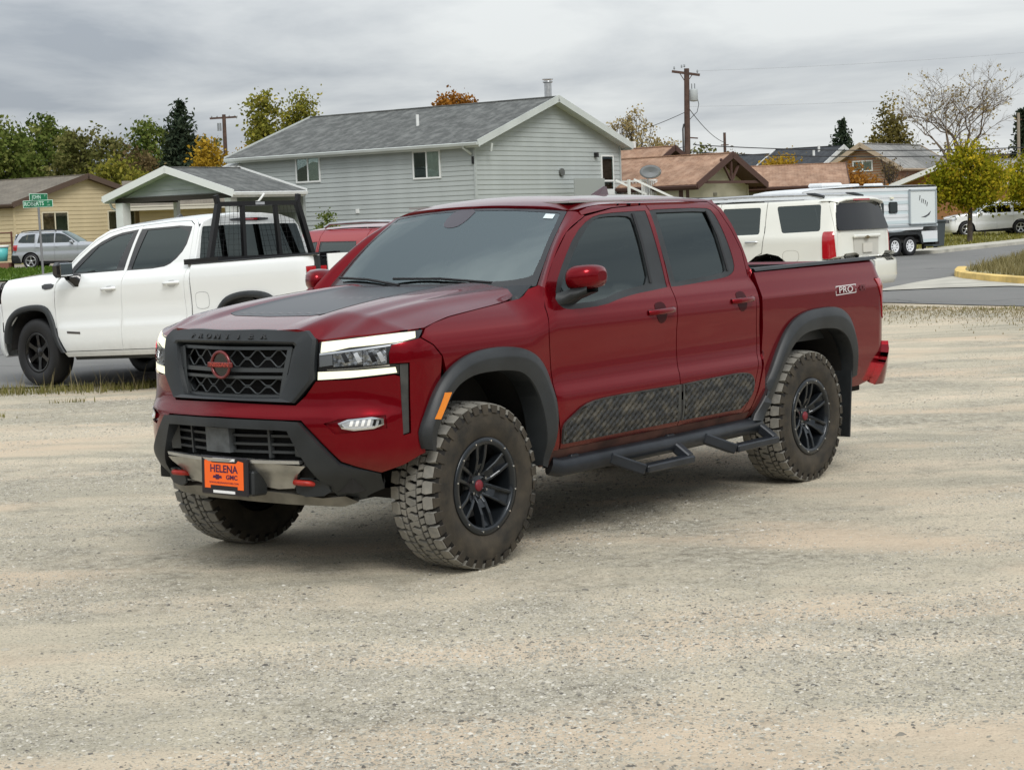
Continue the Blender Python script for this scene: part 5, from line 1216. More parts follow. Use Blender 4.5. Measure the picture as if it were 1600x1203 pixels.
# headache rack
RK = thing('headache_rack', 'black steel headache rack with wire mesh ends standing behind the white pickup cab', 'rack', (-2.28, 20.57, .03), R(140.4)); RK.rotation_euler = (0, R(2.3), R(140.4))
RM = mat('rack_black_steel', (.012, .012, .013), .45, .3)
def sq(mb, a, b, w): 
    a = Vector(a); b = Vector(b); mb.box((a+b)/2, ((b-a).length+w*.4, w, w), (b-a).to_track_quat('X', 'Z').to_matrix())
xr_ = .64
for s, (a, b) in enumerate((((xr_, .61, 1.99), (xr_, .80, 1.36)), ((xr_, -.61, 1.99), (xr_, -.80, 1.36)))):
    mb = MB(); sq(mb, a, b, .06); mb.build('outer_post', RM, RK)
for y in (.24, -.24): mb = MB(); sq(mb, (xr_, y*1.06, 1.97), (xr_, y*1.15, 1.37), .045); mb.build('inner_post', RM, RK)
mb = MB(); sq(mb, (xr_, .62, 1.985), (xr_, -.62, 1.985), .05); tb = mb.build('top_bar', RM, RK); mb = MB(); mb.box((xr_-.026, .0, 1.985), (.004, .14, .03)); mb.build('maker_plate', SILV, tb)
mb = MB(); sq(mb, (xr_, .92, 1.365), (xr_, -.92, 1.365), .055); mb.build('base_bar', RM, RK)
for s in (1, -1): mb = MB(); sq(mb, (xr_+.25, s*.92, 1.362), (xr_-.30, s*.92, 1.362), .06); mb.build('rail_foot', RM, RK); mb = MB(); sq(mb, (xr_, s*.62, 2.00), (xr_, s*.635, 2.075), .05); mb.build('load_stop', RM, RK)
for s in (1, -1):
    mb = MB()
    for k in range(10):
        t_ = k/9; z = 1.40+.56*t_; mb.cyl((xr_, s*.26, z), (xr_, s*(.785-.175*t_), z), .0018, n=4)
    for k in range(7):
        t_ = k/6; mb.cyl((xr_, s*(.27+.34*t_), 1.97), (xr_, s*(.27+.50*t_), 1.38), .0018, n=4)
    mb.build('wire_mesh', RM, RK)
# ---------------------------------------------------------------- generic passenger car
def suv(root, P, d, wheel_spec, glass_m=GLD):
    """d: wb, w, xF, xR, belt, roof, and outline stations"""
    w = d['w']; bz = d['belt']; rz = d['roof']; gh_ = d['gh']
    side = pchip([.22, .30, .45, .62, .75, .9, bz-.08, bz-.02, bz+.03, (bz+rz)/2, rz-.08, rz-.03, rz, rz+.06], [w-.08, w-.03, w-.005, w, w-.012, w-.008, w-.012, w-.045, w-.075, (w-.075+gh_)/2+.02, gh_+.02, gh_-.03, gh_-.09, gh_-.2])
    ln = d.get('lean', .25)
    c = Car(root, w, d['xF'], d['xR'], lambda u, z: side(z), pchip([.2, .35, .55, .8, d['hz']-.1, d['hz']+.05], [-.12, -.02, .0, -.01, -.05, -.2]), pchip([.2, .4, .62, .75, bz, rz], [-.08, -.0, .0, -.06, -.10, -.10-ln]), fr=.55, rr=.35)
    wb, ar = d['wb'], d['arch']
    o = d['out']; # cowl x, windscreen top x, roof rear x, tail x at belt
    hz, cx_, wx, rx, tx_ = d['hz'], o[0], o[1], o[2], o[3]
    zc = bz+.0
    A1 = arch(wb, ar, .26, 14, wheel_spec[0]); A0 = arch(0, ar, .26, 14, wheel_spec[0])
    xb = d['doors']   # front edge, split, rear edge x
    top_f = [(wb+ar+.22, hz-.09), (cx_, bz+.02)]
    c.p('front_fender', [(xb[0], .30), (xb[0], bz)]+[(cx_+.02, bz+.015), (wb+.1, hz-.01), (wb+ar+.1, hz-.06), (wb+ar+.14, .60), (wb+ar+.06, .30)]+A1, P, grid=.08, step=.08)
    rl = [(cx_, bz+.02), ((cx_+wx)/2, (bz+rz)/2+.02), (wx, rz-.02), ((wx+rx)/2+.2, rz+.0), (rx, rz-.03), ((rx+tx_)/2, (bz+rz)/2), (tx_, bz)]
    W = d['win']       # list of window polygons (x,z)
    body = [(xb[0]-.006, .30), (xb[0]-.006, bz), (cx_, bz+.02)]+rl[1:]+[(tx_, .62), (d['xR']+.36, .60), (d['xR']+.36, .40), (-ar-.03, .30)]+A0[::-1]
    lines = []
    # doors and quarter as separate panels split by seams
    def clipx(poly, x0, x1):
        out = poly
        for sgn, xc in ((1, x0), (-1, x1)):
            res = []
            for i in range(len(out)):
                a, b = out[i], out[(i+1) % len(out)]; ia = (a[0]-xc)*sgn >= 0; ib = (b[0]-xc)*sgn >= 0
                if ia: res.append(a)
                if ia != ib: t = (xc-a[0])/(b[0]-a[0]); res.append((xc, a[1]+(b[1]-a[1])*t))
            out = res
        return out
    segs = [('front_door', xb[1]+.004, 9), ('rear_door', xb[2]+.004, xb[1]-.004), ('rear_quarter', -9, xb[2]-.004)]
    for nm, a, b in segs:
        q = clipx(body, a, b); hs = []
        for wp in W:
            cq = clipx(wp, a+.02, b-.02)
            if len(cq) > 2: hs.append(cq)
        c.p(nm, q, P, holes=hs, grid=.08, step=.08)
        for h_ in hs: c.p('window_trim', h_, GLOSSB, -.006, thick=0, holes=[inset(h_, .07)]); c.p('side_window', inset(h_, .07), glass_m, -.008, thick=0)
    c.p('sill', [(xb[0]+.05, .30), (ar+.02, .30), (ar+.02, .22), (xb[0]+.05, .22)], BLK, thick=.04)
    c.top('hood', [(d['xF']-.06, hz-.22), (d['xF']-.12, hz-.14), (d['xF']-.30, hz-.075), (wb+.1, hz-.01), (cx_, bz+.02)], P, lambda x: .05 if x < wb+.1 else .05*max(.2, (d['xF']-x)/(d['xF']-wb-.1)))
    c.top('windscreen', rl[:3], GLC, .045)
    rf = c.top('roof', [rl[2], ((wx*.7+rx*.3), rz+.01), ((wx+rx)/2, rz+.012), (rx*.85+wx*.15, rz+.0), rl[4]], P, .045)
    for s in (1, -1):
        if d.get('rails', True): 
            mb = MB(); yy = gh_-.10; pts = [(wx-.25, s*yy, rz+.02), (wx-.35, s*yy, rz+.07), ((wx+rx)/2, s*yy, rz+.085), (rx+.15, s*yy, rz+.06), (rx+.05, s*yy, rz+.02)]; mb.tube(pts, .022, 6); mb.build('roof_rail', d.get('railm', SILV), rf)
        for x, r__ in ((wb, 0), (0, 0)): wheel(root, x, s*(w-.115), *wheel_spec)
        for cx2 in (wb, 0):
            mb = MB(); mb.loft([[(cx2+ar*math.cos(a), s*(w-.02), wheel_spec[0]+ar*math.sin(a)), (cx2+ar*math.cos(a), s*(w-.4), wheel_spec[0]+ar*math.sin(a))] for a in [math.pi*k/16 for k in range(17)]]); mb.add([(cx2-ar, s*(w-.39), .3), (cx2+ar, s*(w-.39), .3), (cx2+ar*.8, s*(w-.39), .3+ar), (cx2-ar*.8, s*(w-.39), .3+ar)], [(0, 1, 2, 3)]); mb.build('wheel_well_liner', DARK, root)
        mb = MB(); mb.box((cx_-.28, s*(w+.06), bz+.06), (.13, .20, .13), bev=.04); mi = mb.build('door_mirror', d.get('mirm', P), root); mb = MB(); mb.box((cx_-.26, s*(w-.06), bz+.01), (.07, .16, .04)); mb.build('mirror_arm', BLK, mi)
        sd = 'L' if s > 0 else 'R'
        for xa in (xb[1]+.22, xb[2]+.22):
            a = c.sh(xa, bz-.13); b = c.sh(xa-.18, bz-.13); mb = MB(); mb.tube([(a[0], s*a[1], a[2]), (a[0]-.03, s*(a[1]+.03), a[2]), (b[0]+.03, s*(b[1]+.03), b[2]), (b[0], s*b[1], b[2])], .014, 6); mb.build('door_handle', P, root)
        hd = d['xF']-.55
        c.p('headlamp', [(hd+.10, hz-.15), (hd+.32, hz-.20), (hd+.52, hz-.24), (hd+.52, hz-.34), (hd+.28, hz-.33), (hd+.12, hz-.25)], CLEARL, .006, side=sd, step=.06)
        t0 = d['xR']+.35
        c.p('tail_lamp', [(t0+.03, bz-.02), (t0-.30, bz-.02), (t0-.30, bz-.26), (t0-.02, bz-.26)], REDLENS, .008, side=sd, step=.06)
    ux, un = c.sh.umax, c.sh.umin
    fz0 = wb+ar+.14
    c.p('front_bumper', [(ux, hz-.20), (d['xF']-.30, hz-.13), (fz0, hz-.09), (fz0, .60), (wb+ar+.06, .30), (d['xF']-.4, .24), (ux, .22)], P, side='J', grid=.08, step=.08)
    c.p('grille', [(ux, hz-.24), (d['xF']+.05, hz-.26), (d['xF']+.02, hz-.42), (ux, hz-.44)], GLOSSB, .012, side='J')
    tu = d['xR']+.33
    hatch = [(un, rz-.05), (tu-.20, rz-.06), (tu-.05, bz+.1), (tu, bz-.0), (tu, .62), (un, .62)]
    hw = [(un, rz-.10), (tu-.30, rz-.12), (tu-.20, bz+.06), (un, bz+.04)]
    c.p('tailgate', hatch, P, side='J', grid=.08, step=.08, thick=.03); c.p('rear_window', hw, GLD, .008, side='J', thick=0)
    c.p('rear_bumper', [(un, .61), (tu+.05, .61), (-ar-.06, .45), (-ar-.03, .26), (un, .28)], P if not d.get('bb') else BLK, .02, side='J', thick=.05)
    simple_inside(root, tx_+.2, cx_-.1, w-.2, .62, bz, (xb[1]+.35, xb[2]+.3))
    mb = MB(); mb.box((wb*.5, 0, .34), (wb+.8, 2*w-.4, .16)); mb.box((wb+.1, 0, .6), (.9, 2*w-.85, .4)); mb.build('underbody', DARK, root)
    return c
# ---------------------------------------------------------------- large white SUV with the rear to the camera
S1 = thing('cream_white_suv', 'cream white long SUV seen from behind with tall red tail lamps', 'SUV', (5.01, 31.55, 0), R(140.2))
_ss = pchip([.30, .40, .5, .7, .85, 1.0, 1.12, 1.22, 1.27, 1.30, 1.34, 1.55, 1.75, 1.82, 1.87, 1.92], [.94, .975, .99, .995, .985, .985, .985, .978, .965, .94, .925, .86, .79, .76, .70, .60])
sc1 = Car(S1, .985, 4.35, -1.44, lambda u, z: _ss(z), pchip([.3, .5, 1.0, 1.2], [-.08, 0, -.03, -.15]), pchip([.38, .46, .55, .68, .82, .85, 1.0, 1.28, 1.55, 1.85, 1.95], [-.10, -.02, .0, .0, -.01, -.10, -.11, -.12, -.20, -.30, -.36]), rr=.34)
qw = fillet([(-.10, 1.755), (-.95, 1.765), (-1.0, 1.325), (-.27, 1.305)], .05); dw = fillet([(.98, 1.745), (.21, 1.748), (.17, 1.295), (.80, 1.285)], .05); fw_ = fillet([(1.10, 1.745), (2.05, 1.73), (2.75, 1.30), (1.08, 1.285)], .05)
sa = [(.54, .42), (.50, .62), (.40, .80), (.22, .92), (0, .965), (-.22, .92), (-.40, .80), (-.50, .62), (-.54, .42)]
sc1.p('rear_quarter', [(.09, 1.83), (.06, 1.26), (.10, .97), (.22, .93), (0, .975), (-.22, .93), (-.40, .81), (-.50, .63), (-.54, .46), (-1.05, .46), (-1.06, .855), (-1.32, .860), (-1.28, 1.32), (-1.125, 1.72), (-1.09, 1.80), (-1.02, 1.84), (-.98, 1.845)], PW2, holes=[qw])
sc1.p('rear_door', [(.105, 1.83), (1.02, 1.825), (1.02, .42), (.56, .42), (.52, .62), (.42, .80), (.23, .93), (.115, .98), (.075, 1.26)], PW2, holes=[dw])
sc1.p('front_door', [(1.03, 1.825), (2.10, 1.80), (2.85, 1.30), (2.88, .42), (1.03, .42)], PW2, holes=[fw_])
sc1.p('front_fender', [(2.89, .42), (2.86, 1.30), (3.3, 1.27), (3.9, 1.20), (3.92, .6), (3.86, .45)]+[(3.3+p[0], p[1]) for p in sa], PW2)
for q, g__ in ((qw, GLD), (dw, GLD), (fw_, GLD)): sc1.p('side_window', q, g__, -.008, thick=0)
sc1.p('sill', [(2.8, .41), (.56, .41), (.56, .34), (2.8, .34)], PW2, thick=.05)
sr = sc1.top('roof', [(2.12, 1.805), (1.95, 1.835), (1.5, 1.855), (.8, 1.862), (0, 1.862), (-.6, 1.858), (-.98, 1.845)], PW2, .05)
sc1.top('windscreen', [(2.9, 1.30), (2.5, 1.56), (2.12, 1.805)], GLC, .05); sc1.top('hood', [(4.20, 1.05), (4.1, 1.15), (3.8, 1.21), (3.3, 1.26), (2.9, 1.295)], PW2, .05)
mb = MB(); mb.loft([[(x, y, z) for y, z in ((-.80+(x+.93)*-.12, z0-.03), (-.74, z0), (-.5, z0+.035), (0, z0+.045), (.5, z0+.035), (.74, z0), (.80-(x+.93)*-.12, z0-.03))] for x, z0 in ((-.92, 1.85), (-1.12, 1.845), (-1.25, 1.815), (-1.262, 1.785), (-1.16, 1.765))]); sp_ = mb.build('roof_spoiler', PW2, S1, recalc=True)
mb = MB(); mb.loft([[(-1.268, y, 1.842), (-1.270, y, 1.815)] for y in (-.28, -.14, 0, .14, .28)]); mb.build('brake_lamp', REDLENS, sp_)
for s in (1, -1):
    mb = MB(); mb.tube([(1.7, s*.66, 1.87), (1.55, s*.66, 1.925), (.5, s*.66, 1.94), (-.65, s*.66, 1.93), (-.80, s*.66, 1.90), (-.92, s*.66, 1.875)], .026, 6); mb.build('roof_rail', SILV, sr)
    mb = MB(); mb.tube([(-.60, s*.66, 1.945), (-.75, s*.66, 1.925), (-.93, s*.66, 1.885)], [.02, .036, .03], 6); mb.build('roof_rail_end', BLK, sr)
    sc1.p('tail_lamp', fillet([(-1.065, 1.312), (-1.262, 1.312), (-1.305, .868), (-1.065, .865)], .03), REDLENS, .010, side='L' if s > 0 else 'R', step=.05)
    for x in (0, 3.3): wheel(S1, x, s*.86, .405, .275, .26, SILV, 6)
    for xa, z in ((.42, 1.17), (1.35, 1.17)):
        a = sc1.sh(xa, z); mb = MB(); mb.tube([(xa, s*a[1], z), (xa-.03, s*(a[1]+.035), z), (xa-.20, s*(a[1]+.035), z), (xa-.23, s*a[1], z)], .016, 6); mb.build('door_handle', SILV, S1)
    mb = MB(); mb.box((2.55, s*1.08, 1.34), (.14, .22, .18), bev=.04); mb.build('door_mirror', PW2, S1)
    for cx2 in (3.3, 0):
        mb = MB(); mb.loft([[(cx2+.53*math.cos(a), s*.96, .42+.53*math.sin(a)), (cx2+.53*math.cos(a), s*.55, .42+.53*math.sin(a))] for a in [math.pi*k/16 for k in range(17)]]); mb.build('wheel_well_liner', DARK, S1)
q = smooth_poly([(-.30, .98), (-.38, 1.02), (-.55, 1.02), (-.62, .98), (-.62, .86), (-.56, .82), (-.38, .82), (-.30, .86)], 1)
sc1.p('fuel_door', q, mat('seam_cream', (.42, .41, .36), .6), .001, holes=[inset(q, .06)], thick=0, side='R'); sc1.p('fuel_door', q, mat('seam_cream', (.42, .41, .36), .6), .001, holes=[inset(q, .06)], thick=0, side='L')
un = sc1.sh.umin
sc1.p('tailgate', [(un, 1.80), (-1.10, 1.80), (-1.13, 1.72), (-1.285, 1.32), (-1.325, .855), (un, .845)], PW2, side='J', step=.05, grid=.05, holes=())
def hw_pts(z): return None
def RWf(y, z): return (-1.362+.152*(z-1.30)/.475*1.0+.05*(y/.9)**2, y, z)
panel('rear_window', fillet([(-.86, 1.325), (.86, 1.325), (.765, 1.775), (-.765, 1.775)], .05), RWf, mat('rear_glass_black', (.010, .011, .013), .06, spec=.35), S1, step=.08, thick=.02, sgn=-1)
def RP(y, z): return (-1.335-.0*y, y, z)
sg = panel('licence_recess', [(.40, 1.185), (-.43, 1.185), (-.43, .885), (.40, .885)], RP, mat('recess_cream', (.52, .51, .46), .5), S1, step=.1, thick=.01, sgn=-1)
mb = MB(); mb.box((-1.352, -.015, 1.215), (.05, .90, .06), bev=.02); gb_ = mb.build('licence_garnish', PW2, S1)
mb = MB(); mb.box((-1.38, .02, 1.195), (.012, .15, .022)); mb.box((-1.38, .02, 1.195), (.010, .06, .055)); mb.build('maker_emblem', mat('emblem_gold', (.20, .15, .08), .35, .7), gb_)
mb = MB(); mb.box((-1.35, -.03, 1.02), (.012, .31, .155)); lp = mb.build('licence_plate', mat('paper_plate', (.60, .58, .52), .6), S1)
sc1.p('rear_bumper', [(un, .84), (-1.32, .85), (-1.06, .84), (-.60, .72), (-.56, .46), (-1.0, .43), (un, .44)], PW2, .055, side='J', thick=.08)
mb = MB(); mb.loft([[(-1.33, y, .868), (-1.470+.13*abs(y/.9)**4, y, .872)] for y in [(-.84+1.68*k/12) for k in range(13)]]); mb.build('bumper_step_pad', BLK, S1)
mb = MB(); mb.box((1.6, 0, .45), (5.2, 1.5, .2)); mb.box((1.5, 0, .8), (2.6, 1.7, .1)); mb.build('underbody', DARK, S1)
simple_inside(S1, -1.0, 2.7, .8, .75, 1.3, (.1, 1.0, 1.9))
sc1.p('front_bumper', [(sc1.sh.umax, 1.05), (4.0, 1.17), (3.93, 1.19), (3.93, .6), (3.87, .45), (sc1.sh.umax, .4)], PW2, side='J')
# ---------------------------------------------------------------- smaller cars
def crossover(wb, w, xF, xR, belt, roof, hz, r_, wt=0, **k):
    rf_ = roof; roof = roof-wt
    d = dict(wb=wb, w=w, xF=xF, xR=xR, belt=belt, roof=rf_, hz=hz, gh=w*.72, arch=r_+.06, out=(wb-.50, wb-1.28, xR+.42, xR+.16), doors=(wb-.52, wb-1.56, wb-2.42))
    d['win'] = [smooth_poly([(wb-.62, belt+.035), (wb-1.02, (belt+roof)/2+.08), (wb-1.30, roof-.075), (wb-1.545, roof-.065), (wb-1.55, belt+.035)], 1, (0, 3, 4)), [(wb-1.575, roof-.065), (wb-2.25, roof-.07), (wb-2.33, belt+.045), (wb-1.575, belt+.035)], smooth_poly([(wb-2.44, roof-.075), (xR+.62, roof-.10), (xR+.36, belt+.12), (xR+.44, belt+.07), (wb-2.44, belt+.05)], 1, (0, 4))]
    d.update(k); return d
SB = thing('silver_crossover', 'silver crossover parked in front of the tan house left of the street sign', 'car', (-20.76, 80.69, .33), R(-4.1))
suv(SB, PSIL, crossover(2.64, .88, 3.60, -.93, 1.08, 1.60, 1.06, .345, railm=BLK, bb=True), (.345, .22, .24, mat('machined_alloy', (.45, .46, .47), .3, .8), 5), glass('light_car_glass', (.16, .17, .17), 1.7))
W2 = thing('white_crossover', 'white SUV parked behind the small leafy tree at the right edge', 'SUV', (26.5, 95.0, 0), R(179.7))
suv(W2, PW3, crossover(2.79, .93, 3.72, -1.0, 1.15, 1.72, 1.15, .39), (.39, .24, .25, SILV, 5))
RS = thing('red_crossover', 'bright red crossover parked behind the white pickup bed', 'car', (-1.19, 24.6, 0), R(142))
suv(RS, PRED, crossover(2.72, .90, 3.62, -.95, 1.10, 1.66, 1.06, .36, wt=.10), (.36, .23, .25, SILV, 5), glass('mid_car_glass', (.12, .13, .13), 1.9))
DK = thing('dark_car', 'dark parked vehicle half hidden between the trailer and the leafy tree', 'car', (27.8, 112.0, .1), R(172))
suv(DK, PDRK, crossover(2.9, .96, 3.85, -1.05, 1.22, 1.80, 1.22, .40), (.40, .25, .25, SILV, 5))
# dark tonneau car roof peeking over the cream SUV
GS = thing('grey_crossover', 'dark grey car roof showing just above the cream SUV roof', 'car', (4.2, 36.0, 0), R(140))
suv(GS, paint('dark_grey_paint', (.05, .055, .06), metal=.4, rough=.3, amount=.2), crossover(2.95, .97, 3.9, -1.05, 1.25, 1.90, 1.2, .40, railm=BLK), (.40, .25, .26, SILV, 5))
# ---------------------------------------------------------------- travel trailer
TT = thing('travel_trailer', 'white travel trailer with ribbed sides and twin white wheels on the far street', 'trailer', (12.69, 62.43, 0), R(218))
TRW = mat('trailer_white', (.70, .72, .73), .4, noise=(.8, .06)); TRG = mat('trailer_grey_band', (.36, .40, .42), .45); TRB = mat('trailer_pale_blue', (.56, .64, .66), .45)
out_ = [(-1.78, .44), (-1.78, 2.30), (-1.74, 2.36), (2.19, 2.38), (4.30, 2.31), (4.86, 2.24), (4.90, 2.10), (4.40, 1.30), (4.15, .55), (1.28, .50), (1.25, .68), (1.05, .80), (-.95, .80), (-.98, .44)]
for s in (1, -1):
    mb = MB()
    zs = np.arange(.44, 2.30, .11)
    # ribbed wall: polygon clipped into horizontal ribs
    def clipz(poly, z0, z1):
        o_ = poly
        for sg_, zc_ in ((1, z0), (-1, z1)):
            r2 = []
            for i in range(len(o_)):
                a, b = o_[i], o_[(i+1) % len(o_)]; ia = (a[1]-zc_)*sg_ >= 0; ib = (b[1]-zc_)*sg_ >= 0
                if ia: r2.append(a)
                if ia != ib: t_ = (zc_-a[1])/(b[1]-a[1]); r2.append((a[0]+(b[0]-a[0])*t_, zc_))
            o_ = r2
        return o_
    wl = None
    for k, z0 in enumerate(zs):
        cq = clipz(out_, z0, min(z0+.11, 2.38)) if z0 < .80 else clipz([p for p in out_ if p[1] > .79] , z0, min(z0+.11, 2.40))
        if z0 < .80:
            for part in (clipz([(-1.78, .44), (-1.78, .82), (-.95, .82), (-.98, .44)], z0, z0+.11), clipz([(1.26, .50), (1.05, .82), (4.2, .82), (4.15, .55)], z0, z0+.11)):
                if len(part) > 2: mb2 = MB(); mb2.prism(part, (0, s*1.08, 0), (1, 0, 0), (0, 0, 1), -s*.03); mb2.build('ribbed_sheet', TRW if k % 4 else TRB, TT, recalc=True)
            continue
        if len(cq) < 3: continue
        mb2 = MB(); mb2.prism([(x, z) for x, z in cq], (0, s*1.08, 0), (1, 0, 0), (0, 0, 1), -s*(.022 if k % 2 else .034)); mb2.build('ribbed_sheet', TRW if k % 3 else TRB, TT, recalc=True)
mb = MB(); mb.loft([[(x, -1.09, z), (x, -.6, z+.02), (x, 0, z+.03), (x, .6, z+.02), (x, 1.09, z)] for x, z in [(-1.80, .44), (-1.80, 2.30), (-1.74, 2.37), (2.19, 2.39), (4.30, 2.32), (4.88, 2.25), (4.92, 2.10), (4.42, 1.30), (4.17, .50)]]); mb.build('roof_and_ends', TRW, TT, recalc=True)
mb = MB(); mb.box((1.2, 0, .50), (5.9, 2.1, .10)); mb.box((.0, 0, .62), (2.2, 2.0, .3)); mb.box((-1.9, 0, .40), (.2, 2.0, .10)); mb.cyl((4.1, 0, .48), (5.4, 0, .48), .06); mb.build('chassis', DARK, TT)
for k in range(2):
    mb = MB(); mb.box((-1.62+.1*k, .6-1.2*k, .30), (.05, .05, .22)); mb.build('stabiliser_jack', DARK, TT)
mb = MB(); mb.prism([(-.28, 1.08), (-1.64, 1.08), (-1.64, 2.20), (-.28, 2.22)], (0, 1.16, 0), (1, 0, 0), (0, 0, 1), .08); sl_o = mb.build('slide_out', mat('slide_panel', (.66, .70, .69), .4), TT, recalc=True)
for q in ([(-.26, 1.06), (-1.68, 1.06), (-1.68, 1.10), (-.26, 1.10)], [(-.26, 2.19), (-1.68, 2.19), (-1.68, 2.24), (-.26, 2.24)], [(-.26, 1.06), (-.31, 1.06), (-.31, 2.24), (-.26, 2.24)], [(-1.62, 1.06), (-1.68, 1.06), (-1.68, 2.24), (-1.62, 2.24)]): mb = MB(); mb.prism(q, (0, 1.19, 0), (1, 0, 0), (0, 0, 1), .05); mb.build('slide_frame', TRG, sl_o, recalc=True)
sw_ = mat('swoosh_dark', (.05, .05, .06), .5)
mb = MB(); mb.prism([(-.85, 1.30), (-1.0, 1.32), (-1.2, 1.38), (-1.38, 1.50), (-1.30, 1.37), (-1.1, 1.29)], (0, 1.172, 0), (1, 0, 0), (0, 0, 1), .004); mb.build('swoosh', sw_, sl_o, recalc=True)
mb = MB()
for k, (x, z) in enumerate(((-.78, 1.94), (-.88, 1.86), (-.97, 1.84), (-1.07, 1.80), (-1.16, 1.74))): mb.prism([(x, z-.07), (x-.02, z-.08), (x-.06, z+.05+.03*(k == 0)), (x-.03, z+.07+.03*(k == 0))], (0, 1.172, 0), (1, 0, 0), (0, 0, 1), .004)
mb.build('script_mark', sw_, sl_o, recalc=True)
for x0, x1, z0, z1 in ((.74, .32, 1.47, 1.84), (1.55, 1.02, 1.28, 1.84), (3.2, 2.3, 1.3, 1.84)):
    q = fillet([(x0, z0), (x1, z0), (x1, z1), (x0, z1)], .07); mb = MB(); mb.prism(q, (0, 1.145, 0), (1, 0, 0), (0, 0, 1), .04); w__ = mb.build('window', RUBB, TT, recalc=True); mb = MB(); mb.prism(inset(q, .16), (0, 1.150, 0), (1, 0, 0), (0, 0, 1), .02); mb.build('pane', GLD, w__, recalc=True)
mb = MB(); mb.prism([(4.2, .98), (-1.78, .98), (-1.78, 1.06), (4.2, 1.06)], (0, 1.135, 0), (1, 0, 0), (0, 0, 1), .02); mb.build('grey_band', TRG, TT, recalc=True)
mb = MB(); mb.prism([(.9, .86), (.2, .90), (-.1, .88), (.15, .84), (.5, .83)], (0, 1.135, 0), (1, 0, 0), (0, 0, 1), .012); mb.build('side_stripe', TRG, TT, recalc=True)
mb = MB(); mb.prism([(1.02, .40), (.95, .72), (.70, .80), (-.72, .80), (-.92, .70), (-.98, .40), (-.88, .40), (-.80, .64), (-.66, .72), (.62, .72), (.84, .66), (.92, .40)], (0, 1.16, 0), (1, 0, 0), (0, 0, 1), .08); mb.build('wheel_fender', BLK, TT, recalc=True)
for s in (1, -1):
    for x in (.39, -.39): wheel(TT, x, s*.98, .345, .20, .20, mat('white_steel_wheel', (.75, .76, .78), .4), 8)
for x, z in ((1.4, 2.42), (.2, 2.42)): mb = MB(); mb.box((x, 0, z+.02), (.5, .5, .10), bev=.04); mb.build('roof_vent', TRW, TT)
mb = MB(); mb.box((2.6, 0, 2.46), (1.0, .7, .16), bev=.06); mb.build('air_conditioner', TRW, TT)
mb = MB(); mb.box((.60, 1.15, 1.97), (.14, .04, .06)); mb.build('porch_lamp', mat('lamp_cream', (.8, .78, .6), .4), TT)
# ================================================================ houses
def shingles(name, c1, c2, c3, row=.145):
    if name in MATS: return MATS[name]
    m, n, l, b = node_mat(name); oc = n.new('ShaderNodeTexCoord').outputs['Object']
    br = n.new('ShaderNodeTexBrick'); br.inputs['Scale'].default_value = 1; br.inputs['Brick Width'].default_value = .32; br.inputs['Row Height'].default_value = row; br.inputs['Mortar Size'].default_value = .008; br.inputs['Bias'].default_value = .0
    br.inputs['Color1'].default_value = (*c1, 1); br.inputs['Color2'].default_value = (*c2, 1); br.inputs['Mortar'].default_value = (*[v*.45 for v in c1], 1); l.new(oc, br.inputs[0])
    v = ramp(n, l, nz(n, l, oc, .9, 6, .7), [(.35, (.75, .75, .75)), (.65, (1.2, 1.2, 1.2))])
    v2 = ramp(n, l, nz(n, l, oc, 2.4, 3, .6, ((1, .6, 1), R(30))), [(.45, (0, 0, 0)), (.62, (1, 1, 1))])
    col = mixc(n, l, .9, mixc(n, l, v2, br.outputs[0], c3), v, 'MULTIPLY'); l.new(col, b.inputs['Base Color']); b.inputs['Roughness'].default_value = .95
    bump(n, l, b, br.outputs['Fac'], .5, -.01); MATS[name] = m; return m
def siding(name, col): return mat(name, col, .7, noise=(1.2, .07, 5))
WPANE = glass('house_window_glass', (.88, .92, .90), 1.45)
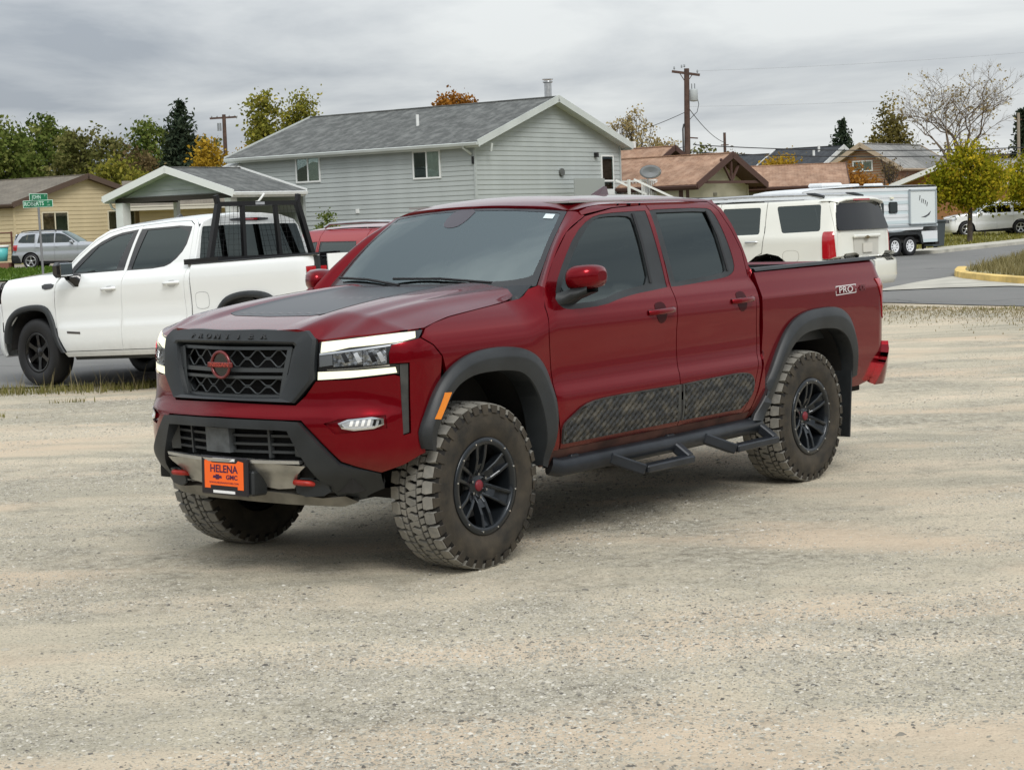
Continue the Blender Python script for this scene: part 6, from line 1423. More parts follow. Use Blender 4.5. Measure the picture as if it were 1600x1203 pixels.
class House:
    """gable house. a: across the span, b: along the ridge. kind R: gable end faces right-front; L: left-front"""
    def __init__(s, name, label, cat, X, Y, ang, kind, L, B, ze, zr, wall, roof, trim, eo=.4, ro=.4, z0=-.6, board=.2, group=None):
        s.k = kind; s.L, s.B, s.ze, s.zr, s.eo, s.ro, s.z0 = L, B, ze, zr, eo, ro, z0; s.wm, s.rm, s.tm = wall, roof, trim; s.board = board
        s.o = thing(name, label, cat, (X, Y, 0), R(90-ang) if kind == 'R' else R(90-ang), group)
    def P(s, a, b, z): return (a, b, z) if s.k == 'R' else (b, a, z)
    def box(s, a0, a1, b0, b1, z0, z1, mb=None):
        mb = mb or MB(); p = s.P((a0+a1)/2, (b0+b1)/2, (z0+z1)/2); d = s.P(abs(a1-a0), abs(b1-b0), abs(z1-z0)); mb.box(p, d); return mb
    def roofz(s, a): return s.ze+(s.zr-s.ze)*(1-abs(a-s.B/2)/(s.B/2+s.eo))
    def walls(s, boards='LG', front=True):
        o = s.o; L, B, z0 = s.L, s.B, s.z0; th = .15
        for b_ in (th/2, L-th/2):
            mb = MB(); h0 = s.roofz(0)-.10; pts = [(0, z0), (B, z0), (B, h0), (B/2, s.zr-.10), (0, h0)]
            A = [s.P(p[0], b_-th/2, p[1]) for p in pts]; C = [s.P(p[0], b_+th/2, p[1]) for p in pts]
            mb.add(A+C, [(0, 1, 2, 3, 4), (9, 8, 7, 6, 5)]+[(i, (i+1) % 5, 5+(i+1) % 5, 5+i) for i in range(5)]); w_ = mb.build('gable_wall', s.wm, o, recalc=True)
            if b_ < L/2: s.gw = w_
        for a_ in (th/2, B-th/2):
            w_ = s.box(a_-th/2, a_+th/2, th, L-th, z0, s.roofz(0)-.10).build('side_wall', s.wm, o)
            if a_ < B/2: s.lw = w_
        e = s.board
        def brd(pts, plane):
            # wedge: thick at the bottom edge. pts: (u0,u1) bottom, (u0,u1) top, z0, z1
            (u0, u1), (t0, t1), za, zb = pts; v = []
            for dpt, z, q0, q1 in ((.006, zb, t0, t1), (.030, za, u0, u1)):
                for u in (q0, q1):
                    v.append(s.P(-dpt, u, z) if plane == 'L' else s.P(u, -dpt, z)); 
            for z, q0, q1 in ((zb, t0, t1), (za, u0, u1)):
                for u in (q0, q1): v.append(s.P(.01, u, z) if plane == 'L' else s.P(u, .01, z))
            mb = MB(); mb.add(v, [(0, 1, 3, 2), (2, 3, 7, 6), (0, 1, 5, 4), (0, 2, 6, 4), (1, 3, 7, 5)]); return mb
        top = s.roofz(0)-.12
        if 'L' in boards:
            me = None; z = max(0, z0)
            while z < top-.05:
                h = min(e, top-z)
                if me is None or h < e-1e-6: me = brd(((0, s.L), (0, s.L), 0, h), 'L').mesh('siding_board', s.wm); fixn(me)
                bo = new_obj('siding_board', me, s.lw); bo.location = (0, 0, z); z += e
        if 'G' in boards:
            z = max(0, z0); me = None
            def lim(z):
                if z <= s.roofz(0)-.12: return (0, s.B)
                t = (z-s.ze+.12)/(s.zr-s.ze); d = (s.B/2+s.eo)*(1-t); return (max(0, s.B/2-d), min(s.B, s.B/2+d))
            while z < s.zr-.2:
                z1 = min(z+e, s.zr-.15); a, b = lim(z), lim(z1)
                if b[1]-b[0] < .05: break
                if z1 <= top:
                    if me is None: me = brd((a, b, 0, e), 'G').mesh('siding_board', s.wm); fixn(me)
                    bo = new_obj('siding_board', me, s.gw); bo.location = (0, 0, z)
                else: bo = brd((a, b, z, z1), 'G').build('siding_board', s.wm, s.gw, recalc=True)
                z += e
        # corner trim
        mb = MB()
        for a_, b_ in ((-.02, -.02), (B+.02, -.02), (-.02, L+.02)):
            s.box(a_-.045, a_+.045, b_-.045, b_+.045, z0, s.roofz(0)-.12).build('corner_trim', s.tm if False else s.wm, o)
        return s
    def roof(s, th=.12, soffit=None, gutter=None, rake=None):
        o = s.o; Lr = s.L+2*s.ro; run = s.B/2+s.eo; rise = s.zr-s.ze; sl_ = math.hypot(run, rise)
        for sg_ in (1, -1):
            # local slope sheet: x along ridge, y up the slope
            mb = MB(); mb.box((0, sl_/2, -th/2), (Lr, sl_, th)); r_ = mb.build('roof_slope', s.rm, o)
            base = Vector(s.P(s.B/2-sg_*run, s.L/2, s.ze)); top_ = Vector(s.P(s.B/2, s.L/2, s.zr)); yv = (top_-base).normalized(); xv = Vector(s.P(0, 1, 0)); zv = xv.cross(yv)
            if zv.z < 0: xv = -xv; zv = xv.cross(yv)
            r_.matrix_local = Matrix(((xv.x, yv.x, zv.x, base.x), (xv.y, yv.y, zv.y, base.y), (xv.z, yv.z, zv.z, base.z), (0, 0, 0, 1)))
            mb = MB(); mb.box((0, .06, -th-.06), (Lr, .04, .16)); mb.box((0, -.05, -th*.5-.01), (Lr, .10, .11)); mb.build('gutter', gutter or s.tm, r_)
            mb = MB(); mb.box((0, sl_/2, -th-.035), (Lr-.02, sl_-.04, .05)); mb.build('soffit', soffit or s.tm, r_)
            for e_ in (1, -1): mb = MB(); mb.box((e_*(Lr/2+.012), sl_/2, -th*.6), (.03, sl_+.02, th+.16)); mb.build('rake_board', rake or s.tm, r_)
        mb = s.box(s.B/2-.12, s.B/2+.12, -s.ro, s.L+s.ro, s.zr-.02, s.zr+.03); mb.build('ridge_cap', s.rm, o); return s
    def window(s, plane, u0, u1, z0, z1, frame=None, split=True, curtain=None, door=False, pane=None):
        fm_ = frame or WHT; f = .07
        def bx_(ua, ub, za, zb, d0, d1, mb): return s.box(-d1, -d0, ua, ub, za, zb, mb) if plane == 'L' else s.box(ua, ub, -d1, -d0, za, zb, mb)
        u0, u1 = min(u0, u1), max(u0, u1); mb = MB()
        for q in ((u0, u1, z0, z0+f), (u0, u1, z1-f, z1), (u0, u0+f, z0+f, z1-f), (u1-f, u1, z0+f, z1-f)): bx_(*q, -.02, .065, mb)
        w_ = mb.build('window' if not door else 'door', fm_, s.o)
        mid = (u0+u1)/2
        if split: bx_(mid-.035, mid+.035, z0+f, z1-f, -.02, .055, MB()).build('mullion', fm_, w_)
        rng_ = ((u0+f, mid-.035), (mid+.035, u1-f)) if split else ((u0+f, u1-f),)
        for k, (a, b) in enumerate(rng_):
            bx_(a, b, z0+f, z1-f, .032, .040, MB()).build('pane', pane or WPANE, w_)
            cm = curtain[k] if curtain else mat('room_dark', (.05, .05, .048), .9)
            bx_(a, b, z0+f, z1-f, .0305, .0315, MB()).build('blind_or_dark_room', cm, w_)  # curtain or blind sheet; in room_dark its colour stands in for an unlit room
        return w_
GRYS = siding('grey_green_siding', (.385, .415, .405)); GRYR = shingles('grey_shingles', (.085, .090, .086), (.115, .120, .115), (.15, .155, .148)); GTRIM = mat('pale_grey_trim', (.52, .55, .53), .6, noise=(1, .08))
CUR = mat('pale_curtain', (.50, .50, .46), .9, noise=(6, .1)); RDK = mat('room_dark', (.05, .05, .048), .9)
gh_ = House('grey_house', 'large two-storey grey sided house with grey shingle roof behind the red pickup', 'house', -1.18, 74.98, 35.88, 'R', 13.23, 11.02, 4.93, 6.92, GRYS, GRYR, GTRIM, .45, .5)
gh_.walls().roof()
gh_.window('L', 8.40, 9.83, 3.66, 4.78, curtain=(CUR, RDK)); gh_.window('L', 1.76, 3.23, 3.54, 4.72, curtain=(CUR, RDK))
dr = gh_.window('G', 9.42, 10.45, 2.30, 4.48, split=False, door=True, curtain=(CUR,)); gh_.box(9.45, 10.42, -.075, -.05, 3.28, 3.36).build('door_rail', WHT, dr); gh_.box(9.45, 10.42, -.06, -.03, 2.30, 2.95).build('door_panel', WHT, dr)
mb = MB(); mb.cyl((6.2, -.12, 3.70), (6.2, .0, 3.70), .17, n=14); mb.build('vent_hood', mat('vent_grey', (.10, .105, .10), .7), gh_.o)
mb = MB(); mb.box((8.96, -.10, 4.47), (.16, .16, .20)); mb.build('wall_lamp', RUBB, gh_.o)
mb = MB(); mb.box((-.05, 6.36, 2.33), (.06, .16, .18)); mb.build('meter_box', WHT, gh_.o); mb = MB(); mb.box((-.05, 0.05, 4.2), (.10, .10, .3)); mb.build('cable_bracket', RUBB, gh_.o)
mb = MB(); mb.cyl((.6, -.46, 4.87), (.6, -.40, 4.55), .05); mb.tube([(-.40, .25, 4.86), (-.40, .28, 4.70), (-.25, .15, 4.55), (-.08, .12, 4.45)], .05, 8); mb.build('downspout', GTRIM, gh_.o)
mb = MB(); mb.cyl((6.5, .72, 6.4), (6.5, .72, 7.62), .16, n=14); mb.lathe([(.17, 0), (.22, .03), (.22, .07), (.17, .10)], 14, axis='z', c=(6.5, .72, 7.62)); mb.cyl((6.5, .72, 7.76), (6.5, .72, 7.80), .24, n=14); mb.build('flue_pipe', SILV, gh_.o)
mb = MB(); mb.cyl((2.6, 4.98, 5.9), (2.6, 4.98, 6.42), .07, n=10); mb.build('roof_vent_pipe', WHT, gh_.o)
# landing and stairs at the side door
LD = thing('side_door_landing', 'white railed landing with stairs at the grey house side door', 'stairs', (-1.18, 74.98, 0), R(90-35.88))
mb = MB(); mb.box((9.9, -1.0, 2.22), (2.4, 1.9, .12)); mb.build('deck', mat('weathered_deck', (.36, .36, .34), .8), LD)
for x, y in ((8.75, -1.9), (11.05, -1.9), (11.05, -.1), (8.75, -.1)): mb = MB(); mb.box((x, y, 1.65), (.10, .10, 3.3)); mb.build('post', WHT, LD)
mb = MB(); mb.box((11.05, -1.0, 3.27), (.08, 1.9, .08)); mb.build('handrail', WHT, LD); mb = MB(); mb.box((10.4, -1.9, 3.27), (1.3, .08, .08)); mb.build('handrail', WHT, LD)
bal = MB(); bal.box((0, 0, 0), (.045, .045, .95)); balm = bal.mesh('baluster', WHT)
for k in range(11): o = new_obj('baluster', balm, LD); o.location = (11.05, -.18-.17*k, 2.77)
for k in range(8): o = new_obj('baluster', balm, LD); o.location = (9.85+.16*k, -1.9, 2.77)
for y in (-1.9, -.95): mb = MB(); a = Vector((9.6, y-.0, 3.25)); b = Vector((7.6, y-.9, 1.55)); sq(mb, (8.9, y, 3.25), (8.9, y-1.8, 2.05), .10) if False else sq(mb, (9.2, y, 3.30), (10.4, y-1.6, 2.30), .09); mb.build('stair_rail', WHT, LD)
mb = MB(); mb.box((7.1, -.9, 2.9), (2.4, .04, 1.0)); mb.build('wire_screen', mat('screen_grey', (.30, .32, .31), .7), LD)
mb = MB()
for k in range(8): mb.box((10.0, -2.2-.24*k, 2.05-.2*k), (1.1, .26, .05))
mb.build('stair_treads', mat('weathered_deck', (.36, .36, .34), .8), LD)
DS = thing('satellite_dish', 'grey oval satellite dish standing beside the stair railing', 'satellite dish', (-1.18, 74.98, 0), R(90-35.88))
mb = MB(); mb.lathe([(0, .10), (.15, .085), (.30, .04), (.43, 0), (.43, -.02), (.30, .02), (0, .08)], 22, axis='y'); d_ = mb.build('reflector', mat('dish_grey', (.15, .16, .165), .5), DS, recalc=True); d_.location = (9.95, -2.3, 3.62); d_.rotation_euler = (R(-10), 0, R(-48)); d_.scale = (1.15, 1, .72)
mb = MB(); mb.cyl((9.95, -2.15, 0), (9.95, -2.15, 3.6), .03); mb.build('mast', SILV, DS); mb = MB(); mb.tube([(9.95, -2.3, 3.35), (9.8, -2.8, 3.45), (9.8, -2.85, 3.6)], .02, 6); mb.box((9.8, -2.85, 3.62), (.08, .12, .08)); mb.build('feed_arm', SILV, DS)
# carport
cp_ = House('carport', 'open grey carport with white gable trim left of the grey house', 'carport', -10.66, 72.0, 36.0, 'L', 3.4, 6.74, 3.22, 4.31, GRYS, GRYR, WHT, .4, .4, 2.9)
cp_.roof(rake=mat('bright_white_trim', (.78, .79, .77), .5))
o = cp_.o; B = cp_.B; gz0 = cp_.roofz(0)-.14; pts = [(.3, 3.18), (B-.3, 3.18), (B/2+.1, cp_.zr-.16), (B/2-.1, cp_.zr-.16)]
mb = MB(); A = [cp_.P(p[0], .10, p[1]) for p in pts]; C = [cp_.P(p[0], .20, p[1]) for p in pts]; mb.add(A+C, [(0, 1, 2, 3), (7, 6, 5, 4)]+[(i, (i+1) % 4, 4+(i+1) % 4, 4+i) for i in range(4)]); gp_ = mb.build('gable_infill', GRYS, o, recalc=True)
z = 3.2
while z < cp_.zr-.35:
    hw = (B/2-.15)*(1-(z-3.14)/(cp_.zr-3.2)); 
    cp_.box(B/2-hw, B/2+hw, .07, .10, z, z+.02).build('siding_board', GRYS, gp_); z += .2
cp_.box(0, B, 0, .16, 2.98, 3.17).build('front_beam', mat('beam_brown', (.045, .038, .032), .8), o); cp_.box(-.08, .08, .0, 3.4, 2.98, 3.17).build('side_beam', mat('beam_brown', (.045, .038, .032), .8), o); cp_.box(B-.08, B+.08, .0, 3.4, 2.98, 3.17).build('side_beam', mat('beam_brown', (.045, .038, .032), .8), o)
for a_, b_, m_2, w_ in ((.25, .08, WHT, .34), (B-.28, .08, WHT, .42), (B*.47, 3.0, mat('post_weathered', (.12, .115, .10), .8), .30), (B-.3, 3.1, WHT, .2)): cp_.box(a_-w_/2, a_+w_/2, b_-w_/2, b_+w_/2, -.5, 2.98).build('post', m_2, o)
cp_.box(.2, B-.2, .2, 3.6, 3.19, 3.22).build('ceiling', mat('ceiling_pale', (.42, .42, .38), .8), o)
mb = MB(); q = [cp_.P(-.5, 1.2, 3.1), cp_.P(-.45, .9, 2.8), cp_.P(-.2, .4, 2.7), cp_.P(-.05, .25, 2.6), cp_.P(-.05, .25, .2)]; mb.tube(q, .05, 8); mb.build('downspout', WHT, o)
mb = MB(); mb.tube([cp_.P(B+.45, 0, 3.1), cp_.P(B+.35, .05, 2.8), cp_.P(B+.05, .1, 2.65), cp_.P(B+.05, .1, .2)], .05, 8); mb.build('downspout', WHT, o)
# porch roof bit and grey wing behind the carport
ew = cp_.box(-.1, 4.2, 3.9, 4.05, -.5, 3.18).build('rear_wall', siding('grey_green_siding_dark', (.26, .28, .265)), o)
for a0, a1 in ((.3, 1.2), (1.8, 3.4)): q_ = cp_.box(a0, a1, 3.82, 3.9, -.3, 2.35).build('rear_door', mat('dull_green_door', (.13, .15, .125), .7), o)
mb = MB(); mb.box((0, 0, 0), (2.6, .9, .14), Matrix.Rotation(R(-18), 3, 'Y')); po = mb.build('porch_roof', WHT, gh_.o); po.location = (-.5, 13.6, 4.45)
# tan house
TANS = siding('tan_siding', (.52, .43, .27)); TANR = shingles('brown_grey_shingles', (.155, .135, .105), (.19, .165, .13), (.17, .15, .12)); TTR = mat('brown_fascia', (.085, .055, .04), .7)
tn = House('tan_house', 'tan sided house with brown-grey roof behind the silver crossover', 'house', -25.68, 95.67, 36.5, 'R', 16, 9.6, 3.50, 5.0, TANS, TANR, TTR, .4, .4, -.6, .22)
tn.walls().roof(); TF = mat('cream_frame', (.62, .56, .42), .6)
for u0, u1, cu in ((1.75, 3.55, (mat('window_junk', (.30, .18, .10), .9, noise=(4, .8)), mat('green_blind', (.09, .10, .07), .9))), (6.3, 8.3, (mat('grey_blind', (.12, .10, .095), .9), mat('brown_blind', (.10, .075, .05), .9)))): tn.window('G', u0, u1, 1.95, 3.05, TF, curtain=cu)
wn2 = House('tan_house_wing', 'tan sided low wing with white door seen under the carport', 'house', -17.7, 101.5, 36.5, 'L', 7.0, 11.0, 2.85, 4.2, TANS, TANR, TTR, .5, .5, -.6, .22)
wn2.o.rotation_euler = (0, 0, R(12)); wn2.P = lambda a, b, z: (a, b, z); wn2.L, wn2.B = 7.0, 7.0
wx_ = MB(); wx_.box((3.2, 3.5, 1.3), (11.5, 7.0, 3.7)); ww = wx_.build('wall', TANS, wn2.o); ww.location = (0, 0, 0)
z = .4
while z < 2.9: mb = MB(); mb.box((3.2, -.012, z+.11), (11.5, .03, .2)); mb.build('siding_board', TANS, ww); z += .22
mb = MB(); mb.box((0, 2.1, 0), (13.2, 4.6, .14)); rs2 = mb.build('roof_slope', TANR, wn2.o); rs2.location = (3.2, -.7, 3.15); rs2.rotation_euler = (R(20), 0, 0)
mb = MB(); mb.box((3.2, -.85, 3.10), (13.2, .10, .26)); mb.build('gutter', mat('cream_fascia', (.50, .47, .40), .6), wn2.o); mb = MB(); mb.box((3.2, -.4, 2.98), (13.0, .8, .04)); mb.build('soffit', mat('cream_fascia', (.50, .47, .40), .6), wn2.o)
def wbox(x0, x1, z0, z1, nm, m_3, par, d=.06): mb = MB(); mb.box(((x0+x1)/2, -d/2-.02, (z0+z1)/2), (x1-x0, d, z1-z0)); return mb.build(nm, m_3, par)
d3 = wbox(.5, 1.7, .35, 2.45, 'door', WHT, wn2.o); wbox(.78, 1.42, 1.35, 2.2, 'pane', WPANE, d3, .08)
for x0, x1 in ((4.3, 5.6), (5.95, 7.9)): w3 = wbox(x0, x1, 1.25, 2.35, 'window', TF, wn2.o); m3 = (x0+x1)/2; wbox(x0+.08, m3-.04, 1.33, 2.27, 'pane', mat('room_dark', (.05, .05, .048), .9), w3, .075); wbox(m3+.04, x1-.08, 1.33, 2.27, 'pane', mat('room_dark', (.05, .05, .048), .9), w3, .075)
mb = MB(); mb.box((2.5, -.12, 2.1), (.14, .12, .2)); mb.build('porch_lamp', mat('lit_lamp', (1, .8, .5), .5, emit=(1, .72, .35), es=2.5), wn2.o)
# brown roofed house with braced gable
BRNW = siding('drab_olive_wall', (.24, .225, .165)); BRNC = siding('cream_garage_wall', (.52, .49, .38)); BRNR = shingles('brown_shingles', (.285, .165, .105), (.33, .20, .13), (.37, .235, .16)); BRT = mat('red_brown_fascia', (.075, .036, .028), .7)
bn = House('brown_roof_house', 'brown shingled house with dark braces in its cream gable', 'house', 8.03, 82.0, 35.4, 'R', 15, 5.93, 2.99, 4.41, BRNC, BRNR, BRT, .45, .9, -.5, 5.0)
bn.walls('').roof(th=.14, rake=BRT, soffit=BRT)
for a0, a1 in ((2.9, 2.0), (2.95, 2.95), (3.0, 3.9)): mb = MB(); sq(mb, bn.P(a0, -.80, 3.15), bn.P(a1, -.80, 3.15+.95 if a0 != a1 else 4.0), .09); mb.build('gable_brace', BRT, bn.o)
bn.box(.2, 5.7, -.85, -.75, 3.02, 3.14).build('tie_beam', BRT, bn.o)
bn.window('G', 1.0, 4.9, -.4, 2.15, frame=BRT, split=False, door=True, curtain=(mat('garage_door_tan', (.40, .35, .26), .7),), pane=mat('garage_door_tan', (.40, .35, .26), .7))
bn.box(-.06, .35, -.05, .25, -.4, 2.85).build('corner_post', BRT, bn.o)
mb = MB(); mb.box((2.8, -.03, 2.55), (.30, .03, .14)); mb.build('house_number', mat('number_grey', (.22, .21, .17), .8), bn.o)
bm = House('long_brown_house', 'long low house with brown shingle roof behind the braced gable', 'house', 6.2, 95.0, 35.4, 'R', 22, 9, 3.1, 5.35, BRNW, BRNR, BRT, .5, .5, -.5, 5.0)
bm.walls('').roof()
mb = MB(); mb.box((5.2, 4.0, 5.45), (.5, .5, 1.0)); mb.build('chimney', mat('chimney_dark', (.06, .055, .05), .8), bm.o); mb = MB(); mb.cyl((5.0, 2.4, 5.0), (5.0, 2.4, 5.75), .12, n=10); mb.build('roof_vent_pipe', WHT, bm.o)
br2 = House('brown_roof_house', 'low brown shingled roof between the braced gable and the orange bush', 'house', 16.9, 92.0, 8.0, 'R', 5.2, 7, 2.90, 4.05, BRNW, BRNR, BRT, .5, .4, -.5, 5.0)
br2.walls('').roof()
# dark roofed white houses, brick house, white-trimmed gable
WSID = siding('white_siding', (.66, .68, .67)); BLKR = shingles('charcoal_shingles', (.030, .034, .040), (.042, .046, .052), (.05, .055, .06))
h4 = House('dark_roof_house', 'white sided house with charcoal roof behind the yellow shrub', 'house', 21.15, 124.0, 36, 'R', 4.2, 6.4, 4.55, 6.0, WSID, BLKR, WHT, .4, .5, -.5, 5); h4.walls('').roof()
for k in (0, 1): mb = MB(); mb.cyl((1.6+.8*k, 1.0, 4.9), (1.6+.8*k, 1.0, 5.75+.3*k), .09, n=8); mb.build('roof_vent_pipe', WHT, h4.o)
h5 = House('dark_roof_house', 'charcoal roof slope left of the yellow shrub, half hidden by the braced gable', 'house', 18.6, 136.0, 36, 'R', 4.0, 5.6, 4.9, 6.0, WSID, BLKR, WHT, .4, .4, -.5, 5); h5.walls('').roof()
BRK, n_, l_, b_ = node_mat('orange_brick'); oc = n_.new('ShaderNodeTexCoord').outputs['Object']; bk = n_.new('ShaderNodeTexBrick'); bk.inputs['Scale'].default_value = 3; bk.inputs['Color1'].default_value = (.26, .115, .05, 1); bk.inputs['Color2'].default_value = (.33, .15, .07, 1); bk.inputs['Mortar'].default_value = (.30, .22, .15, 1); mp_ = n_.new('ShaderNodeMapping'); mp_.inputs['Rotation'].default_value = (R(90), 0, 0); l_.new(oc, mp_.inputs[0]); l_.new(mp_.outputs[0], bk.inputs[0]); l_.new(bk.outputs[0], b_.inputs['Base Color'])
h6 = House('brick_house', 'orange brick gable house with pale grey roof under the bare tree', 'house', 25.1, 116.5, 36.6, 'L', 8.4, 5.0, 4.1, 5.80, BRK, shingles('pale_grey_shingles', (.24, .24, .23), (.29, .285, .27), (.32, .315, .30)), mat('tan_trim', (.45, .36, .26), .6), .4, .4, -.5, 5); h6.walls('').roof()
h6.window('G', 1.8, 3.2, 4.0, 4.7, curtain=(CUR, CUR))
h7 = House('orange_gable_house', 'low house with white rake board behind the trailer roof', 'house', 28.3, 108.0, 36.0, 'L', 9.0, 5.6, 2.87, 3.96, siding('orange_tan_wall', (.30, .145, .06)), BRNR, mat('bright_white_trim', (.78, .79, .77), .5), .4, .6, -.5, 5); h7.walls('').roof()
# small bright roof far right between trees
h8 = House('pale_shed', 'pale roofed shed between the leafy tree and the right edge', 'shed', 34.0, 120.0, 36, 'R', 6, 5.5, 3.4, 4.6, WSID, shingles('pale_grey_shingles', (.24, .24, .23), (.29, .285, .27), (.32, .315, .30)), WHT, .3, .3, -.5, 5); h8.walls('').roof()
# ================================================================ trees and plants
def np_mesh(name, V, F, m, tint=None, smooth=False):
    me = bpy.data.meshes.new(name); nv, nf, k = len(V), len(F), F.shape[1]
    me.vertices.add(nv); me.vertices.foreach_set('co', np.ascontiguousarray(V, np.float32).ravel())
    me.loops.add(nf*k); me.loops.foreach_set('vertex_index', np.ascontiguousarray(F, np.int32).ravel())
    me.polygons.add(nf); me.polygons.foreach_set('loop_start', np.arange(0, nf*k, k, dtype=np.int32))
    me.update(calc_edges=True)
    if tint is not None:
        a = me.attributes.new('tint', 'FLOAT', 'POINT'); a.data.foreach_set('value', np.ascontiguousarray(tint, np.float32))
    me.materials.append(m)
    if smooth: me.polygons.foreach_set('use_smooth', [True]*nf)
    return me
def leaf_mat(name, stops, trans=.35):
    if name in MATS: return MATS[name]
    m = bpy.data.materials.new(name); m.use_nodes = True; t = m.node_tree; n = t.nodes; l = t.links; n.clear()
    o = n.new('ShaderNodeOutputMaterial'); at_ = n.new('ShaderNodeAttribute'); at_.attribute_name = 'tint'
    c = ramp(n, l, at_.outputs['Fac'], stops); d = n.new('ShaderNodeBsdfDiffuse'); l.new(c, d.inputs[0]); tr = n.new('ShaderNodeBsdfTranslucent'); l.new(c, tr.inputs[0])
    mx_ = n.new('ShaderNodeMixShader'); mx_.inputs[0].default_value = trans; l.new(d.outputs[0], mx_.inputs[1]); l.new(tr.outputs[0], mx_.inputs[2]); l.new(mx_.outputs[0], o.inputs[0]); MATS[name] = m; return m
GREEN = leaf_mat('leaves_dark_green', [(.0, (.045, .070, .016)), (.5, (.13, .17, .040)), (1, (.28, .29, .09))])
OLIVE = leaf_mat('leaves_olive', [(.0, (.050, .060, .020)), (.5, (.14, .145, .045)), (1, (.28, .25, .10))])
YGRN = leaf_mat('leaves_yellow_green', [(.0, (.075, .085, .018)), (.5, (.22, .22, .040)), (1, (.42, .36, .07))])
YELL = leaf_mat('leaves_yellow', [(.0, (.20, .12, .015)), (.5, (.42, .27, .03)), (1, (.60, .42, .07))])
ORNG = leaf_mat('leaves_orange', [(.0, (.16, .065, .015)), (.5, (.36, .16, .03)), (1, (.52, .28, .06))])
BRWN = leaf_mat('leaves_brown', [(.0, (.065, .050, .025)), (.5, (.15, .11, .05)), (1, (.24, .18, .09))])
PALE = leaf_mat('leaves_pale_straw', [(.0, (.20, .15, .07)), (.5, (.36, .28, .13)), (1, (.48, .40, .20))])
SPRC = leaf_mat('spruce_needles', [(.0, (.010, .018, .012)), (.5, (.028, .042, .026)), (1, (.060, .075, .045))], .1)
LEAFY = leaf_mat('leaves_turning', [(.0, (.085, .10, .008)), (.40, (.235, .235, .016)), (.72, (.42, .34, .026)), (1, (.58, .41, .035))])
BARK = mat('bark', (.075, .060, .048), .95, noise=(5, .4), bump=(14, .6, .03)); BARKP = mat('pale_bark', (.135, .110, .085), .95, noise=(4, .35))
def leaves(C, per, spread, size, rng, tint_c, aspect=.7, droop=0):
    """C: clump centres (n,3); per leaves each; returns quads"""
    n = len(C)*per; c = np.repeat(C, per, 0); sp = np.repeat(spread, per)[:, None] if np.ndim(spread) else spread
    p = c+rng.normal(0, 1, (n, 3))*sp*np.array([1, 1, .8])
    a = rng.normal(0, 1, (n, 3)); a[:, 2] -= droop; a /= np.linalg.norm(a, axis=1)[:, None]; b = rng.normal(0, 1, (n, 3)); b -= a*(a*b).sum(1)[:, None]; b /= np.linalg.norm(b, axis=1)[:, None]
    s = size*rng.uniform(.6, 1.3, n)[:, None]; a = a*s*.5; b = b*s*.5*aspect
    V = np.stack([p-a, p+b, p+a, p-b], 1).reshape(-1, 3); F = np.arange(n*4).reshape(-1, 4)
    t = np.clip(np.repeat(tint_c, per)+rng.normal(0, .13, n), 0, 1); return V, F, np.repeat(t, 4)
def tree(name, label, x, y, h, hw, m, lobes, seed, clumps=130, per=34, size=.30, trunk=.16, bark=None, group=None, z=None, cat='tree', spread=.28, hollow=.5):
    """lobes: (dx, dy, zfrac, rx, rz) in units of hw / h"""
    rng = np.random.RandomState(seed); z = zg(x, y) if z is None else z
    o = thing(name, label, cat, (x, y, z), rng.uniform(0, 6), group)
    mb = MB(); zt = min(l_[2] for l_ in lobes)*h; top = max(l_[2] for l_ in lobes)*h
    mb.tube([(0, 0, -.2), (.03*h*(rng.rand()-.5), .03*h*(rng.rand()-.5), zt*.6), (.05*h*(rng.rand()-.5), 0, top*.9)], [trunk*1.25, trunk, trunk*.35], 8)
    mb.build('trunk', bark or BARK, o)
    C = []; tc_ = []; wts = np.array([l_[3]**2*l_[4] for l_ in lobes]); wts = wts/wts.sum()
    for l_, w_ in zip(lobes, wts):
        k = max(6, int(clumps*w_)); c0 = np.array([l_[0]*hw, l_[1]*hw, l_[2]*h]); d = rng.normal(0, 1, (k, 3)); d /= np.linalg.norm(d, axis=1)[:, None]
        r_ = (hollow+(1-hollow)*rng.rand(k)**.5)[:, None]*rng.uniform(.82, 1.12, k)[:, None]; P = c0+d*r_*np.array([l_[3]*hw, l_[3]*hw, l_[4]*h]); C.append(P); tc_.append(np.clip(.48+rng.normal(0, .17, k), 0, 1))
        mb = MB(); mb.tube([(0, 0, max(zt*.5, c0[2]-l_[4]*h*1.1)), (c0[0]*.6, c0[1]*.6, c0[2]-l_[4]*h*.4), tuple(c0)], [trunk*.5, trunk*.34, trunk*.12], 6); mb.build('limb', bark or BARK, o)
        if k > 20:
            mb = MB()
            for q in P[:14]: mb.tube([tuple(c0-np.array([0, 0, l_[4]*h*.3])), tuple((c0+q)/2), tuple(q)], [trunk*.16, trunk*.10, trunk*.05], 4)
            mb.build('branches', bark or BARK, o)
    C = np.concatenate(C); tc_ = np.concatenate(tc_)
    V, F, t = leaves(C, per, spread*rng.uniform(.7, 1.4, len(C)), size, rng, tc_); new_obj('crown', np_mesh('crown', V, F, m, t), o); return o
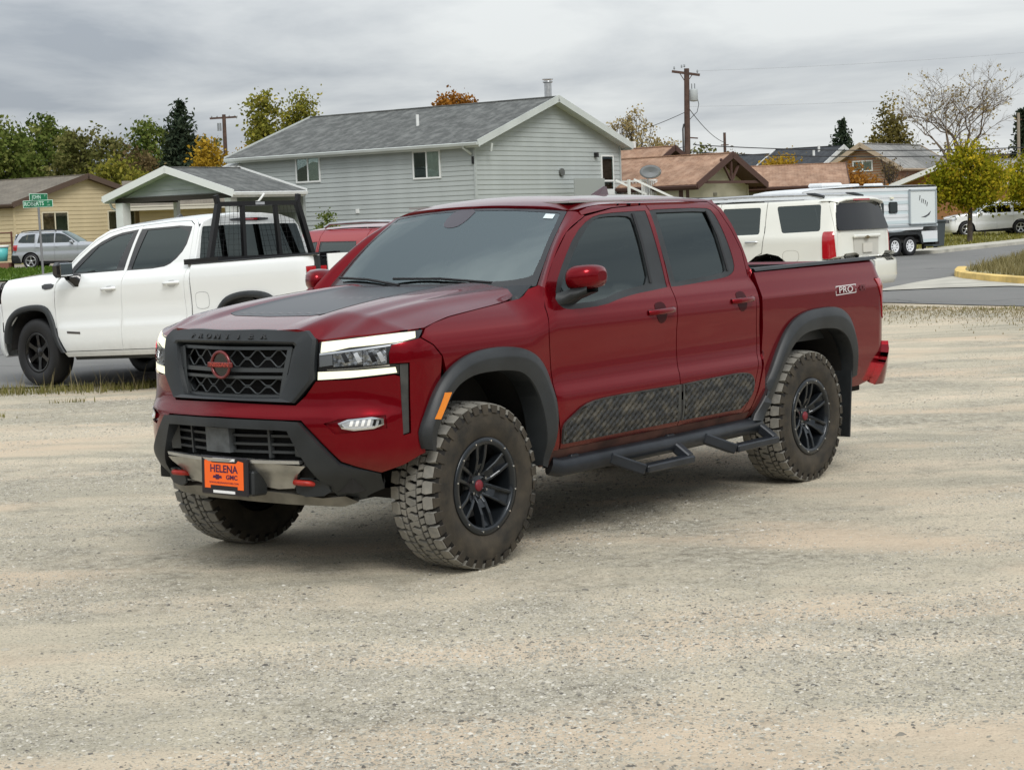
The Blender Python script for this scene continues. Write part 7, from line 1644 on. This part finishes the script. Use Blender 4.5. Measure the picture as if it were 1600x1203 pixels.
def spruce(name, label, x, y, h, hw, m, seed, tiers=22, group=None, size=.42):
    rng = np.random.RandomState(seed); o = thing(name, label, 'tree', (x, y, zg(x, y)), 0, group); mb = MB(); mb.tube([(0, 0, -.2), (0, 0, h*.5), (0, 0, h*.98)], [.18, .11, .02], 8); mb.build('trunk', BARK, o)
    C = []; tn_ = []
    for k in range(tiers):
        f = k/(tiers-1); z = h*(.12+.87*f); r_ = hw*1.25*(1-f)**.8*rng.uniform(.85, 1.12)+.10; nb = max(6, int(20*(1-f)+5))
        for j in range(nb):
            a = 2*math.pi*(j+rng.rand())/nb; L_ = r_*rng.uniform(.75, 1.1)
            for q in np.linspace(.15, 1, max(2, int(L_/.22))): C.append((math.cos(a)*L_*q, math.sin(a)*L_*q, z-.28*L_*q+.10*L_*q*q)); tn_.append(.35+.35*q+rng.normal(0, .1))
    V, F, t = leaves(np.array(C), 10, .17, size, rng, np.clip(np.array(tn_), 0, 1), .40, .3); new_obj('crown', np_mesh('crown', V, F, m, t), o); return o
def bare(name, label, x, y, h, hw, seed, m_leaf=None, leafn=0, bark=None, depth=6, group=None, size=.20, up=.5, trunk=.20, stem=.24):
    rng = np.random.RandomState(seed); z = zg(x, y); o = thing(name, label, 'tree', (x, y, z), 0, group); segs = []; tips = []
    def grow(p, d, L_, r_, k):
        mid = p+d*L_*.5+rng.normal(0, .04, 3)*L_; q = p+d*L_+rng.normal(0, .05, 3)*L_; segs.append((p, mid, q, r_, k))
        if k == 0: tips.append(q); return
        nb = 3 if rng.rand() < .45 else 2
        for _ in range(nb):
            e_ = d+rng.normal(0, .42, 3)*np.array([1.25, 1.25, .6]); e_[2] += up*.16; e_ /= np.linalg.norm(e_); grow(q, e_, L_*rng.uniform(.66, .86), r_*.62, k-1)
        if k < depth-1 and rng.rand() < .6:
            e_ = d+rng.normal(0, .6, 3); e_ /= np.linalg.norm(e_); grow(mid, e_, L_*.6, r_*.42, max(0, k-2))
    grow(np.array([0, 0, -.1]), np.array([.03, 0, 1.0]), h*stem, trunk, depth)
    P = np.array([s_[2] for s_ in segs]); mx_z = P[:, 2].max(); mx_r = np.percentile(np.abs(P[:, 0]), 97); sc_z = h/mx_z; sc_r = hw/max(mx_r, 1e-3); S_ = np.array([sc_r, sc_r, sc_z])
    big = MB(); sm_ = MB()
    for a, b, c, r_, k in segs: (big if k >= depth-2 else sm_).tube([tuple(a*S_), tuple(b*S_), tuple(c*S_)], [r_, r_*.85, r_*.66], 6 if k >= depth-2 else 3, caps=False)
    big.build('trunk', bark or BARKP, o); sm_.build('twigs', bark or BARKP, o)
    if leafn:
        T_ = np.array(tips)*S_; C = T_[rng.choice(len(T_), min(leafn, len(T_)), replace=False)]; V, F, t = leaves(C, 3 if m_leaf is not PALE else 5, .16, size, rng, rng.uniform(.2, .9, len(C))); new_obj('crown', np_mesh('crown', V, F, m_leaf, t), o)
    return o
RL = [(0, 0, .62, .95, .34), (-.55, .2, .50, .65, .28), (.55, -.2, .52, .65, .28), (.1, .3, .82, .55, .16)]
TL = [(0, 0, .55, .9, .38), (.25, .1, .80, .6, .18), (-.3, -.1, .70, .65, .22)]
gL = 'trees behind the tan house'
tree('broadleaf_tree', 'leftmost big dark green tree behind the tan house', -34.2, 125, 10.0, 2.6, GREEN, RL, 11, 200, 38, .30, group=gL)
tree('broadleaf_tree', 'tallest dark green tree above the tan house gable', -33.0, 133, 10.7, 2.8, GREEN, RL, 12, 220, 38, .30, group=gL)
tree('broadleaf_tree', 'rounded olive green tree right of the tall one over the tan gable', -29.0, 125, 9.2, 1.9, OLIVE, RL, 13, 170, 36, .28, group=gL)
tree('broadleaf_tree', 'olive tree with upright shoots left of the brownish tree', -25.6, 120, 8.2, 1.35, OLIVE, TL, 14, 110, 34, .26, group=gL)
tree('low_tree', 'low yellow-green bushy tree just above the tan wing roof', -23.5, 112, 6.0, 1.7, YGRN, [(0, 0, .7, 1, .3), (-.6, 0, .62, .6, .25), (.6, .2, .62, .6, .25)], 15, 120, 34, .24, group=gL)
tree('broadleaf_tree', 'green tree behind and left of the dark spruce', -26.9, 140, 10.7, 2.0, GREEN, RL, 16, 150, 34, .30, group=gL)
tree('broadleaf_tree', 'brownish thinning tree in front of the green one left of the spruce', -23.5, 118, 7.2, 1.4, BRWN, TL, 17, 90, 26, .24, group=gL)
spruce('spruce_tree', 'dark pointed spruce behind the carport roof', -21.9, 125, 10.1, 2.5, SPRC, 18, group=gL)
tree('broadleaf_tree', 'green tree peeking out right of the dark spruce', -24.2, 150, 9.9, 1.6, OLIVE, TL, 19, 90, 30, .28, group=gL)
tree('small_tree', 'golden yellow tree right of the spruce above the carport', -16.8, 105, 6.8, .95, YELL, TL, 20, 80, 34, .22)
tree('small_tree', 'low golden tree tucked under the grey roof left end', -15.3, 108, 6.6, .9, YELL, TL, 21, 60, 30, .22)
tree('tall_tree', 'tall yellow-green tree with two lobes above the grey roof left end', -14.2, 110, 9.8, 1.25, YGRN, [(0, 0, .80, .75, .17), (-.45, 0, .66, .8, .14), (.3, .2, .60, .8, .16)], 22, 110, 34, .24)
tree('tall_tree', 'smaller yellow-green tree just right of the tall two-lobed one', -12.3, 112, 9.6, 1.05, YGRN, [(0, 0, .86, .8, .13), (-.5, 0, .76, .6, .12), (.5, .1, .78, .6, .11)], 23, 80, 30, .22)
tree('autumn_tree', 'orange autumn tree poking above the grey house ridge', -3.4, 130, 11.4, 1.75, ORNG, [(0, 0, .82, .8, .14), (.45, 0, .78, .55, .12), (-.5, .1, .76, .5, .12)], 24, 120, 34, .26)
bare('straw_tree', 'pale straw coloured thin tree right of the grey gable', 8.6, 115, 8.4, 1.9, 25, PALE, 420, BARKP, 6, size=.18)
bare('straw_tree', 'smaller pale thin tree against the grey gable roof edge', 6.9, 113, 7.6, 1.1, 26, PALE, 220, BARKP, 6, size=.16)
tree('low_tree', 'olive bush behind the brown chimney roof right of the tall pole', 13.2, 118, 6.1, 1.3, OLIVE, RL, 27, 70, 28, .24)
tree('low_tree', 'small pinkish brown tree beside the short pole', 18.9, 150, 7.5, .8, BRWN, TL, 28, 40, 24, .24)
tree('shrub', 'bright yellow shrub in front of the charcoal roofs', 14.9, 101, 4.95, .62, YELL, [(-.4, 0, .80, .7, .16), (0, 0, .6, 1, .24)], 29, 60, 34, .18, cat='shrub')
tree('shrub', 'taller bright yellow shrub right beside the first yellow shrub', 15.7, 102, 5.15, .60, YELL, [(.2, 0, .82, .7, .15), (0, 0, .6, 1, .24)], 129, 60, 34, .18, cat='shrub')
spruce('spruce_tree', 'small dark spruce beyond the charcoal roofed house', 27.7, 150, 8.7, 2.3, SPRC, 30, 18)
tree('larch_tree', 'yellowing larch-like tree left of the big bare tree', 26.4, 125, 9.1, 2.0, leaf_mat('leaves_larch', [(.0, (.060, .055, .018)), (.5, (.17, .145, .045)), (1, (.31, .25, .08))]), [(0, 0, .48, 1, .2), (0, 0, .66, .7, .2), (.05, 0, .83, .4, .15)], 31, 190, 30, .24)
bare('bare_tree', 'big bare spreading tree over the brick house', 29.1, 118, 10.8, 3.5, 32, PALE, 200, mat('tan_bark', (.15, .115, .078), .95, noise=(4, .35)), 8, size=.17, trunk=.24, stem=.20)
tree('shrub', 'orange-brown bush left of the brick house corner', 20.0, 104, 4.35, 1.15, ORNG, RL, 33, 80, 30, .20, cat='shrub')
bare('shrub', 'leafless brown bush in front of the brick house', 23.4, 112, 4.9, 1.3, 34, BRWN, 80, BARK, 6, size=.16)
tree('leafy_tree', 'rounded green and yellow tree on the grass beside the white SUV', 20.1, 79.3, 4.35, 1.42, LEAFY, [(0, 0, .66, 1.0, .28), (-.55, 0, .55, .62, .20), (.6, .1, .56, .66, .20), (.05, .2, .86, .5, .12), (.2, -.4, .50, .7, .16)], 35, 230, 44, .145, trunk=.10)
tree('leafy_tree', 'yellow-green tree cut off by the right edge of the photo', 26.3, 92, 4.1, 1.25, LEAFY, [(0, 0, .66, 1, .3), (-.5, 0, .5, .6, .22)], 36, 120, 38, .17, trunk=.09)
tree('leafy_tree', 'low yellowing tree between the leafy tree and the right edge', 26.4, 101, 3.7, 1.0, YELL, RL, 37, 70, 34, .17, trunk=.09)
spruce('spruce_tree', 'narrow dark spruce cut off at the right edge', 39.6, 140, 8.6, .95, SPRC, 38, 18)
for k, (x, y, h_, w_) in enumerate(((33.5, 150, 5.6, 2.6), (38.0, 150, 6.2, 2.6), (42.0, 155, 6.8, 2.8))): bare('hillside_tree', ['grey bare tree on the rise behind the leafy tree', 'middle bare tree on the rise by the right edge', 'rightmost bare tree on the rise at the edge'][k], x, y, h_, w_, 50+k, BRWN, 200, BARK, 6, size=.3)
tree('garden_shrub', 'small green bush in front of the grey house wall', -6.95, 71.0, 2.25, .38, GREEN, [(0, 0, .6, 1, .34), (0, 0, .86, .5, .14)], 39, 40, 26, .11, trunk=.03, cat='shrub', spread=.09)
# weeds and grass
GRS = leaf_mat('weed_grass', [(.0, (.075, .085, .02)), (.45, (.17, .165, .05)), (1, (.38, .32, .16))]); DRYG = leaf_mat('dry_weeds', [(.0, (.12, .10, .05)), (.5, (.25, .21, .11)), (1, (.42, .36, .22))]); GRL = leaf_mat('lawn_blades', [(.0, (.045, .080, .014)), (.5, (.085, .15, .022)), (1, (.16, .21, .05))])
def blades(name, pts, hgt, wid, m, seed, lean=.5, tint=(.2, .8)):
    rng = np.random.RandomState(seed); n = len(pts); p = np.array(pts); a = rng.uniform(0, 2*np.pi, n); h_ = hgt*rng.uniform(.4, 1.3, n); w_ = wid*rng.uniform(.6, 1.3, n); d = np.stack([np.cos(a), np.sin(a), 0*a], 1); q = np.stack([-np.sin(a), np.cos(a), 0*a], 1)
    tip = p+d*(lean*h_*rng.uniform(.1, 1, n))[:, None]+np.array([0, 0, 1])*h_[:, None]; mid = p+(tip-p)*.5-d*(.08*h_)[:, None]; q = q*w_[:, None]*.5
    V = np.stack([p-q, p+q, mid+q*.8, mid-q*.8, tip+q*.12, tip-q*.12], 1).reshape(-1, 3); b = np.arange(n)*6; F = np.concatenate([np.stack([b, b+1, b+2, b+3], 1), np.stack([b+3, b+2, b+4, b+5], 1)]); t = np.repeat(rng.uniform(tint[0], tint[1], n), 6)
    return stuff(new_obj(name, np_mesh(name, V, F, m, t)))
rng = np.random.RandomState(77)
P = []
for _ in range(2600):
    t_ = rng.rand(); x = lerp(-8.2, -3.3, t_); y = lerp(21.35, 21.75, t_)+rng.normal(0, .22)-.25*(t_ < .3)
    P.append((x, y, gz_at(x, y)))
blades('kerbside_grass', P, .085, .012, GRS, 1, .7)
P = [(x, y, gz_at(x, y)) for x, y in zip(rng.uniform(-6.0, -4.2, 60), rng.normal(21.2, .15, 60))]; blades('tall_weeds', P, .26, .008, DRYG, 2, .8)
P = []
for cx_, cy_, n, s in ((-5.05, 17.4, 70, .12), (-4.6, 19.0, 40, .10), (7.9, 28.9, 220, .35)):
    P += [(x, y, gz_at(x, y)) for x, y in zip(rng.normal(cx_, s, n), rng.normal(cy_, s*.6, n))]
blades('weed_tufts', P, .05, .010, GRS, 3, .8)
P = []
for _ in range(5000):
    t_ = rng.rand(); x = lerp(5.4, 9.3, t_); y = lerp(32.2, 27.2, t_**1.1)-abs(rng.normal(0, 2.6))
    P.append((x, y, gz_at(x, y)))
blades('dry_verge_weeds', P, .032, .012, DRYG, 4, .9)
P = []
for _ in range(16000):
    x = rng.uniform(10.6, 19); y = rng.uniform(37.5, 56)
    if y < 42+(x-10.5)*2.45 and x < 10.5+ (y-36)*.9+3 and x > 10.62+max(0, (y-42)*.25): P.append((x, y, zg(x, y)+.13))
blades('dry_grass', P, .20, .022, leaf_mat('verge_grass', [(.0, (.11, .095, .035)), (.5, (.22, .19, .085)), (1, (.38, .33, .19))]), 5, .8)
P = []
for _ in range(9000):
    x = rng.uniform(-24, -11.5); y = rng.uniform(62, 78)
    P.append((x, y, zg(x, y)+.05))
blades('lawn_grass', P, .10, .05, GRL, 6, .6)
P = []
for _ in range(9000):
    x = rng.uniform(14, 30); y = rng.uniform(65, 100)
    if y > 65+(x-14.6)*1.62+1.6: P.append((x, y, zg(x, y)+.03))
blades('yard_tufts', P, .12, .05, leaf_mat('yard_blades', [(.0, (.10, .11, .02)), (.5, (.19, .18, .04)), (1, (.32, .28, .10))]), 7, .7)
# loose stones of the gravel lot: one countless layer
STN, n_, l_, b_ = node_mat('loose_stone'); at_ = n_.new('ShaderNodeAttribute'); at_.attribute_name = 'tint'
l_.new(ramp(n_, l_, at_.outputs['Fac'], [(.0, (.11, .10, .085)), (.30, (.27, .25, .205)), (.7, (.46, .425, .35)), (1, (.60, .57, .50))]), b_.inputs['Base Color']); b_.inputs['Roughness'].default_value = .9
def stones(name, n, y0, y1, smin, smax, seed, pw, dens):
    rng = np.random.RandomState(seed); u = rng.rand(n*3); y = y0*(y1/y0)**(u**pw); x = (rng.rand(n*3)*2-1)*(y*.36+.6)
    # stones gather in drifts between the driven tracks
    xr = x*ct+y*st; yr = -x*st+y*ct
    d = vnoise(xr*.4, yr, .9, 21)*.6+vnoise(x, y, 1.7, 22)*.25+vnoise(x, y, .35, 23)*.3
    keep = rng.rand(n*3) < np.clip((d-.42)*dens, .05, 1); x, y = x[keep][:n], y[keep][:n]; n = len(x)
    i = np.clip(np.searchsorted(xs_, x)-1, 0, nx_-2); j = np.clip(np.searchsorted(ys_, y)-1, 0, ny_-2); fu = (x-xs_[i])/(xs_[i+1]-xs_[i]); fv = (y-ys_[j])/(ys_[j+1]-ys_[j])
    z = (gz_[j, i]*(1-fu)+gz_[j, i+1]*fu)*(1-fv)+(gz_[j+1, i]*(1-fu)+gz_[j+1, i+1]*fu)*fv
    s = smin*(smax/smin)**(rng.rand(n)**2.6); a = rng.uniform(0, 6.28, n)
    base = np.array([(1, 0, .1), (.35, .95, -.05), (-.75, .6, .1), (-.85, -.55, -.05), (.3, -.9, .1), (.2, .1, .75), (-.35, -.1, .62)])
    B = base[None]*rng.uniform(.65, 1.3, (n, 7, 1)); B = B*np.stack([s*rng.uniform(.8, 1.5, n), s*rng.uniform(.6, 1.0, n), s*rng.uniform(.4, .8, n)], 1)[:, None, :]
    ca, sa = np.cos(a)[:, None], np.sin(a)[:, None]; V = np.stack([B[:, :, 0]*ca-B[:, :, 1]*sa+x[:, None], B[:, :, 0]*sa+B[:, :, 1]*ca+y[:, None], B[:, :, 2]+z[:, None]], 2).reshape(-1, 3)
    f = np.array([(0, 1, 5), (1, 2, 6), (1, 6, 5), (2, 3, 6), (3, 4, 6), (4, 5, 6), (4, 0, 5)]); F = (f[None]+(np.arange(n)*7)[:, None, None]).reshape(-1, 3)
    t = np.repeat(np.clip(rng.normal(.5, .26, n), 0, 1), 7); stuff(new_obj(name, np_mesh(name, V, F, STN, t)))
stones('gravel_stones', 130000, 4.9, 24, .004, .0125, 5, 1.1, 3.4)
stones('gravel_fines', 150000, 4.9, 14, .0026, .0065, 6, 1.0, 3.4)
stones('scattered_stones', 500, 5.0, 26, .010, .024, 7, 1.0, 2.0)
# ================================================================ poles, wires, sign, small things
POLE = mat('weathered_pole', (.085, .052, .040), .9, noise=(3, .35), bump=(20, .4, .01)); WIRE = mat('wire_black', (.03, .032, .036), .6); GALV = mat('galvanised', (.30, .32, .33), .5, .6)
def tube_obj(name, pts, r, m, parent, n=8): mb = MB(); mb.tube(pts, r, n); return mb.build(name, m, parent)
up_ = thing('utility_pole', 'tall brown utility pole with crossarm and grey transformer', 'utility pole', (9.98, 100, 0), 0)
tube_obj('pole_shaft', [(0, 0, -.5), (.04, 0, 5), (.12, 0, 9.55)], [.20, .17, .14], POLE, up_)
mb = MB(); sq(mb, (-.66, 0, 9.42), (.80, 0, 9.18), .13); ca_ = mb.build('crossarm', POLE, up_)
for x, z in ((-.55, 9.52), (-.15, 9.60), (.0, 9.62), (.70, 9.30)): mb = MB(); mb.lathe([(.03, 0), (.055, .05), (.03, .09), (.05, .14), (.0, .18)], 8, axis='z', c=(x, 0, z)); mb.build('insulator', GALV, ca_)
mb = MB(); sq(mb, (.08, 0, 8.75), (.45, 0, 9.25), .04); sq(mb, (.08, 0, 8.75), (-.3, 0, 9.38), .04); mb.build('crossarm_brace', POLE, up_)
mb = MB(); mb.lathe([(0, 0), (.19, .02), (.22, .06), (.22, .62), (.19, .68), (0, .70)], 16, axis='z', c=(.46, -.1, 7.75)); tf = mb.build('transformer', mat('transformer_grey', (.40, .43, .43), .5), up_)
for x in (.36, .52): mb = MB(); mb.cyl((x, -.1, 8.44), (x, -.1, 8.72), .03); mb.build('bushing', GALV, tf)
tube_obj('service_loop', [(.60, -.1, 8.2), (.72, -.1, 7.6), (.62, -.1, 7.2), (.35, -.1, 6.95), (.12, 0, 6.7)], .018, WIRE, up_, 5)
tube_obj('conduit', [(-.20, -.08, 0), (-.18, -.08, 6.3), (-.12, -.05, 6.55), (.0, 0, 6.6)], .045, WIRE, up_, 6)
mb = MB(); sq(mb, (.1, 0, 5.83), (.62, 0, 5.78), .07); mb.build('bracket', POLE, up_); mb = MB(); mb.box((.45, 0, 5.45), (.18, .08, .06)); mb.build('clamp', WIRE, up_)
p2 = thing('utility_pole', 'thin distant utility pole right of the tall pole', 'utility pole', (18.1, 150, 0)); tube_obj('pole_shaft', [(0, 0, -.5), (0, 0, 8.2)], [.15, .11], POLE, p2); mb = MB(); sq(mb, (-.3, 0, 7.2), (.3, 0, 7.2), .08); mb.build('crossarm', POLE, p2)
p3 = thing('utility_pole', 'utility pole with flat crossarm above the carport roof', 'utility pole', (-18.2, 120, 0)); tube_obj('pole_shaft', [(0, 0, -.5), (.05, 0, 9.25)], [.18, .12], POLE, p3); mb = MB(); sq(mb, (-.85, 0, 9.02), (.85, 0, 9.06), .12); c3_ = mb.build('crossarm', POLE, p3)
for x in (-.75, -.4, .4, .75): mb = MB(); mb.lathe([(.03, 0), (.05, .05), (0, .15)], 6, axis='z', c=(x, 0, 9.08)); mb.build('insulator', GALV, c3_)
for x in (-.35, -.2): mb = MB(); mb.cyl((x, -.05, 8.2), (x, -.05, 8.7), .06); mb.build('cut_out', GALV, p3)
p4 = thing('utility_pole', 'pale grey pole at the right edge of the photo', 'utility pole', (30.9, 110, 0)); tube_obj('pole_shaft', [(0, 0, -.5), (0, 0, 7.0)], [.12, .09], mat('pale_pole', (.28, .24, .19), .9), p4); mb = MB(); mb.box((0, 0, 6.6), (.4, .06, .06)); mb.build('crossarm', POLE, p4)
def wire(label, a, b, sag, r=.016, m=None):
    a = Vector(a); b = Vector(b); pts = []
    for k in range(25): t = k/24; p = a.lerp(b, t); p.z -= sag*4*t*(1-t); pts.append(tuple(p))
    mb = MB(); mb.tube(pts, r, 5, caps=False); o = mb.build('overhead_wire', m or WIRE); tag(o, label, 'wire', 'overhead wires')
wire('upper of two thick wires from the tall pole to the right', (10.45, 100, 5.42), (46, 100, 5.65), .9, .028)
wire('lower of two thick wires from the tall pole to the right', (10.15, 100, 5.05), (46, 100, 5.15), .8, .028)
wire('wire slanting down from the transformer to the short pole', (10.2, 100, 7.35), (18.1, 150, 7.4), .3, .022)
wire('wire slanting down left of the tall pole behind straw trees', (9.95, 100, 7.2), (2.0, 112, 6.0), .5, .018)
wire('faint high wire from the crossarm towards the right edge', (10.7, 100, 9.4), (60, 100, 12.4), .8, .005, mat('faint_wire', (.30, .31, .32), .6))
wire('faint high wire from the transformer level to the right', (10.2, 100, 7.5), (60, 100, 9.6), .8, .005, mat('faint_wire', (.30, .31, .32), .6))
wire('short wire left of the tall pole low over the brown roof', (9.95, 100, 5.35), (-4, 108, 5.3), .5, .02)
# street name sign
SG = thing('street_sign', 'green street name sign on a grey post left of the white pickup', 'street sign', (-13.99, 55, 0), 0)
SG.rotation_euler = (0, R(-.6), 0)
tube_obj('post', [(0, 0, -.4), (0, 0, 2.595)], .036, mat('sign_post_grey', (.25, .25, .25), .6, .5), SG)
SGN = mat('sign_green', (.005, .16, .065), .5); SW_ = mat('sign_white', (.55, .72, .62), .5)
mb = MB(); mb.box((0, 0, 0), (.86, .012, .19), bev=.004); b1 = mb.build('street_blade', SGN, SG); b1.location = (-.0, -.04, 2.70); b1.rotation_euler = (0, 0, R(2))
mb = MB(); mb.box((0, .002, 0), (.89, .010, .215), bev=.004); mb.build('blade_edge', SW_, b1)
fr_ = lambda x, z: frame_mtx((x, -.008, z), (1, 0, 0), (0, 0, 1))
text_mesh('blade_letters', 'ROBERTS', .165, SW_, b1, fr_(-.115, 0), .001, sx=.86, bold=.002); text_mesh('blade_letters', 'ST', .065, SW_, b1, fr_(.31, .04), .001); text_mesh('blade_letters', '1200', .05, SW_, b1, fr_(.31, -.05), .001)
mb = MB(); mb.box((0, 0, 0), (.76, .012, .19), bev=.004); b2 = mb.build('street_blade', SGN, SG); b2.location = (.02, -.0, 2.90); b2.rotation_euler = (0, 0, R(62))
mb = MB(); mb.box((0, .002, 0), (.79, .010, .215), bev=.004); mb.build('blade_edge', SW_, b2)
text_mesh('blade_letters', 'JOHN', .165, SW_, b2, fr_(-.10, 0), .001, sx=.9, bold=.002); text_mesh('blade_letters', 'ST', .065, SW_, b2, fr_(.27, .04), .001)
mb = MB(); mb.box((0, .0, 2.68), (.05, .03, .2)); mb.build('blade_bracket', GALV, SG)
# bits at the far left
tb_ = thing('turquoise_bin', 'turquoise tub with white rim at the left edge', 'bin', (-22.15, 80.0, .35)); mb = MB(); mb.lathe([(0, 0), (.26, 0), (.33, .62), (.31, .62), (.25, .05), (0, .05)], 20, axis='z'); mb.build('tub', mat('turquoise', (.10, .46, .46), .4), tb_, recalc=True); mb = MB(); mb.lathe([(.33, .60), (.36, .61), (.36, .70), (.32, .70)], 20, axis='z', closed=True); mb.build('rim', WHT, tb_, recalc=True); tb_.location.z = .72
mb = MB(); mb.box((0, 0, -.22), (.8, .7, .3)); mb.build('stand', mat('rust_stand', (.20, .09, .06), .8), tb_)
ga = thing('rusty_gate', 'rust brown pipe gate at the left edge behind the tub', 'gate', (-21.75, 80.4, .35))
mb = MB(); mb.cyl((0, 0, 0), (0, 0, 1.65), .045); mb.build('gate_post', mat('rust_pipe', (.12, .045, .03), .8), ga)
for z in (1.60, 1.15): mb = MB(); mb.cyl((-2.2, 0, z), (0, 0, z), .03); mb.build('gate_bar', mat('rust_pipe', (.12, .045, .03), .8), ga)
bn_ = thing('wheeled_bin', 'dark grey wheeled bin between the trailer and the leafy tree', 'bin', (16.05, 68.6, .05), R(20)); mb = MB(); mb.loft([[(-.25, -.28, .1), (.25, -.28, .1), (.25, .28, .1), (-.25, .28, .1)], [(-.29, -.33, 1.0), (.29, -.33, 1.0), (.29, .33, 1.0), (-.29, .33, 1.0)]], closed=True, smooth=False); mb.build('bin_body', mat('bin_grey', (.045, .055, .06), .6), bn_, recalc=True); mb = MB(); mb.box((0, -.02, 1.04), (.64, .74, .09), bev=.03); mb.build('bin_lid', mat('bin_grey', (.045, .055, .06), .6), bn_)
for s in (1, -1): mb = MB(); mb.cyl((s*.22, .3, .1), (s*.28, .3, .1), .10, n=12); mb.build('bin_wheel', RUBB, bn_)
